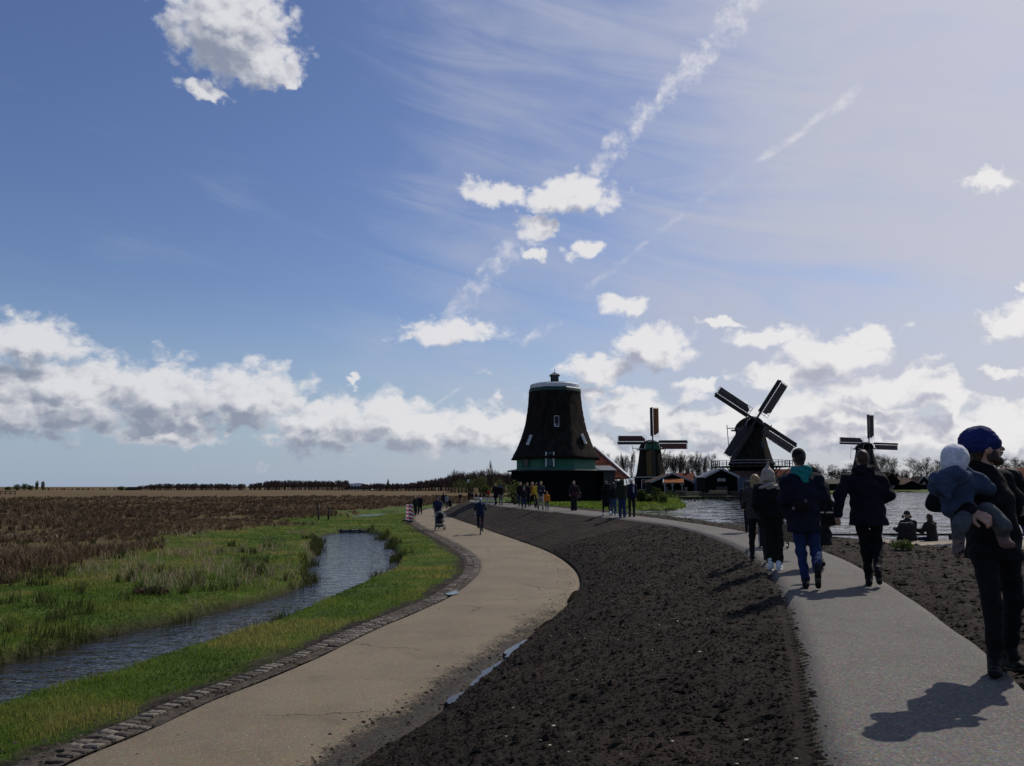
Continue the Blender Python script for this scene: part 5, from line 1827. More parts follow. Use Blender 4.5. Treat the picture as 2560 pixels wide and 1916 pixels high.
def leaf_ball(name, label, cat, c, rx, ry, rz, n, mat, seed, leaf, stem=True, parent=None, group=None):
    """a shrub: leaf-sized faces through the volume of the crown, on a few stems"""
    rng = np.random.default_rng(seed)
    p = rng.normal(0, 1, (n, 3)); p /= np.linalg.norm(p, axis=1)[:, None]
    rad = rng.random(n) ** .45
    lob = .75 + .5 * vnoise(p[:, 0] * 2.2 + 5 + seed, p[:, 2] * 2.2 + p[:, 1] * 1.7, seed)
    P = p * (rad * lob)[:, None] * np.array([rx, ry, rz]) + np.array([0, 0, rz])
    P = P[P[:, 2] > .02]; n = len(P)
    a = rng.normal(0, 1, (n, 3)); a /= np.linalg.norm(a, axis=1)[:, None]
    b = np.cross(a, rng.normal(0, 1, (n, 3))); b /= np.linalg.norm(b, axis=1)[:, None]
    s = leaf * rng.uniform(.6, 1.4, (n, 1))
    V = np.stack([P - a * s * .5, P + b * s * .32, P + a * s * .6, P - b * s * .32], 1).reshape(-1, 3)
    Fq = np.arange(n * 4).reshape(n, 4)
    root = empty(name, c)
    o = mesh_np('foliage', V, Fq, mat, root)
    put_attr(o, 'tint', np.repeat(np.clip(.2 + .6 * lob[:n] - .2 + rng.normal(0, .15, n), 0, 1), 4))
    if stem:
        st = MB(); rr = random.Random(seed)
        for i in range(6):
            t = Vector((rr.uniform(-.5, .5) * rx, rr.uniform(-.5, .5) * ry, rz * rr.uniform(.9, 1.5)))
            st.tube([(0, 0, -.05), tuple(t * .5 + Vector((rr.uniform(-.1, .1), 0, 0))), tuple(t)], [.05 * rz, .035 * rz, .012 * rz], 5, caps=False)
        st.build('stems', M_bark, root)
    tag(root, label, cat, group)
    return root


# the columnar tree and fresh green bush beside the lamp
x, y, z = at(1232, 1222, 260)
tr, cr = limb_tree(91, 10, .10, 3, 1.6, 900)
pt = empty('columnar_tree', (x, y, -1.1)); tr.build('trunk', M_bark, pt, True); cr.build('crown', M_twigr, pt)
pt.scale = (.55, .55, (Za(1162, 260) + 1.1) / 9.8)
tag(pt, 'tall columnar tree rising above the wood beside the big mill', 'tree')
x, y, z = at(1216, 1221, 240)
leaf_ball('round_bush', 'round fresh green bush before the wood, right of the lamp', 'bush', (x, y, -1.1), 1.9, 1.7, 1.5, 1500, M_leafg, 5, .32)
for i, (u, v, w, hgt) in enumerate(((1203, 1196, 2.2, 3.4), (1150, 1202, 2.4, 2.6), (1178, 1197, 2.5, 3.2), (1244, 1195, 2.4, 3.2))):
    x, y, z = at(u, 1221, 275)
    leaf_ball('budding_tree', ('budding green tree in the wood just right of the lamp', 'pale budding tree left of the lamp post', 'budding green tree behind the lamp head', 'budding tree close to the left flank of the big mill')[i], 'tree', (x, y, -1.1), w, w, hgt, 700, M_leafg, 30 + i, .30, True)
# shrub at the left corner of the mill
x, y, z = gp(1287, 1262, 0)
leaf_ball('budding_shrub', 'budding shrub with thin stems at the corner of the big mill', 'shrub', (x, y, -.06), .95, .8, 1.0, 420, M_leafg, 11, .15)

# hedges, shrubs and garden plants on the tongue of land
def garden(u, v, Y, rx, rz, n, mat, seed, label, leaf=.16, cat='shrub', name='garden_shrub'):
    x = Xa(u, Y)
    leaf_ball(name, label, cat, (x, Y, gz(x, Y) - .03), rx, rx * .9, rz, n, mat, seed, leaf)


garden(1604, 1240, 66, .45, .62, 1500, M_hedge, 21, 'tall dark clipped hedge beside the group of four walkers', .13, 'hedge', 'clipped_hedge')
garden(1622, 1240, 67, .42, .40, 800, M_leafg, 22, 'bright round bush just right of the clipped hedge', .13)
garden(1640, 1240, 66, .55, .70, 420, M_hedge, 23, 'loose tall shrub in the middle of the garden', .14)
garden(1657, 1240, 65, .45, .50, 520, M_leafg, 24, 'leafy shrub at the water end of the garden', .13)
garden(1676, 1262, 62, .60, .20, 500, M_leafg, 25, 'low green plants on the tip of the tongue of land', .10)
garden(1700, 1265, 61.5, .75, .16, 600, M_hedge, 26, 'flat dark creeping plants at the very tip over the water', .09)
garden(1630, 1268, 61, .9, .16, 600, M_leafg, 27, 'low mound of weeds at the water edge of the garden', .09)
for i, (u, v, w, hgt) in enumerate(((1700, 1238, 1.6, .55), (1730, 1240, 1.8, .45), (1670, 1236, 1.5, .7))):
    x = Xa(u, 104); leaf_ball('bank_bush', ('low brown bush on the far bank below the pale planks', 'straggling bank growth right of the pale planks', 'brown scrub on the bank left of the porch')[i], 'bush', (x, 104, gz(x, 104) - .03), w, 1.0, hgt, 350, M_hedge, 60 + i, .2)
x, y, z = gp(2260, 1383, -.12)
leaf_ball('green_weed', 'bright green weed growing in the earth before the seated pair', 'weed', (x, y, gz(x, y)), .27, .22, .12, 260, M_leafg, 71, .07)

# the few trees on the left horizon
x, y, z = at(30, 1222, 600)
for i, (u, v, w) in enumerate(((42, 1211, .9), (62, 1208, 1.1), (76, 1213, .8), (20, 1217, .9), (303, 1216, 1.0))):
    Y = 520; xx = Xa(u, Y)
    leaf_ball('meadow_tree', ('round tree left in the far clump beyond the meadow', 'tallest round tree of the far clump beyond the meadow', 'smaller tree right in the far clump beyond the meadow', 'tree at the left edge of the far clump', 'lone small tree beside the far farmhouse')[i], 'tree', (xx, Y, -1.2), 2.4 * w, 2.4 * w, (Za(v, Y) + 1.2) / 2, 420, M_hedge, 80 + i, .6)
for i, u in enumerate((92, 107)):
    Y = 520; xx = Xa(u, Y)
    leaf_ball('poplar_tree', ('left of the two slender poplars on the horizon', 'right of the two slender poplars on the horizon')[i], 'tree', (xx, Y, -1.2), 1.15, 1.15, (Za(1201 + i, Y) + 1.2) / 2, 520, M_hedge, 90 + i, .5)


# far woods that read as one mass: real trunks and twigs, joined
def wood(name, label, u0, u1, vtop, Y, n, seed, rowy=18.0, ground=-1.2, crown=.55, mat=None):
    rng = np.random.default_rng(seed)
    V, Fw = [], []
    uu = np.sort(rng.uniform(u0, u1, n))
    for u in uu:
        Yt = Y + rng.uniform(-rowy, rowy); x = Xa(u, Yt)
        top = vtop(u) if callable(vtop) else vtop
        H = (Za(top, Yt) - ground) * rng.uniform(.82, 1.08)
        px = Yt / FPX
        k = len(V)
        w = px * .55
        V += [(x - w, Yt, ground), (x + w, Yt, ground), (x + w * .3, Yt, ground + H * .9), (x - w * .3, Yt, ground + H * .9)]; Fw.append((k, k + 1, k + 2, k + 3))
        m = 64
        for _ in range(m):
            zc = ground + H * (1 - crown * rng.random() ** .8 * 1.25)
            f = max(.15, math.sin(math.pi * min(1, max(0, (zc - ground) / H)) ** .9))
            b = np.array([x + rng.normal(0, 1) * H * .22 * f, Yt + rng.normal(0, 1) * H * .22 * f, max(zc, ground)])
            d = np.array([rng.normal(0, .5), rng.normal(0, .5), rng.uniform(.3, 1.0)]); d /= np.linalg.norm(d)
            L = H * rng.uniform(.10, .22); ww = np.cross(d, rng.normal(0, 1, 3)); ww = ww / np.linalg.norm(ww) * px * rng.uniform(.3, .75)
            k = len(V); V += [tuple(b - ww), tuple(b + ww), tuple(b + d * L + ww * .25), tuple(b + d * L - ww * .25)]; Fw.append((k, k + 1, k + 2, k + 3))
    o = mesh_np(name, np.array(V), np.array(Fw), mat or M_twigr)
    tag(o, label, 'wood', kind='stuff')


wood('far_wood', 'low dark row of bare trees on the left horizon', 345, 612, lambda u: 1211 + 6 * max(0, (400 - u) / 60), 560, 260, 1)
wood('far_wood', 'long bare wood on the horizon left of the white hall', 624, 872, lambda u: 1204 + 8 * max(0, (680 - u) / 56), 600, 280, 2)
wood('far_wood', 'bare wood stretching from the white hall to the big mill', 905, 1130, lambda u: 1211 - 16 * max(0, (u - 1010) / 120), 470, 300, 3)
wood('far_wood', 'dense bare wood behind the lamp, left of the big mill', 1115, 1290, 1190, 345, 220, 4, 14)
wood('far_wood', 'thin line of scrub on the far left horizon', 110, 330, 1221, 620, 70, 5, 20, crown=.9)
wood('far_wood', 'band of bare scrub behind the mills on the far side of the river', 1570, 2560, lambda u: 1186 + 5 * math.sin(u * .05), 370, 330, 6, 20, .2, .8)

# ================================================================== people
_cloth = {}


def cloth(col, rough=.85):
    key = (col, rough)
    if key not in _cloth:
        m, b, p = new_mat('garment_cloth')
        tc = m.node_tree.nodes.new('ShaderNodeTexCoord')
        n = b.noise(b.vm('MULTIPLY', tc.outputs['Object'], (1, 1, 1.6)), 9.0, 4, .6, .8); n2 = b.noise(tc.outputs['Object'], 220.0, 2, .5)
        c = b.mix(b.ramp(n, .3, .7), tuple(k * .78 for k in col), tuple(min(1, k * 1.2) for k in col))
        b._in(p.inputs['Base Color'], c)
        p.inputs['Roughness'].default_value = rough; p.inputs['Specular IOR Level'].default_value = .10
        b._in(p.inputs['Normal'], b.bump(b.m('ADD', b.m('MULTIPLY', n, 1.0), b.m('MULTIPLY', n2, .10)), .75, .035))
        _cloth[key] = m
    return _cloth[key]


BLACK, NAVY, DKGREY, CHAR = (.010, .010, .012), (.012, .016, .032), (.030, .031, .034), (.018, .018, .020)
JEANS, BLUEJ, KHAKI, BEIGE = (.022, .034, .080), (.050, .085, .160), (.055, .048, .034), (.300, .255, .205)
M_skin = plain('skin', (.420, .240, .170), .5, .12, 12.0, 0, 25.0, .35)
M_skin2 = plain('skin_deep', (.250, .135, .090), .5, .12, 12.0, 0, 25.0, .35)
M_hairb = plain('brown_hair', (.040, .024, .014), .6, .4, 40.0, .4, 90.0, .3, stretch=(1, 1, .3))
M_hairk = plain('black_hair', (.010, .008, .007), .55, .4, 40.0, .4, 90.0, .35, stretch=(1, 1, .3))
M_hairl = plain('blond_hair', (.300, .205, .100), .55, .35, 40.0, .4, 90.0, .35, stretch=(1, 1, .3))
M_sole = plain('rubber_sole', (.045, .040, .036), .8, .3, 20.0, .3, 60.0)
M_wshoe = plain('white_shoe', (.60, .60, .62), .6, .12, 10.0, 0, 30.0)
M_metal = plain('metal_frame', (.35, .36, .38), .35, .15, 10.0, 0, 30.0, .5, .9)
M_rubber = plain('black_rubber', (.012, .012, .013), .7, .2, 10.0, 0, 30.0)

HEAD = [('e', (0, -.012, .02), (.075, .093, .098)), ('e', (0, .016, -.03), (.062, .074, .084)), ('c', (0, .03, -.075), (0, .060, -.096), .045, .028),
        ('c', (0, .088, .012), (0, .110, -.020), .009, .014), ('c', (-.034, .078, .030), (.034, .078, .030), .012, .012), ('c', (-.017, .089, -.054), (.017, .089, -.054), .007, .007),
        ('e', (-.077, -.008, -.012), (.012, .022, .032)), ('e', (.077, -.008, -.012), (.012, .022, .032)), ('c', (0, -.018, -.06), (0, -.038, -.17), .052, .058)]
HEADGEAR = {
    'short': [('e', (0, -.022, .032), (.083, .098, .102)), ('c', (0, -.05, 0), (0, -.065, -.07), .07, .05), ('-', ('e', (0, .085, -.03), (.085, .072, .082))), ('z', -.085)],
    'long': [('e', (0, -.022, .030), (.088, .102, .104)), ('c', (0, -.055, 0), (0, -.085, -.30), .090, .085, 1.15, .6), ('-', ('e', (0, .085, -.03), (.072, .075, .088)))],
    'beanie': [('e', (0, -.012, .040), (.090, .106, .105)), ('z', .012)],
    'bigbeanie': [('e', (0, -.030, .050), (.102, .122, .112)), ('e', (0, -.085, .055), (.085, .075, .080)), ('e', (0, .045, .025), (.080, .060, .055)), ('-', ('e', (0, .12, -.085), (.12, .12, .085))), ('z', -.028)],
    'hood': [('e', (0, -.025, .022), (.106, .122, .130)), ('c', (0, -.04, -.05), (0, -.05, -.17), .095, .10), ('-', ('e', (0, .125, -.015), (.072, .085, .098)))],
    'cap': [('e', (0, -.008, .035), (.088, .104, .100)), ('c', (0, .085, .03), (0, .145, .022), .045, .040, 1.2, .8), ('z', .012)],
    'helmet': [('e', (0, -.010, .055), (.108, .128, .100)), ('z', .02)],
    'pointed': [('e', (0, -.012, .040), (.098, .112, .105)), ('c', (0, -.01, .10), (0, -.02, .175), .055, .022), ('c', (0, -.02, .17), (.008, -.03, .22), .020, .012), ('e', (-.085, .0, -.05), (.035, .05, .075)), ('e', (.085, .0, -.05), (.035, .05, .075)), ('e', (0, -.06, -.02), (.085, .06, .07)), ('z', -.12)],
    'babycap': [('e', (0, -.005, .020), (.084, .098, .094)), ('e', (0, -.035, -.03), (.078, .070, .072)), ('-', ('e', (0, .10, -.045), (.060, .055, .075)))],
}


def rot_to(d, roll=0.0):
    """matrix that turns -Z into direction d"""
    d = Vector(d).normalized()
    return (Vector((0, 0, -1)).rotation_difference(d).to_matrix() @ Matrix.Rotation(roll, 3, 'Z'))


def hand_prims(side, curl=.5):
    """relaxed hand hanging along -Z from the wrist; thumb leaves the side of the palm"""
    P = [('c', (0, 0, .01), (0, 0, -.02), .024, .026), ('c', (0, -.014, -.03), (0, -.018, -.082), .017, .015), ('c', (0, .014, -.03), (0, .020, -.085), .017, .015), ('c', (0, 0, -.03), (0, 0, -.085), .016, .015)]
    for i, (yy, L) in enumerate(((-.028, .058), (-.010, .070), (.010, .074), (.028, .066))):
        c = curl * (1.0 + .12 * (3 - i)); p = Vector((0, yy, -.088)); a = 0.0
        r = .0095 if i else .0085
        for j, f in enumerate((.46, .31, .23)):
            a += c * (.55 if j == 0 else .75)
            q = p + Vector((-side * math.sin(a), 0, -math.cos(a))) * L * f * 1.12
            P.append(('c', tuple(p), tuple(q), r, r * .9)); p = q; r *= .92
    p0 = Vector((0, .030, -.035)); p1 = p0 + Vector((-side * .016, .022, -.028)); p2 = p1 + Vector((-side * .014, .008, -.028)); 
    P += [('c', tuple(p0), tuple(p1), .0135, .012), ('c', tuple(p1), tuple(p2), .0115, .0095)]
    return P


def sdf_part(prims, vox, k=.025, wob=0, wf=9.0, seed=0):
    lo, hi = sdf_bounds(prims)
    return surface_nets(sdf_of(prims, k, wob, wf, seed), lo, hi, vox)


def concat(parts):
    V, F, n = [], [], 0
    for v, f in parts:
        if len(v) == 0: continue
        V.append(v); F.append(f + n); n += len(v)
    return np.concatenate(V), np.concatenate(F)


def pose(hipL=0, kneeL=0, hipR=0, kneeR=0, armL=(5, 8, 15, 0), armR=(5, 8, 15, 0), lean=0.0, stance=.095):
    """joints from angles in degrees, facing +Y"""
    D = math.radians
    J = {}
    zp = 0.0
    for s, n, a, kn in ((-1, 'L', hipL, kneeL), (1, 'R', hipR, kneeR)):
        h = Vector((s * stance, 0, zp - .03)); k = h + Vector((0, math.sin(D(a)), -math.cos(D(a)))) * .43
        b = D(a - kn); an = k + Vector((0, math.sin(b), -math.cos(b))) * .42
        pit = min(0.0, (a - kn) + 12) * .9 if (a - kn) < -12 else 0.0
        t = an + Matrix.Rotation(D(pit), 3, 'X') @ Vector((0, .165, -.055)); he = an + Matrix.Rotation(D(pit), 3, 'X') @ Vector((0, -.055, -.050))
        J['hip' + n], J['kn' + n], J['an' + n], J['toe' + n], J['heel' + n] = h, k, an, t, he
    up = Vector((0, math.sin(D(lean)), math.cos(D(lean))))
    J['pel'] = Vector((0, 0, 0)); J['chest'] = up * .36; J['neck'] = up * .53; J['head'] = up * .53 + Vector((0, .025, .165))
    for s, n, A in ((-1, 'L', armL), (1, 'R', armR)):
        f, ab, e, inw = (D(q) for q in A)
        sh = up * .455 + Vector((s * .175, 0, 0))
        el = sh + Vector((s * math.sin(ab), math.cos(ab) * math.sin(f), -math.cos(ab) * math.cos(f))) * .29
        a2 = ab - inw
        wr = el + Vector((s * math.sin(a2), math.cos(a2) * math.sin(f + e), -math.cos(a2) * math.cos(f + e))) * .255
        J['sh' + n], J['el' + n], J['wr' + n] = sh, el, wr
    lo = min(min(J['toe' + n].z, J['heel' + n].z) for n in 'LR') - .03
    for k in J: J[k] = J[k] - Vector((0, 0, lo))
    return J


def build_person(root, J, st, vox):
    """st: style dict"""
    g = lambda n: tuple(J[n])
    bulk = st.get('bulk', 0.0); wob = st.get('wob', .0065) if vox < .02 else 0.0
    seed = st.get('seed', 1)
    skin = st.get('skin', M_skin)
    fine = vox < .016
    hv = max(.005, vox * .8)
    Rh = Matrix.Rotation(st.get('head_yaw', 0.0), 3, 'Z') @ Matrix.Rotation(st.get('head_tilt', 0.0), 3, 'X')
    hs = st.get('head_scale', 1.0)
    hc = Vector(J['head'])
    def place(VF, M, c, s=1.0):
        V, F = VF
        return (np.asarray(V) * s) @ np.array(M).T + np.array(c), F
    head = list(HEAD)
    if fine: head += [('-', ('e', (-.031, .098, .012), (.015, .015, .010))), ('-', ('e', (.031, .098, .012), (.015, .015, .010)))]
    parts = [place(sdf_part(head, hv if not fine else max(.0055, vox * .6), .018), Rh, hc, hs)]
    core = [('c', g('pel'), g('neck'), .08, .05)]
    for n in 'LR':
        core += [('c', g('sh' + n), g('el' + n), .035, .030), ('c', g('el' + n), g('wr' + n), .030, .022), ('c', g('hip' + n), g('kn' + n), .05, .04), ('c', g('kn' + n), g('an' + n), .04, .028), ('c', g('neck'), g('sh' + n), .04, .04), ('c', g('pel'), g('hip' + n), .06, .06)]
    parts.append(sdf_part(core, max(vox * 1.3, .022), .03))
    for s, n in ((-1, 'L'), (1, 'R')):
        if n in st.get('no_hand', ''): continue
        d = Vector(J['wr' + n]) - Vector(J['el' + n])
        hp = hand_prims(s, st.get('curl', .55)) if vox < .024 else [('c', (0, 0, .01), (0, 0, -.085), .024, .028, .7, 1.2), ('c', (0, 0, -.08), (-s * .02, 0, -.155), .026, .018, .6, 1.2), ('c', (0, .025, -.03), (0, .045, -.075), .013, .011)]
        M = Matrix.Rotation(st.get('hand_roll', 0.0) * s, 3, d.normalized()) @ rot_to(d)
        parts.append(place(sdf_part(hp, .0045 if fine else (.007 if vox < .024 else vox * .6), .006), M, J['wr' + n], st.get('hand_scale', 1.0)))
    V, F = concat(parts)
    mesh_np('body', V, F, skin, root, True)

    # trousers
    tw = st.get('leg', 1.0)
    T = [('e', tuple(Vector(J['pel']) + Vector((0, 0, -.03))), (.165 + bulk * .5, .118, .12))]
    for n in 'LR':
        an = Vector(J['an' + n]); kn = Vector(J['kn' + n])
        end = kn.lerp(an, st.get('leg_len', .97))
        T += [('c', g('hip' + n), g('kn' + n), .092 * tw, .066 * tw), ('c', g('kn' + n), tuple(end), .066 * tw, .052 * tw * st.get('cuff', 1.0))]
    if st.get('skirt'):
        T += [('c', g('pel'), tuple(Vector(J['pel']) + Vector((0, 0, -st['skirt']))), .15, .22, 1.0, .8)]
    sdf = sdf_mesh('trousers' if not st.get('skirt') else 'skirt', T, cloth(st.get('trousers', JEANS)), root, vox, .04, wob * 1.3, 11.0, seed + 3)

    # jacket or coat
    pel, che, nk = Vector(J['pel']), Vector(J['chest']), Vector(J['neck'])
    sxx, syy = st.get('torso', (1.0, .70))
    hem = st.get('hem', .10)
    C = [('c', tuple(pel + Vector((0, 0, .06))), tuple(che), .168 + bulk, .182 + bulk, sxx, syy), ('c', tuple(che), tuple(nk - Vector((0, 0, .06))), .178 + bulk, .10, sxx, syy * .95),
         ('c', tuple(nk - Vector((0, .0, .05))), tuple(nk + Vector((0, -.005, .015))), .088, .074 + st.get('collar', 0.0))]
    fl = st.get('flare', .02)
    C += [('c', tuple(pel + Vector((0, 0, .06))), tuple(pel + Vector((0, 0, -hem - .05))), .170 + bulk, .178 + bulk + fl, sxx, syy * 1.08)]
    for n in 'LR':
        ub = .060 + bulk * .45
        C += [('c', tuple(nk.lerp(Vector(J['sh' + n]), .45) + Vector((0, 0, -.05))), g('sh' + n), .085, .074 + bulk * .4), ('c', g('sh' + n), g('el' + n), ub + .010, ub - .002), ('c', g('el' + n), tuple(Vector(J['el' + n]).lerp(Vector(J['wr' + n]), .97)), ub - .002, ub - .016)]
    C.append(('z', pel.z - hem))
    jk = sdf_mesh('coat' if hem > .25 else 'jacket', C, cloth(st.get('jacket', BLACK), st.get('jrough', .85)), root, vox, .045, wob * 1.6, 9.0, seed)
    if st.get('hood'):     # hood lying on the shoulders
        H = [('c', tuple(nk + Vector((-.085, .0, .02))), tuple(nk + Vector((.085, .0, .02))), .060, .060), ('c', tuple(nk + Vector((-.06, -.075, .03))), tuple(nk + Vector((.06, -.075, .03))), .062, .062), ('c', tuple(nk + Vector((0, -.10, .02))), tuple(nk + Vector((0, -.13, -.09))), .085, .040, 1.1, .7),
             ('c', tuple(nk + Vector((-.075, .0, .05))), tuple(nk + Vector((.075, .0, .05))), .050, .050)]
        sdf_mesh('hood', H, cloth(st['hood']), jk, max(.009, vox * .9), .03, wob * 1.5, 16.0, seed)
    if st.get('fleece'):
        H = [('c', tuple(nk + Vector((-.16, -.055, -.055))), tuple(nk + Vector((0, -.085, .0))), .042, .058), ('c', tuple(nk + Vector((.16, -.055, -.055))), tuple(nk + Vector((0, -.085, .0))), .042, .058), ('c', tuple(nk + Vector((-.08, .0, .02))), tuple(nk + Vector((.08, .0, .02))), .055, .055)]
        sdf_mesh('fleece_collar', H, cloth(st['fleece']), jk, max(.009, vox * .9), .03, wob * 2, 22.0, seed)
    if st.get('stripe'):
        e = MB(); e.box((0, 0, 0), (.05, .02, .30)); o = e.build('pale_panel', cloth(st['stripe']), jk); o.location = che + Vector((.06, -.14 - bulk, -.05))
    # shoes
    for n in 'LR':
        a, t, h = Vector(J['an' + n]), Vector(J['toe' + n]), Vector(J['heel' + n])
        up = (a - (t + h) / 2).normalized()
        k = st.get('boot', 1.0)
        S = [('c', tuple(h + up * .012), tuple(t + up * .010), .040 * k, .038 * k), ('c', tuple(a + up * .03), tuple(a.lerp(t, .45)), .046 * k, .040 * k), ('c', tuple(a + up * (.03 + .08 * (k > 1))), tuple(h + up * .02), .045 * k, .040 * k)]
        sh = sdf_mesh('shoe', S, st.get('shoe_mat') or cloth(st.get('shoes', BLACK), .6), root, max(.008, vox * .8), .02)
        if fine:
            S2 = [('c', tuple(h - up * .016), tuple(t - up * .018), .040 * k, .039 * k)]
            q = (t - h).normalized()
            V, F = sdf_part(S2, .010, .01)
            # flatten into a sole
            nn = np.array(up); dd = (V - np.array((h + t) / 2 - up * .022)) @ nn
            V = V - np.outer(dd * .62, nn)
            mesh_np('sole', V, F, st.get('sole', M_sole), sh, True)
    # hair, hats
    for gear, mat in st.get('gear', (('short', M_hairb),)):
        m = mat if not isinstance(mat, tuple) else cloth(mat)
        gv = sdf_part(HEADGEAR[gear], hv if not fine else max(.006, vox * .6), .02, .0025 if (fine and gear in ('short', 'long', 'bigbeanie')) else 0, 40.0, seed)
        V, F = place(gv, Rh, hc, hs * st.get('gear_scale', 1.0))
        nm = {'short': 'hair', 'long': 'hair', 'hood': 'raised_hood', 'cap': 'peaked_cap', 'helmet': 'helmet'}.get(gear, 'knitted_hat')
        mesh_np(nm, V, F, m, root, True)
    if st.get('beard'):
        V, F = place(sdf_part([('c', (0, .035, -.080), (0, .070, -.100), .048, .032), ('e', (-.055, .02, -.06), (.018, .04, .05)), ('e', (.055, .02, -.06), (.018, .04, .05)), ('c', (-.022, .094, -.043), (.022, .094, -.043), .009, .009), ('-', ('e', (0, .105, -.056), (.022, .020, .007)))], max(.005, vox * .6), .015), Rh, hc, hs)
        mesh_np('beard', V, F, M_hairb, root, True)


def person(u, vf, vh, label, z=0.0, yaw=0.0, ps=None, group='people walking in the distance', **st):
    """a walker whose feet stand at photo position (u, vf) on level z and whose head reaches vh"""
    x, y, zz = gp(u, vf, z)
    H = at(u, vh, y)[2] - z
    root = empty('person', (x, y, z + .006), yaw)
    tag(root, label, 'person', group)
    J = pose(**(ps or {}))
    top = J['head'].z + .125
    s = H / top
    root.scale = (s, s, s)
    vox = min(.034, max(.009, y * .00078)) / s
    if ps is None: ps = {}
    build_person(root, J, st, vox)
    return root


WALK = dict(hipL=22, kneeL=6, hipR=-18, kneeR=22, armL=(-16, 7, 18, 4), armR=(18, 7, 22, 4), lean=3)
WALK2 = dict(hipL=-16, kneeL=20, hipR=20, kneeR=4, armL=(18, 8, 22, 4), armR=(-14, 8, 14, 4), lean=3)
STAND = dict(hipL=2, kneeL=2, hipR=-3, kneeR=0, armL=(4, 8, 20, 6), armR=(2, 9, 12, 4), lean=0)
POCKET = dict(hipL=4, kneeL=4, hipR=-4, kneeR=2, armL=(-14, 22, 62, 40), armR=(-14, 22, 62, 40), lean=2)
HOLD = dict(hipL=12, kneeL=4, hipR=-12, kneeR=10, armL=(18, 8, 75, 22), armR=(18, 8, 75, 22), lean=4)
PUSH = dict(hipL=16, kneeL=5, hipR=-16, kneeR=18, armL=(32, 6, 40, 4), armR=(32, 6, 40, 4), lean=7)
PHONE = dict(hipL=3, kneeL=2, hipR=-3, kneeR=2, armL=(35, 8, 95, 20), armR=(35, 8, 95, 20), lean=4)
PI = math.pi
RZ = ROAD_Z + .03

# --- on the lower road
person(1038, 1288.5, 1241, 'walker in long dark green coat beside the striped barrier panels', RZ, PI - .1, WALK, jacket=(.020, .028, .022), hem=.34, trousers=CHAR, gear=(('short', M_hairl),), stripe=None)
person(1050, 1288, 1238, 'reddish-haired walker in black coat, second beside the striped barrier', RZ, PI, WALK2, jacket=BLACK, hem=.30, trousers=BLACK, gear=(('short', M_hairb),))
person(1043.5, 1285, 1239.5, 'walker half hidden between the pair by the striped barrier', RZ, PI, STAND, jacket=CHAR, trousers=BLACK, gear=(('short', M_hairb),))
pw = person(1094, 1322, 1241, 'walker in navy hooded jacket pushing the pram on the sandy road', RZ, PI + .05, PUSH, jacket=(.020, .024, .052), trousers=CHAR, gear=(('hood', (.020, .024, .052)),), bulk=.02)
person(1108, 1272, 1232, 'dark walker with a backpack far along the road behind the pram', RZ, .1, STAND, jacket=CHAR, trousers=(.02, .022, .03), gear=(('short', M_hairk),))
pb2 = person(1116.5, 1272.5, 1237, 'walker in pale grey jacket pushing a second pram far along the road', RZ, 0, PUSH, jacket=(.22, .23, .25), trousers=CHAR, gear=(('short', M_hairk),))
person(1150, 1258, 1233, 'lone white-capped walker far along the road left of the lamp', RZ, .2, WALK, jacket=CHAR, trousers=CHAR, gear=(('helmet', (.5, .5, .5)),))
for i, (u, v0, v1, jc, lb) in enumerate(((1174.5, 1251.5, 1229.5, CHAR, 'walker right beside the lamp post'), (1181, 1251.5, 1231, NAVY, 'navy-jacketed walker second from the lamp post'), (1190, 1250.5, 1231, CHAR, 'pale-haired dark walker third from the lamp post'), (1201, 1250, 1231, DKGREY, 'grey-jacketed walker fourth from the lamp post'),
                                           (1208.5, 1249.5, 1231.5, BLACK, 'black-clad walker fifth from the lamp post'), (1212.5, 1249, 1233, DKGREY, 'shorter walker just left of the red jacket'))):
    person(u, v0, v1, lb + ' in the far group', RZ, .3 * (i % 3) - .2, (STAND, WALK, WALK2)[i % 3], 'far group beyond the lamp', jacket=jc, trousers=CHAR, gear=(('short', (M_hairk, M_hairb, M_hairl)[i % 3]),))
person(1221, 1248.5, 1223.5, 'walker in red jacket at the end of the far group', RZ, .2, WALK, 'far group beyond the lamp', jacket=(.30, .025, .022), trousers=CHAR)

# --- on the upper footpath, before the big mill
person(1239, 1263, 1209, 'orange-haired walker in long dark coat near the guard rail', 0, PI - .4, WALK, 'people before the big mill', jacket=BLACK, hem=.36, trousers=BLACK, gear=(('short', plain('ginger_hair', (.25, .09, .03), .6)),))
pf = person(1252, 1263, 1211, 'tall walker in grey trousers with a child on the shoulders', 0, .3, STAND, 'people before the big mill', jacket=BLACK, trousers=(.16, .145, .125), leg=1.1)
person(1301, 1268, 1205.5, 'walker in black jacket and blue jeans left of the two children', 0, PI, WALK, 'people before the big mill', jacket=BLACK, trousers=JEANS, bulk=.02)
person(1310, 1271, 1219, 'child in dark jacket and grey cap before the jeans walker', 0, PI, STAND, 'people before the big mill', jacket=CHAR, trousers=JEANS, gear=(('beanie', (.15, .15, .16)),), head_scale=1.12)
person(1318, 1268.5, 1207, 'slim dark walker with bobbed hair behind the small child', 0, PI, WALK2, 'people before the big mill', jacket=BLACK, trousers=BLACK, gear=(('long', M_hairb),))
person(1331, 1267, 1206, 'walker with blond hair and dark orange jacket before the mill', 0, .2, WALK, 'people before the big mill', jacket=(.34, .085, .025), trousers=CHAR, gear=(('long', M_hairl),))
person(1341.5, 1270, 1207, 'walker in long yellow coat before the mill', 0, .5, WALK2, 'people before the big mill', jacket=(.55, .36, .035), hem=.34, trousers=CHAR, gear=(('short', M_hairb),))
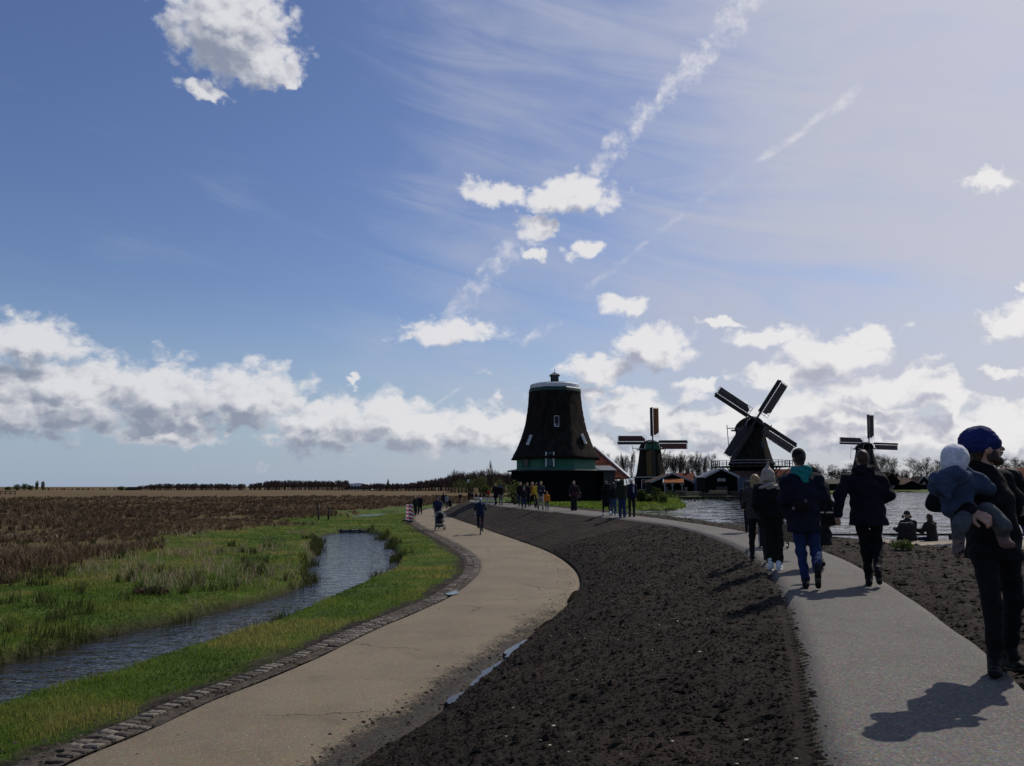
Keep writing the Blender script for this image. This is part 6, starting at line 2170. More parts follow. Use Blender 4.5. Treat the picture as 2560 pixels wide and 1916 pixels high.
person(1352, 1275, 1203.5, 'walker in beige trousers and dark top holding something, beside the yellow coat', 0, PI + .2, HOLD, 'people before the big mill', jacket=(.030, .030, .045), trousers=BEIGE, leg=1.15, gear=(('short', M_hairb),))
person(1367.5, 1279, 1230, 'small child in bright orange jacket on the footpath', 0, PI, STAND, 'people before the big mill', jacket=(.52, .17, .022), trousers=(.13, .12, .13), gear=(('beanie', (.16, .10, .06)),), head_scale=1.25, bulk=.03)
pw10 = person(1435, 1278, 1202.5, 'woman standing alone before the mill with a burgundy top and a big bag', 0, PI, dict(hipL=3, kneeL=2, hipR=-3, kneeR=2, armL=(5, 25, 30, 30), armR=(10, 14, 40, 10)), 'people before the big mill', jacket=(.022, .016, .018), trousers=CHAR, leg=1.35, cuff=1.4, gear=(('short', M_hairk),), bulk=.02)
person(1516, 1290, 1203.5, 'long-haired walker in short black skirt at the left of the group of four', 0, .15, WALK, 'group of four on the footpath', jacket=BLACK, hem=.22, trousers=BLACK, skirt=.26, leg=.8, gear=(('long', M_hairk),), bulk=.02, shoe_mat=M_wshoe)
person(1534, 1289.5, 1206.5, 'walker in light blue jeans, second of the group of four', 0, .1, STAND, 'group of four on the footpath', jacket=CHAR, trousers=BLUEJ, leg=1.15, cuff=1.25, gear=(('long', M_hairb),), shoe_mat=M_wshoe)
person(1556, 1295, 1199, 'walker with a raised dark green hood and blue jeans, third of the group of four', 0, 0, PHONE, 'group of four on the footpath', jacket=(.020, .024, .016), trousers=JEANS, leg=1.2, cuff=1.3, gear=(('hood', (.024, .030, .018)),), bulk=.03, shoes=(.10, .10, .16))
person(1580, 1293, 1197, 'walker in white cap with white flash on the back, rightmost of the group of four', 0, .1, STAND, 'group of four on the footpath', jacket=NAVY, trousers=CHAR, gear=(('cap', (.75, .75, .78)),), bulk=.02, stripe=(.5, .52, .6), head_yaw=-.5)


# child riding on the shoulders of the walker near the guard rail
def shoulder_child():
    x, y, z0 = pf.location
    s = pf.scale[0]
    J = pose(hipL=80, kneeL=85, hipR=80, kneeR=85, armL=(40, 10, 60, 0), armR=(40, 10, 60, 0), lean=5)
    dz = J['pel'].z
    root = empty('person', (x, y - .02, z0 + 1.46 * s - dz * .52 * s), .3)
    root.scale = (.52 * s,) * 3
    tag(root, 'small child in pale blue top riding on a walker\'s shoulders', 'person', 'people before the big mill')
    build_person(root, J, dict(jacket=(.06, .10, .15), trousers=CHAR, gear=(('short', M_hairk),), head_scale=1.3), .05)


shoulder_child()


# ------------------------------------------------------------------ the nearest walkers: joints read off the photograph
def near_person(name_label, foot, head_top, pts, Y, z0, cvt, st, vox, group):
    """pts: joint -> (x, y, dy) positions on an enlargement, dy = metres nearer (-) or farther (+) than Y"""
    x, y, _ = at(*cvt(*foot), Y)
    root = empty('person', (x, Y, z0))
    tag(root, name_label, 'person', group)
    J = {}
    for k, (a, b, dy) in pts.items():
        q = at(*cvt(a, b), Y + dy)
        J[k] = Vector((q[0] - x, q[1] - Y, q[2] - z0))
    for n in 'LR':
        if 'heel' + n not in J:
            J['heel' + n] = J['an' + n] + Vector((0, -.05, -.05)); 
        if 'toe' + n not in J:
            J['toe' + n] = J['an' + n] + Vector((0, .17, -.055))
    for n in st.get('flat', ''):
        t = J['toe' + n] - J['heel' + n]; t.z = 0
        J['heel' + n].z = .042; J['toe' + n] = J['heel' + n] + t.normalized() * .20; J['toe' + n].z = .040
        if J['an' + n].z < .10 or J['an' + n].z > .16: J['an' + n].z = .11
    for n in 'LR':
        if n not in st.get('flat', ''):
            dz = .05 - min(J['toe' + n].z, J['heel' + n].z)
            if dz > 0:
                for q in ('toe', 'heel', 'an'): J[q + n].z += dz
    build_person(root, J, st, vox)
    return root, J


def c5(x, y): return (1840 + x / 3.943, 1100 + y / 3.943)
def c4(x, y): return (2200 + x / 2.436, 1040 + y / 2.436)


YA = gp(*c5(680, 1470), 0)[1]
teal_root, tealJ = near_person('man with turquoise hood over a dark coat and blue jeans, walking away', (680, 1480), None,
    dict(head=(617, 185, 0), neck=(640, 330, 0), chest=(655, 500, 0), pel=(668, 760, 0), shL=(505, 400, 0), elL=(468, 600, -.02), wrL=(510, 745, .14), shR=(792, 392, 0), elR=(862, 560, -.02), wrR=(835, 650, .16),
         hipL=(605, 800, 0), knL=(645, 1100, .06), anL=(688, 1385, .05), toeL=(680, 1462, .20), heelL=(690, 1448, -.02), hipR=(745, 800, 0), knR=(782, 1100, .02), anR=(808, 1290, -.28), toeR=(812, 1462, -.16), heelR=(806, 1318, -.32)), YA, 0, c5,
    dict(jacket=(.013, .014, .026), hem=.20, flare=.03, bulk=.035, trousers=(.020, .036, .105), leg=1.03, shoes=(.016, .015, .015), hood=(.020, .205, .195), gear=(('short', M_hairk), ('beanie', (.014, .012, .013))), no_hand='LR', seed=5, flat='L', torso=(1.0, .72)), .0105, 'nearest walkers on the footpath')
YB = gp(*c5(1310, 1448), 0)[1]
near_person('bareheaded man in dark parka swinging one arm, walking away', (1310, 1455), None,
    dict(head=(1240, 190, 0), neck=(1255, 318, 0), chest=(1275, 470, 0), pel=(1300, 720, 0), shL=(1110, 395, 0), elL=(1022, 545, -.05), wrL=(1008, 728, -.10), shR=(1415, 385, 0), elR=(1510, 545, -.05), wrR=(1425, 610, .12),
         hipL=(1240, 800, 0), knL=(1285, 1110, .06), anL=(1312, 1380, .05), toeL=(1306, 1436, .20), heelL=(1312, 1424, -.02), hipR=(1375, 800, 0), knR=(1392, 1080, .02), anR=(1402, 1290, -.26), toeR=(1414, 1408, -.12), heelR=(1400, 1312, -.30)), YB, 0, c5,
    dict(jacket=(.011, .011, .017), hem=.17, flare=.05, bulk=.045, trousers=(.009, .009, .011), leg=1.0, shoes=(.014, .013, .013), gear=(('short', plain('dark_auburn_hair', (.045, .020, .012), .55, .4, 40, .4, 90)),), no_hand='R', seed=8, flat='L', hood=(.011, .011, .016), hand_roll=.4, curl=.45), .0105, 'nearest walkers on the footpath')
YC = gp(*c5(380, 1282), 0)[1]
near_person('woman in beige pointed hat and black jacket with fleece collar and white shoes', (375, 1290), None,
    dict(head=(312, 362, 0), neck=(318, 448, 0), chest=(318, 560, 0), pel=(345, 740, 0), shL=(215, 490, 0), elL=(195, 630, .02), wrL=(215, 700, .20), shR=(425, 490, 0), elR=(448, 640, .02), wrR=(440, 730, .18),
         hipL=(300, 770, 0), knL=(328, 985, .04), anL=(338, 1195, 0), toeL=(328, 1245, .16), heelL=(345, 1240, -.04), hipR=(395, 770, 0), knR=(418, 985, .02), anR=(424, 1205, -.06), toeR=(440, 1278, .02), heelR=(420, 1250, -.14)), YC, 0, c5,
    dict(jacket=(.010, .010, .011), hem=.03, bulk=.03, trousers=(.013, .015, .012), leg=1.12, cuff=1.2, leg_len=.93, shoe_mat=M_wshoe, sole=M_wshoe, fleece=(.34, .285, .235), gear=(('pointed', (.36, .31, .26)),), gear_scale=1.06, no_hand='LR', seed=11, flat='LR'), .0115, 'nearest walkers on the footpath')

person(2046, 1424, 1166, 'woman in long dark coat with a handbag, mostly hidden behind the turquoise-hooded man', 0, 0, WALK2, 'nearest walkers on the footpath', jacket=(.012, .012, .013), hem=.52, flare=.07, trousers=CHAR, gear=(('long', M_hairk),), bulk=.02)
person(1874, 1332, 1202, 'dark-clad person with a backpack standing at the river side of the footpath', 0, -.3, STAND, 'nearest walkers on the footpath', jacket=(.016, .017, .022), trousers=(.018, .020, .028), gear=(('beanie', (.03, .03, .032)),), bulk=.02)
person(1897, 1402, 1187, 'blond walker half hidden behind the woman in the beige hat, pushing a wheelchair', 0, -.15, PUSH, 'nearest walkers on the footpath', jacket=(.05, .045, .042), trousers=CHAR, gear=(('long', M_hairl),), bulk=.02)


# ------------------------------------------------------------------ the pair sitting on the deck, and the people behind the father
def sitter(u, vseat, vtop, Y, zdeck, label, st, yaw=0.0):
    x = Xa(u, Y)
    J = pose(hipL=84, kneeL=75, hipR=84, kneeR=75, armL=(28, 20, 70, 30), armR=(28, 20, 70, 30), lean=6, stance=.11)
    pz = J['pel'].z
    H = at(u, vtop, Y)[2] - zdeck
    s = H / (J['head'].z + .125 - pz + .105)
    root = empty('person', (x, Y, zdeck - (pz - .105) * s), yaw)
    root.scale = (s, s, s)
    tag(root, label, 'person', 'pair sitting on the deck')
    build_person(root, J, st, .016)
    return root


DECK_Z = -.12
YD = 21.6
sit1 = sitter(2266, 1366, 1278, YD, DECK_Z, 'man with headphones and backpack sitting on the edge of the deck', dict(jacket=(.026, .027, .030), trousers=CHAR, bulk=.03, gear=(('beanie', (.035, .035, .036)),), seed=4), .05)
sit2 = sitter(2322, 1366, 1285, YD, DECK_Z, 'long-haired woman sitting on the edge of the deck, turned towards the man', dict(jacket=(.030, .027, .026), trousers=JEANS, bulk=.03, gear=(('long', M_hairb),), seed=6), .45)


def stander(u, vf, vh, Y, label, st, ps, yaw):
    x = Xa(u, Y); z = DECK_Z
    root = empty('person', (x, Y, z + .005), yaw)
    J = pose(**ps); H = at(u, vh, Y)[2] - z
    s = H / (J['head'].z + .125); root.scale = (s, s, s)
    tag(root, label, 'person', 'people on the deck behind the father')
    build_person(root, J, st, .018)


stander(2386, 1370, 1196, 20.6, 'person in jeans and dark sneakers standing on the deck, hidden behind the baby', dict(jacket=NAVY, trousers=(.016, .022, .045), bulk=.02, shoes=(.05, .05, .055), gear=(('short', M_hairb),)), STAND, -.5)
stander(2537, 1368, 1190, 19.8, 'person with a backpack and blue jeans on the deck at the right edge', dict(jacket=(.030, .030, .026), trousers=(.022, .036, .095), bulk=.03, gear=(('short', M_hairb),)), HOLD, -.2)

# ------------------------------------------------------------------ the father in the blue hat and the baby
YE = gp(2492, 1690, 0)[1]
dad, dadJ = near_person('bearded man in blue knitted hat and black jacket carrying a baby, looking to the side', (720, 1570), None,
    dict(head=(640, 196, -.03), neck=(606, 345, 0), chest=(630, 500, .02), pel=(690, 790, .05), shL=(505, 400, -.10), elL=(352, 520, -.20), wrL=(545, 585, -.40), shR=(725, 400, .14), elR=(840, 560, .20), wrR=(900, 640, .00),
         hipL=(630, 840, -.03), knL=(680, 1130, -.10), anL=(695, 1430, 0), toeL=(690, 1545, -.18), heelL=(705, 1500, .05), hipR=(765, 840, .10), knR=(815, 1120, .06), anR=(790, 1425, .16), toeR=(845, 1508, .06), heelR=(780, 1478, .22)), YE, 0, c4,
    dict(jacket=(.0095, .0095, .011), hem=.10, bulk=.03, torso=(.88, .82), trousers=(.011, .011, .013), leg=.98, boot=1.15, shoes=(.012, .011, .010), skin=M_skin, head_yaw=-PI / 2 - .25, head_tilt=.10, beard=True, gear=(('short', M_hairb), ('bigbeanie', (.020, .028, .120))), seed=13, no_hand='R', curl=.9, collar=.012, flat='LR', head_scale=1.06, hand_roll=1.4, hand_scale=1.1), .0085, 'father and baby')


def baby():
    Yb = YE - .34
    x, y, z0 = at(*c4(470, 560), Yb)
    root = empty('person', (x, Yb, z0))
    o = Vector((x, Yb, z0))
    P = lambda a, b, dy=0.0: tuple(Vector(at(*c4(a, b), Yb + dy)) - o)
    tag(root, 'baby in white cap and blue jacket carried on the father\'s arm', 'person', 'father and baby')
    # body
    hc = Vector(P(460, 272, .02))
    Rm = Matrix.Rotation(-.9, 3, 'Z')
    V1, F1 = sdf_part(HEAD, .007, .018)
    V1 = (V1 * .92) @ np.array(Rm).T + np.array(hc)
    core = [('c', P(470, 560, .05), P(470, 380, .05), .07, .05), ('c', P(520, 590, .05), P(470, 700, -.02), .04, .03), ('c', P(640, 590, .1), P(745, 690, .02), .04, .03), ('c', P(520, 390, .08), P(640, 450, .10), .035, .025)]
    b = concat([(V1, F1), sdf_part(core, .012, .03)])
    mesh_np('body', b[0], b[1], M_skin, root, True)
    V, F = sdf_part(HEADGEAR['babycap'], .007, .02, .0015, 60.0, 3)
    V = (V * 1.06) @ np.array(Rm).T + np.array(hc)
    mesh_np('white_cap', V, F, cloth((.66, .66, .70)), root, True)
    C = [('c', P(460, 545, .04), P(460, 410, .04), .105, .115, 1.0, .95), ('c', P(460, 410, .04), P(475, 350, .04), .115, .075), ('c', P(520, 400, .05), P(590, 410, .03), .085, .070), ('c', P(590, 410, .03), P(655, 445, .03), .068, .052),
         ('c', P(400, 400, 0), P(345, 440, -.02), .075, .055)]
    jk = sdf_mesh('jacket', C, cloth((.040, .058, .105)), root, .009, .04, .006, 14.0, 3)
    H = [('c', P(345, 380, -.06), P(470, 360, -.10), .050, .060), ('c', P(470, 360, -.10), P(520, 370, -.02), .055, .05), ('c', P(400, 400, -.11), P(415, 485, -.13), .075, .020, 1.2, .6)]
    sdf_mesh('hood', H, cloth((.046, .066, .118)), jk, .009, .03, .005, 20.0, 7)
    for q, (a, k, e) in enumerate((((545, 575, -.02), (490, 660, -.10), (478, 745, -.06)), ((650, 575, -.03), (745, 665, -.10), (748, 735, -.05)))):
        T = [('c', P(*a), P(*k), .062, .052), ('c', P(*k), P(*e), .050, .040)]
        sdf_mesh('trouser_leg', T, cloth((.085, .088, .100)), root, .009, .03, .005, 16.0, q)
        f = ((470, 840, -.10), (800, 785, -.10))[q]
        S = [('c', P(*e), P(f[0] + (8 if q == 0 else -38), f[1] - (30 if q == 0 else 12), -.07), .040, .034), ('c', P(f[0] + (8 if q == 0 else -38), f[1] - (30 if q == 0 else 12), -.07), P(*f), .034, .024)]
        so = sdf_mesh('sock', S, cloth((.165, .105, .095)), root, .007, .02)
        rr = random.Random(q)
        for _ in range(9):
            t = rr.random(); c = Vector(S[0][1]).lerp(Vector(S[0][2]), t) if rr.random() < .5 else Vector(S[1][1]).lerp(Vector(S[1][2]), t)
            dd = MB(); dd.ring([(0, .006), (.004, .006)], 6); ob = dd.build('dot', cloth((.02, .014, .02)), so)
            ob.location = c + Vector((rr.uniform(-.020, .020), -.034 if t < .5 else -.030, rr.uniform(-.010, .010))); ob.rotation_euler = (PI / 2, 0, 0)


baby()

# ================================================================== things people bring, street furniture, deck
def wheel(parent, c, r, w=.035, spokes=14, axis='x', name='wheel'):
    """a wheel as a part: tyre, rim and spokes; axis = direction of the axle"""
    e = empty(name); e.parent = parent; e.location = c
    def ringmesh(nm, rr, tr, mat):
        mb = MB(); n = 28
        mb.tube([(0, math.cos(2 * PI * k / n) * rr, math.sin(2 * PI * k / n) * rr) for k in range(n + 1)], tr, 6, caps=False)
        o = mb.build(nm, mat, e, True)
        return o
    ringmesh('tyre', r - w / 2, w / 2, M_rubber); ringmesh('rim', r - w, w * .30, M_metal)
    mb = MB()
    for k in range(spokes):
        a = 2 * PI * k / spokes
        mb.bar((.012 * (-1) ** k, 0, 0), (0, math.cos(a) * (r - w), math.sin(a) * (r - w)), .004)
    o = mb.build('spokes', M_metal, e); o['kind'] = 'stuff'
    mb = MB(); mb.tube([(-.035, 0, 0), (.035, 0, 0)], .018, 8); mb.build('hub', M_metal, e)
    return e


def bicycle(x, y, z, yaw):
    root = empty('bicycle', (x, y, z), yaw)
    tag(root, 'dark city bicycle ridden along the sandy road', 'bicycle')
    R = .345
    wheel(root, (0, -.52, R), R); wheel(root, (0, .55, R), R)
    P = dict(bb=(0, -.08, .30), seat=(0, -.26, .86), head=(0, .36, .84), hd2=(0, .40, .66), rear=(0, -.52, R), front=(0, .55, R))
    mb = MB()
    for a, b in (('bb', 'seat'), ('seat', 'head'), ('bb', 'hd2'), ('head', 'hd2')): mb.tube([P[a], P[b]], .017, 7)
    for s in (-.05, .05):
        mb.tube([P['bb'], (s, -.52, R)], .010, 6); mb.tube([P['seat'], (s, -.52, R)], .010, 6); mb.tube([P['hd2'], (s, .46, .5), (s, .55, R)], .012, 6)
    mb.build('frame', plain('bicycle_paint', (.012, .013, .016), .35, .2, 8, 0, 20, .5), root)
    mb = MB(); mb.tube([(-.30, .18, 1.05), (-.24, .32, 1.06), (0, .37, 1.04), (.24, .32, 1.06), (.30, .18, 1.05)], .012, 7); mb.tube([(0, .37, 1.04), P['head']], .014, 7); mb.build('handlebar', M_metal, root)
    sdf_mesh('saddle', [('c', (0, -.36, .965), (0, -.12, .955), .075, .030, 1.0, 1.0), ('Z', .985), ('z', .935)], cloth((.05, .03, .02), .5), root, .012)
    for yy, a0, a1 in ((-.52, 20, 190), (.55, 0, 150)):
        mb = MB(); mb.tube([(0, yy + math.cos(math.radians(a0 + (a1 - a0) * k / 10)) * (R + .03), R + math.sin(math.radians(a0 + (a1 - a0) * k / 10)) * (R + .03)) for k in range(11)], .02, 5); mb.build('mudguard', M_rubber, root)
    mb = MB(); mb.box((0, -.58, .76), (.14, .34, .02)); mb.bar((-.06, -.66, .76), (-.06, -.52, R), .012); mb.bar((.06, -.66, .76), (.06, -.52, R), .012); mb.build('luggage_rack', M_rubber, root)
    for s in (-1, 1):
        mb = MB(); mb.bar((s * .06, -.08, .30), (s * .09, -.08 + s * .10, .30 - s * .13), .02); mb.box((s * .14, -.08 + s * .10, .30 - s * .13), (.09, .08, .02)); mb.build('pedal', M_rubber, root)
    mb = MB(); mb.box((0, -.78, .70), (.05, .03, .04)); mb.build('rear_lamp', plain('red_lamp_glass', (.35, .01, .01), .3), root)
    return root


bx_, by_, _ = gp(1201, 1336.5, RZ)
BK = bicycle(bx_, by_, RZ, .06)
J = pose(hipL=62, kneeL=66, hipR=30, kneeR=52, armL=(48, 14, 22, 4), armR=(48, 14, 22, 4), lean=10, stance=.10)
pz = J['pel'].z
rt_ = empty('person', (bx_, by_ - .24, RZ + 1.05 - pz), .06)
tag(rt_, 'grey-haired cyclist in navy jacket riding away on the sandy road', 'person')
build_person(rt_, J, dict(jacket=(.014, .020, .045), hem=.12, trousers=(.012, .014, .024), gear=(('short', plain('grey_hair', (.32, .31, .30), .6)),), bulk=.03), .026)


def pram(x, y, z, yaw, label, hoodcol, scale=1.0):
    root = empty('pram', (x, y, z), yaw); root.scale = (scale,) * 3
    tag(root, label, 'pram')
    for s in (-1, 1):
        wheel(root, (s * .27, -.30, .15), .15, .045, 8); wheel(root, (s * .24, .36, .10), .10, .045, 6)
        mb = MB(); mb.tube([(s * .25, .36, .12), (s * .25, .0, .42), (s * .25, -.42, .98)], .014, 7); mb.tube([(s * .25, -.30, .15), (s * .25, .12, .50)], .013, 7); mb.build('side_frame', M_metal, root)
    mb = MB(); mb.tube([(-.25, -.42, .98), (-.20, -.47, 1.02), (.20, -.47, 1.02), (.25, -.42, .98)], .018, 7); mb.build('push_bar', M_rubber, root)
    sdf_mesh('seat', [('c', (0, .18, .46), (0, -.08, .50), .15, .16, 1.25, .9), ('c', (0, -.10, .50), (0, -.20, .82), .15, .15, 1.25, .6), ('-', ('e', (0, .12, .72), (.16, .22, .17)))], cloth((.018, .019, .022)), root, .03)
    sdf_mesh('canopy', [('e', (0, -.10, .82), (.22, .26, .22)), ('-', ('e', (0, .10, .74), (.19, .26, .20))), ('z', .74)], cloth(hoodcol), root, .025)
    mb = MB(); mb.box((0, .02, .20), (.40, .46, .03)); mb.box((0, .26, .27), (.40, .02, .14)); mb.box((0, -.21, .27), (.40, .02, .14)); mb.build('basket', cloth(CHAR), root)
    mb = MB(); mb.bar((-.24, .36, .12), (.24, .36, .12), .02); mb.bar((-.20, .30, .36), (.20, .30, .36), .03); mb.bar((-.20, .28, .30), (.20, .28, .30), .03); mb.build('footrest', M_metal, root)


x, y, _ = gp(1100, 1326, RZ)
pram(x, y - .1, RZ, PI + .05, 'dark pram with grey frame pushed towards us on the sandy road', (.10, .105, .115), 1.03)
x, y, _ = gp(1124, 1271.5, RZ)
pram(x, y + .5, RZ, -.3, 'small dark pram far along the road before the grey jacket', CHAR)


def wheelchair(u, v):
    x, y, _ = gp(u, v, 0)
    root = empty('wheelchair', (x, y, .005), -.25)
    tag(root, 'dark wheelchair pushed along the footpath before the woman in the beige hat', 'wheelchair')
    for s in (-1, 1):
        wheel(root, (s * .29, 0, .30), .30, .035, 16); wheel(root, (s * .24, .45, .09), .09, .035, 6)
        mb = MB(); mb.tube([(s * .24, -.12, .95), (s * .24, -.05, .50), (s * .24, .38, .50), (s * .24, .45, .10)], .013, 7); mb.tube([(s * .24, -.05, .70), (s * .24, .28, .70), (s * .24, .30, .5)], .012, 7); mb.build('side_frame', M_metal, root)
        mb = MB(); mb.tube([(s * .24, -.12, .95), (s * .24, -.24, .95)], .018, 8); mb.build('handle', M_rubber, root)
    mb = MB(); mb.box((0, .18, .50), (.44, .44, .05)); mb.build('seat', cloth(BLACK), root)
    mb = MB(); mb.box((0, -.08, .74), (.44, .04, .44), rx=-.12); mb.build('backrest', cloth(BLACK), root)
    mb = MB(); mb.box((0, .55, .12), (.36, .16, .02)); mb.build('footplate', M_rubber, root)


wheelchair(*c5(372, 1072))


def soft_bag(name, label, c, sx, sy, sz, col, yaw=0.0, strap=None, vox=.012, flap=True):
    root = empty(name, c, yaw)
    tag(root, label, name.replace('_', ' ').split()[-1] if name != 'backpack' else 'backpack')
    sdf_mesh('pouch', [('c', (-sx * .32, 0, sz * .25), (sx * .32, 0, sz * .25), sz * .28, sz * .28, 1.0, sy / sz), ('c', (-sx * .30, 0, sz * .72), (sx * .30, 0, sz * .72), sz * .26, sz * .26, 1.0, sy / sz)], cloth(col, .6), root, vox, .05, .003, 18, 2)
    if flap:
        sdf_mesh('flap', [('c', (-sx * .33, -sy * .10, sz * .76), (sx * .33, -sy * .10, sz * .76), sz * .22, sz * .22, 1.0, sy / sz * 1.05)], cloth(tuple(k * 1.3 for k in col), .6), root, vox, .03)
    if strap:
        mb = MB(); mb.tube([tuple(p) for p in strap], .010, 6); mb.build('strap', cloth(tuple(k * .9 for k in col), .6), root)
    return root


def loc5(x, y, Y): return at(*c5(x, y), Y)


p = loc5(912, 842, YA + 1.0); q0 = loc5(890, 665, YA + 1.0)
soft_bag('hand_bag', 'black handbag hanging on a thin strap beside the turquoise-hooded man', p, .42, .14, .20, (.012, .012, .013), .1, [(-.05, 0, .17), (q0[0] - p[0], 0, q0[2] - p[2]), (.03, .02, .18)])
p = loc5(640, 705, YA - .215)
sb = soft_bag('sling_bag', 'dark sling bag on the back of the turquoise-hooded man', p, .22, .07, .13, (.014, .009, .010), -.15, [(-.12, .0, .12), (-.20, .08, .24), (-.27, .20, .45)])
for dx, dz in ((.06, .14), (-.10, .04)):
    mb = MB(); mb.tube([(dx + .012 * math.cos(2 * PI * k / 8), -.04, dz + .020 * math.sin(2 * PI * k / 8)) for k in range(9)], .003, 5); mb.build('clip', M_metal, sb)
p = loc5(537, 1005, YC + 1.6)
soft_bag('tote_bag', 'tan tote bag carried low beside the wheelchair', p, .20, .10, .34, (.20, .165, .105), 0, [(-.05, 0, .28), (-.03, 0, .50), (.05, 0, .50), (.05, 0, .28)], .015, False)
p = at(2266, 1362, YD - .22)
soft_bag('backpack', 'dark backpack worn by the man sitting on the deck', (p[0], YD - .24, DECK_Z + .06), .32, .20, .46, (.016, .015, .016), 0, None, .015)
hp = sit1.location; s_ = sit1.scale[0]
hd = empty('headphones', (hp[0], hp[1] + .035, 0)); hz_ = at(2266, 1290, YD)[2]
hd.location = (hp[0], YD + .10, hz_ - .02)
tag(hd, 'headphones on the man sitting on the deck', 'headphones')
mb = MB(); mb.tube([(math.cos(a) * .105, 0, math.sin(a) * .12) for a in np.linspace(0, PI, 12)], .010, 6); mb.build('band', M_rubber, hd)
for s in (-1, 1):
    mb = MB(); mb.tube([(s * .085, 0, -.01), (s * .12, 0, -.01)], .042, 12); mb.build('ear_cup', cloth((.06, .06, .065)), hd)
p = at(*c4(800, 590), YE + .30)
soft_bag('backpack', 'large black backpack on the back of the bearded man', (p[0] - .05, YE + .36, at(*c4(800, 640), YE + .3)[2]), .30, .20, .42, (.010, .010, .011), -1.0, None, .012)
x, y, z = at(2548, 1290, 19.5)
soft_bag('backpack', 'backpack of the person on the deck at the right edge', (x + .05, 19.55, DECK_Z + .98), .34, .2, .48, (.035, .034, .030), 0, None, .02)
x, y, z = pw10.location
soft_bag('shoulder_bag', 'bulky patterned bag hanging beside the woman alone before the mill', (x + .24, y - .10, .72), .26, .14, .36, (.060, .034, .032), 0, [(-.1, 0, .30), (-.22, 0, .66), (.02, 0, .32)], .03)
soft_bag('shawl_bundle', 'burgundy bundle held at the waist of the woman alone before the mill', (x - .02, y - .17, .80), .30, .10, .22, (.06, .014, .018), 0, None, .03, False)
x, y, z = gp(1516, 1290, 0)
soft_bag('backpack', 'black backpack of the leftmost walker in the group of four', (x + .02, y - .20, 1.10), .30, .18, .42, (.010, .010, .011), .15, None, .03)
x, y, z = gp(1874, 1332, 0)
soft_bag('backpack', 'grey backpack of the person standing at the river side of the path', (x + .02, y - .22, 1.08), .32, .2, .46, (.028, .029, .032), -.3, None, .02)


# ------------------------------------------------------------------ street furniture
def lamp():
    Y = 100.0
    x = Xa(1171, Y); g = gz(x, Y)
    root = empty('street_lamp', (x, Y, g)); H = Za(1192, Y) - g
    tag(root, 'old-style street lamp with glazed lantern head', 'street lamp')
    mb = MB(); mb.tube([(0, 0, 0), (0, 0, .5), (0, 0, .55), (0, 0, H * .78)], [.11, .10, .065, .050], 10); mb.build('post', M_tar, root)
    mb = MB(); mb.ring([(H * .77, .10), (H * .79, .18)], 8); mb.build('lantern_base', M_tar, root)
    mb = MB(); mb.ring([(H * .79, .15), (H * .91, .30)], 4, rot=PI / 4, top=False, bottom=False); gl = mb.build('lantern_glass', plain('frosted_lamp_glass', (.62, .64, .66), .35), root)
    for k in range(4):
        a = PI / 4 + k * PI / 2
        mb = MB(); mb.bar((math.cos(a) * .155, math.sin(a) * .155, H * .79), (math.cos(a) * .31, math.sin(a) * .31, H * .915), .03); mb.build('glazing_bar', M_tar, gl)
    mb = MB(); mb.ring([(H * .91, .34), (H * .925, .34), (H * .97, .10), (H * .985, .07), (H, .02)], 4, rot=PI / 4); mb.build('lantern_roof', M_tar, root)


lamp()
M_red = plain('red_reflective', (.42, .020, .018), .4, .12, 8)
M_refl = plain('white_reflective', (.68, .68, .70), .4, .08, 8)


def barrier(u, v, w, h, yaw, label):
    x, y, _ = gp(u, v, RZ)
    root = empty('striped_barrier', (x, y, RZ), yaw)
    tag(root, label, 'barrier', 'red and white barrier panels')
    mb = MB(); mb.box((0, 0, .12 + h / 2), (w, .05, h)); pn = mb.build('panel', M_refl, root)
    k = 4
    for i in range(k):
        z0 = .12 + h * (i + .02) / k; z1 = z0 + h / k * .5; rise = min(h / k * .45, w * .9)
        for yy in (-.029, .029):
            mb = MB(); q = [(-w / 2, yy, z0 + rise), (w / 2, yy, z0), (w / 2, yy, z1), (-w / 2, yy, min(z1 + rise, .12 + h))]
            mb.add(q, [(0, 1, 2, 3)] if yy < 0 else [(3, 2, 1, 0)]); mb.build('stripe', M_red, pn)
    mb = MB(); mb.box((0, 0, .05), (w * 1.3, .62, .10), taper=.85); mb.build('foot', M_rubber, root)
    mb = MB(); mb.tube([(0, 0, .08), (0, 0, .14)], .03, 8); mb.build('socket', M_rubber, root)


barrier(1026, 1305.5, .30, 1.08, .15, 'red and white striped barrier panel facing us at the bend of the road')
barrier(1017.5, 1304, .26, 1.05, 1.05, 'second striped barrier panel, turned edge-on beside the first')


def wooden_post(u, v0, v1, tilt, label):
    x, y, _ = gp(u, v0, MEADOW_Z)
    g = gz(x, y); h = at(u, v1, y)[2] - g
    root = empty('fence_post', (x, y, g - .05)); root.rotation_euler = (0, tilt, 0)
    tag(root, label, 'post', 'old posts by the ditch')
    mb = MB(); n = 9
    mb.tube([(0, 0, 0), (.01, 0, h * .5), (0, .01, h), (.005, 0, h + .07)], [.085, .08, .075, .045], n); mb.build('timber', M_stonew, root)
    mb = MB(); mb.tube([(math.cos(2 * PI * k / 10) * .09, math.sin(2 * PI * k / 10) * .09, h * .82) for k in range(11)], .006, 4); mb.build('wire_band', M_metal, root)


wooden_post(797, 1299, 1255, -.13, 'taller old wooden post leaning beside the end of the ditch')
wooden_post(821, 1299, 1269, 0, 'shorter upright wooden post beside the end of the ditch')


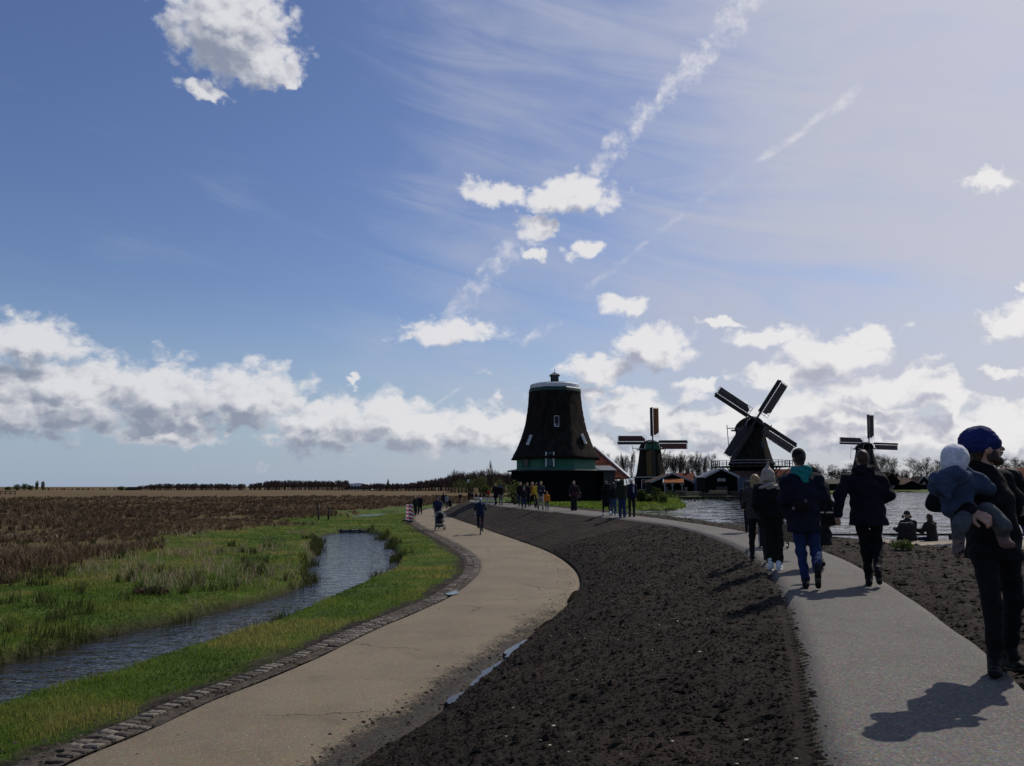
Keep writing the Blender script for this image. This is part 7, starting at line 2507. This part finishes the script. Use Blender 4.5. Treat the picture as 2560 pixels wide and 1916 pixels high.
def culvert():
    a, b = gp(818, 1327, DITCH_Z + .12), gp(938, 1326, DITCH_Z + .12)
    root = empty('culvert_beam', ((a[0] + b[0]) / 2, a[1], DITCH_Z))
    L = b[0] - a[0]
    mb = MB(); mb.box((0, .15, .02), (L, .30, .30)); mb.build('beam', plain('wet_concrete', (.12, .11, .10), .7, .3, 4, .4, 20), root)
    for i in range(5):
        mb = MB(); mb.tube([(-L / 2 + L * (i + .5) / 5, -.03, -.5), (-L / 2 + L * (i + .5) / 5, -.03, .22)], .06, 7); mb.build('pile', M_stonew, root)
    tag(root, 'low retaining beam closing the end of the ditch', 'beam')


culvert()


def guard_rail():
    a, b = Vector(at(1186, 1256, 66)), Vector(at(1244, 1251.5, 60))
    root = empty('guard_rail', (a.x, a.y, -.05)); o = Vector(root.location)
    t = b - a
    A = Vector((0, 0, .42)); B = Vector((t.x, t.y, .42))
    mb = MB()
    mb.bar(A, B, .05, .07); mb.bar(A + Vector((0, -.03, .07)), B + Vector((0, -.03, .07)), .05, .07)
    mb.build('rail', plain('galvanised_steel', (.33, .34, .35), .45, .2, 5, 0, 20, .5, .6), root)
    for k in range(4):
        q = A.lerp(B, (k + .3) / 4)
        mb = MB(); mb.box((q.x, q.y + .06, .20), (.10, .08, .5)); mb.build('post', M_metal, root)
    tag(root, 'low grey guard rail where the footpath bends away', 'guard rail')


guard_rail()


def fence(u0, u1, v0, v1, Y, n, label, mat, ground):
    x0, x1 = Xa(u0, Y), Xa(u1, Y); h = Za(v1, Y) - ground
    root = empty('rail_fence', ((x0 + x1) / 2, Y, ground))
    w = x1 - x0
    for k in range(n):
        mb = MB(); mb.box((-w / 2 + w * k / (n - 1), 0, h / 2), (.14, .14, h)); mb.build('post', mat, root)
    for q in (.45, .85):
        mb = MB(); mb.bar((-w / 2, -.09, h * q), (w / 2, -.09, h * q), .05, .16); mb.build('rail', mat, root)
    tag(root, label, 'fence')


fence(-60, 40, 1238, 1227, 230, 9, 'dark rail fence at the left edge of the meadow', M_stonew, -1.22)
fence(815, 900, 1228, 1223, 420, 9, 'low fence on the horizon before the white hall', M_stonew, -1.22)
fence(1372, 1388, 1268, 1236, 66, 4, 'short dark fence by the mill beside the child in orange', M_tar, -.08)


def bollard():
    Y = 60.5; x = Xa(1685, Y); g = gz(x, Y)
    root = empty('bollard', (x, Y, g))
    mb = MB(); mb.tube([(0, 0, -.05), (0, 0, .45)], .11, 10); mb.build('shaft', M_stonew, root)
    mb = MB(); mb.ring([(.45, .13), (.55, .13), (.62, .08), (.65, .02)], 10); mb.build('white_cap', M_white, root)
    tag(root, 'short post with pale cap on the tip of the tongue of land', 'bollard')
    x, y = Xa(1672, 61), 61.0
    root = empty('leaning_stake', (x, y, gz(x, y)))
    mb = MB(); mb.tube([(0, 0, -.05), (-.35, 0, .8)], .04, 6); mb.build('pole', M_stonew, root)
    mb = MB(); mb.tube([(-.25, 0, .55), (.2, .1, .62)], .02, 5); mb.build('cross_stick', M_stonew, root)
    tag(root, 'leaning stake in the plants near the tip of the tongue of land', 'stake')


bollard()
for i, (u, v, lb) in enumerate(((1737, 1254, 'small dark duck swimming nearer to the tongue of land'), (1820, 1254, 'dark duck swimming farther out, below the boathouse'))):
    x, y, _ = gp(u, v, RIVER_Z)
    d_ = empty('duck', (x, y, RIVER_Z - .05), i * 1.2)
    tag(d_, lb, 'duck', 'ducks on the river')
    s = 1.0 + i * .5
    sdf_mesh('body', [('e', (0, 0, .12 * s), (.13 * s, .26 * s, .13 * s)), ('c', (0, .17 * s, .15 * s), (0, .24 * s, .32 * s), .07 * s, .06 * s), ('e', (0, .26 * s, .35 * s), (.06 * s, .075 * s, .06 * s)), ('c', (0, .31 * s, .34 * s), (0, .38 * s, .32 * s), .025 * s, .018 * s), ('c', (0, -.2 * s, .15 * s), (0, -.34 * s, .22 * s), .06 * s, .02 * s)], cloth((.03, .026, .022)), d_, .03, .04)


# ------------------------------------------------------------------ wooden deck at the river
def deck():
    x0, x1 = Xa(2068, 20.3), 19.0
    ya, yb = 18.9, 22.1
    root = empty('river_deck', ((x0 + x1) / 2, (ya + yb) / 2, DECK_Z))
    W = x1 - x0; D = yb - ya
    mats = [plain('grey_deck_plank', (.215, .175, .130), .75, .35, 6, .4, 30, .3, stretch=(3, .4, 2)), plain('tan_deck_plank', (.265, .215, .155), .75, .35, 6, .4, 30, .3, stretch=(3, .4, 2))]
    n = int(W / .152); rr = random.Random(2)
    protos = []
    for m_ in mats:
        mb = MB(); mb.box((0, 0, -.025), (.142, D, .04)); mb.box((0, 0, -.0025), (.128, D - .01, .008)); protos.append(mb.build('plank', m_, root))
    for i in range(n):
        o = protos[i] if i < 2 else protos[rr.randint(0, 1)].copy()
        if i >= 2: COL.objects.link(o)
        o.location = (-W / 2 + .08 + i * .152, rr.uniform(-.012, .012), rr.uniform(-.004, .002)); o.rotation_euler = (0, 0, rr.uniform(-.003, .003))
    for yy in (-D / 2 + .06, 0, D / 2 - .06):
        mb = MB(); mb.box((0, yy, -.13), (W, .10, .16)); mb.build('beam', M_stonew, root)
    mb = MB(); mb.box((0, -D / 2 - .04, -.12), (W, .05, .20)); mb.build('front_board', M_plank, root)
    # kick rail on blocks along the water side
    for k in range(5):
        mb = MB(); mb.box((-W / 2 + W * (k + .5) / 5, D / 2 - .08, .14), (W / 5 - .12, .12, .06)); mb.build('kick_rail', M_stonew, root)
    for k in range(9):
        mb = MB(); mb.box((-W / 2 + W * (k + .5) / 9, D / 2 - .08, .055), (.22, .10, .11)); mb.build('rail_block', M_stonew, root)
    for k in range(6):
        for yy in (-D / 2 + .2, D / 2 - .2):
            mb = MB(); mb.tube([(-W / 2 + .4 + (W - .8) * k / 5, yy, -1.5), (-W / 2 + .4 + (W - .8) * k / 5, yy, -.14)], .09, 8); mb.build('pile', M_stonew, root)
    tag(root, 'wooden plank deck at the river edge with a low kick rail', 'deck')


deck()


# heap of dug mud on the meadow bank
x, y, _ = gp(378, 1490, MEADOW_Z)
mh = empty('mud_heap', (x, y, gz(x, y)))
sdf_mesh('earth', [('e', (0, 0, .0), (.40, .26, .12)), ('e', (.12, -.05, .05), (.2, .16, .12)), ('e', (-.2, .1, .03), (.2, .16, .10))], plain('dug_mud', (.055, .036, .022), .95, .6, 9, 1.0, 30, .1, bdist=.05), mh, .025, .06, .030, 30, 3)
tag(mh, 'brown heap of dug-up mud on the grass beyond the ditch', 'mud heap')
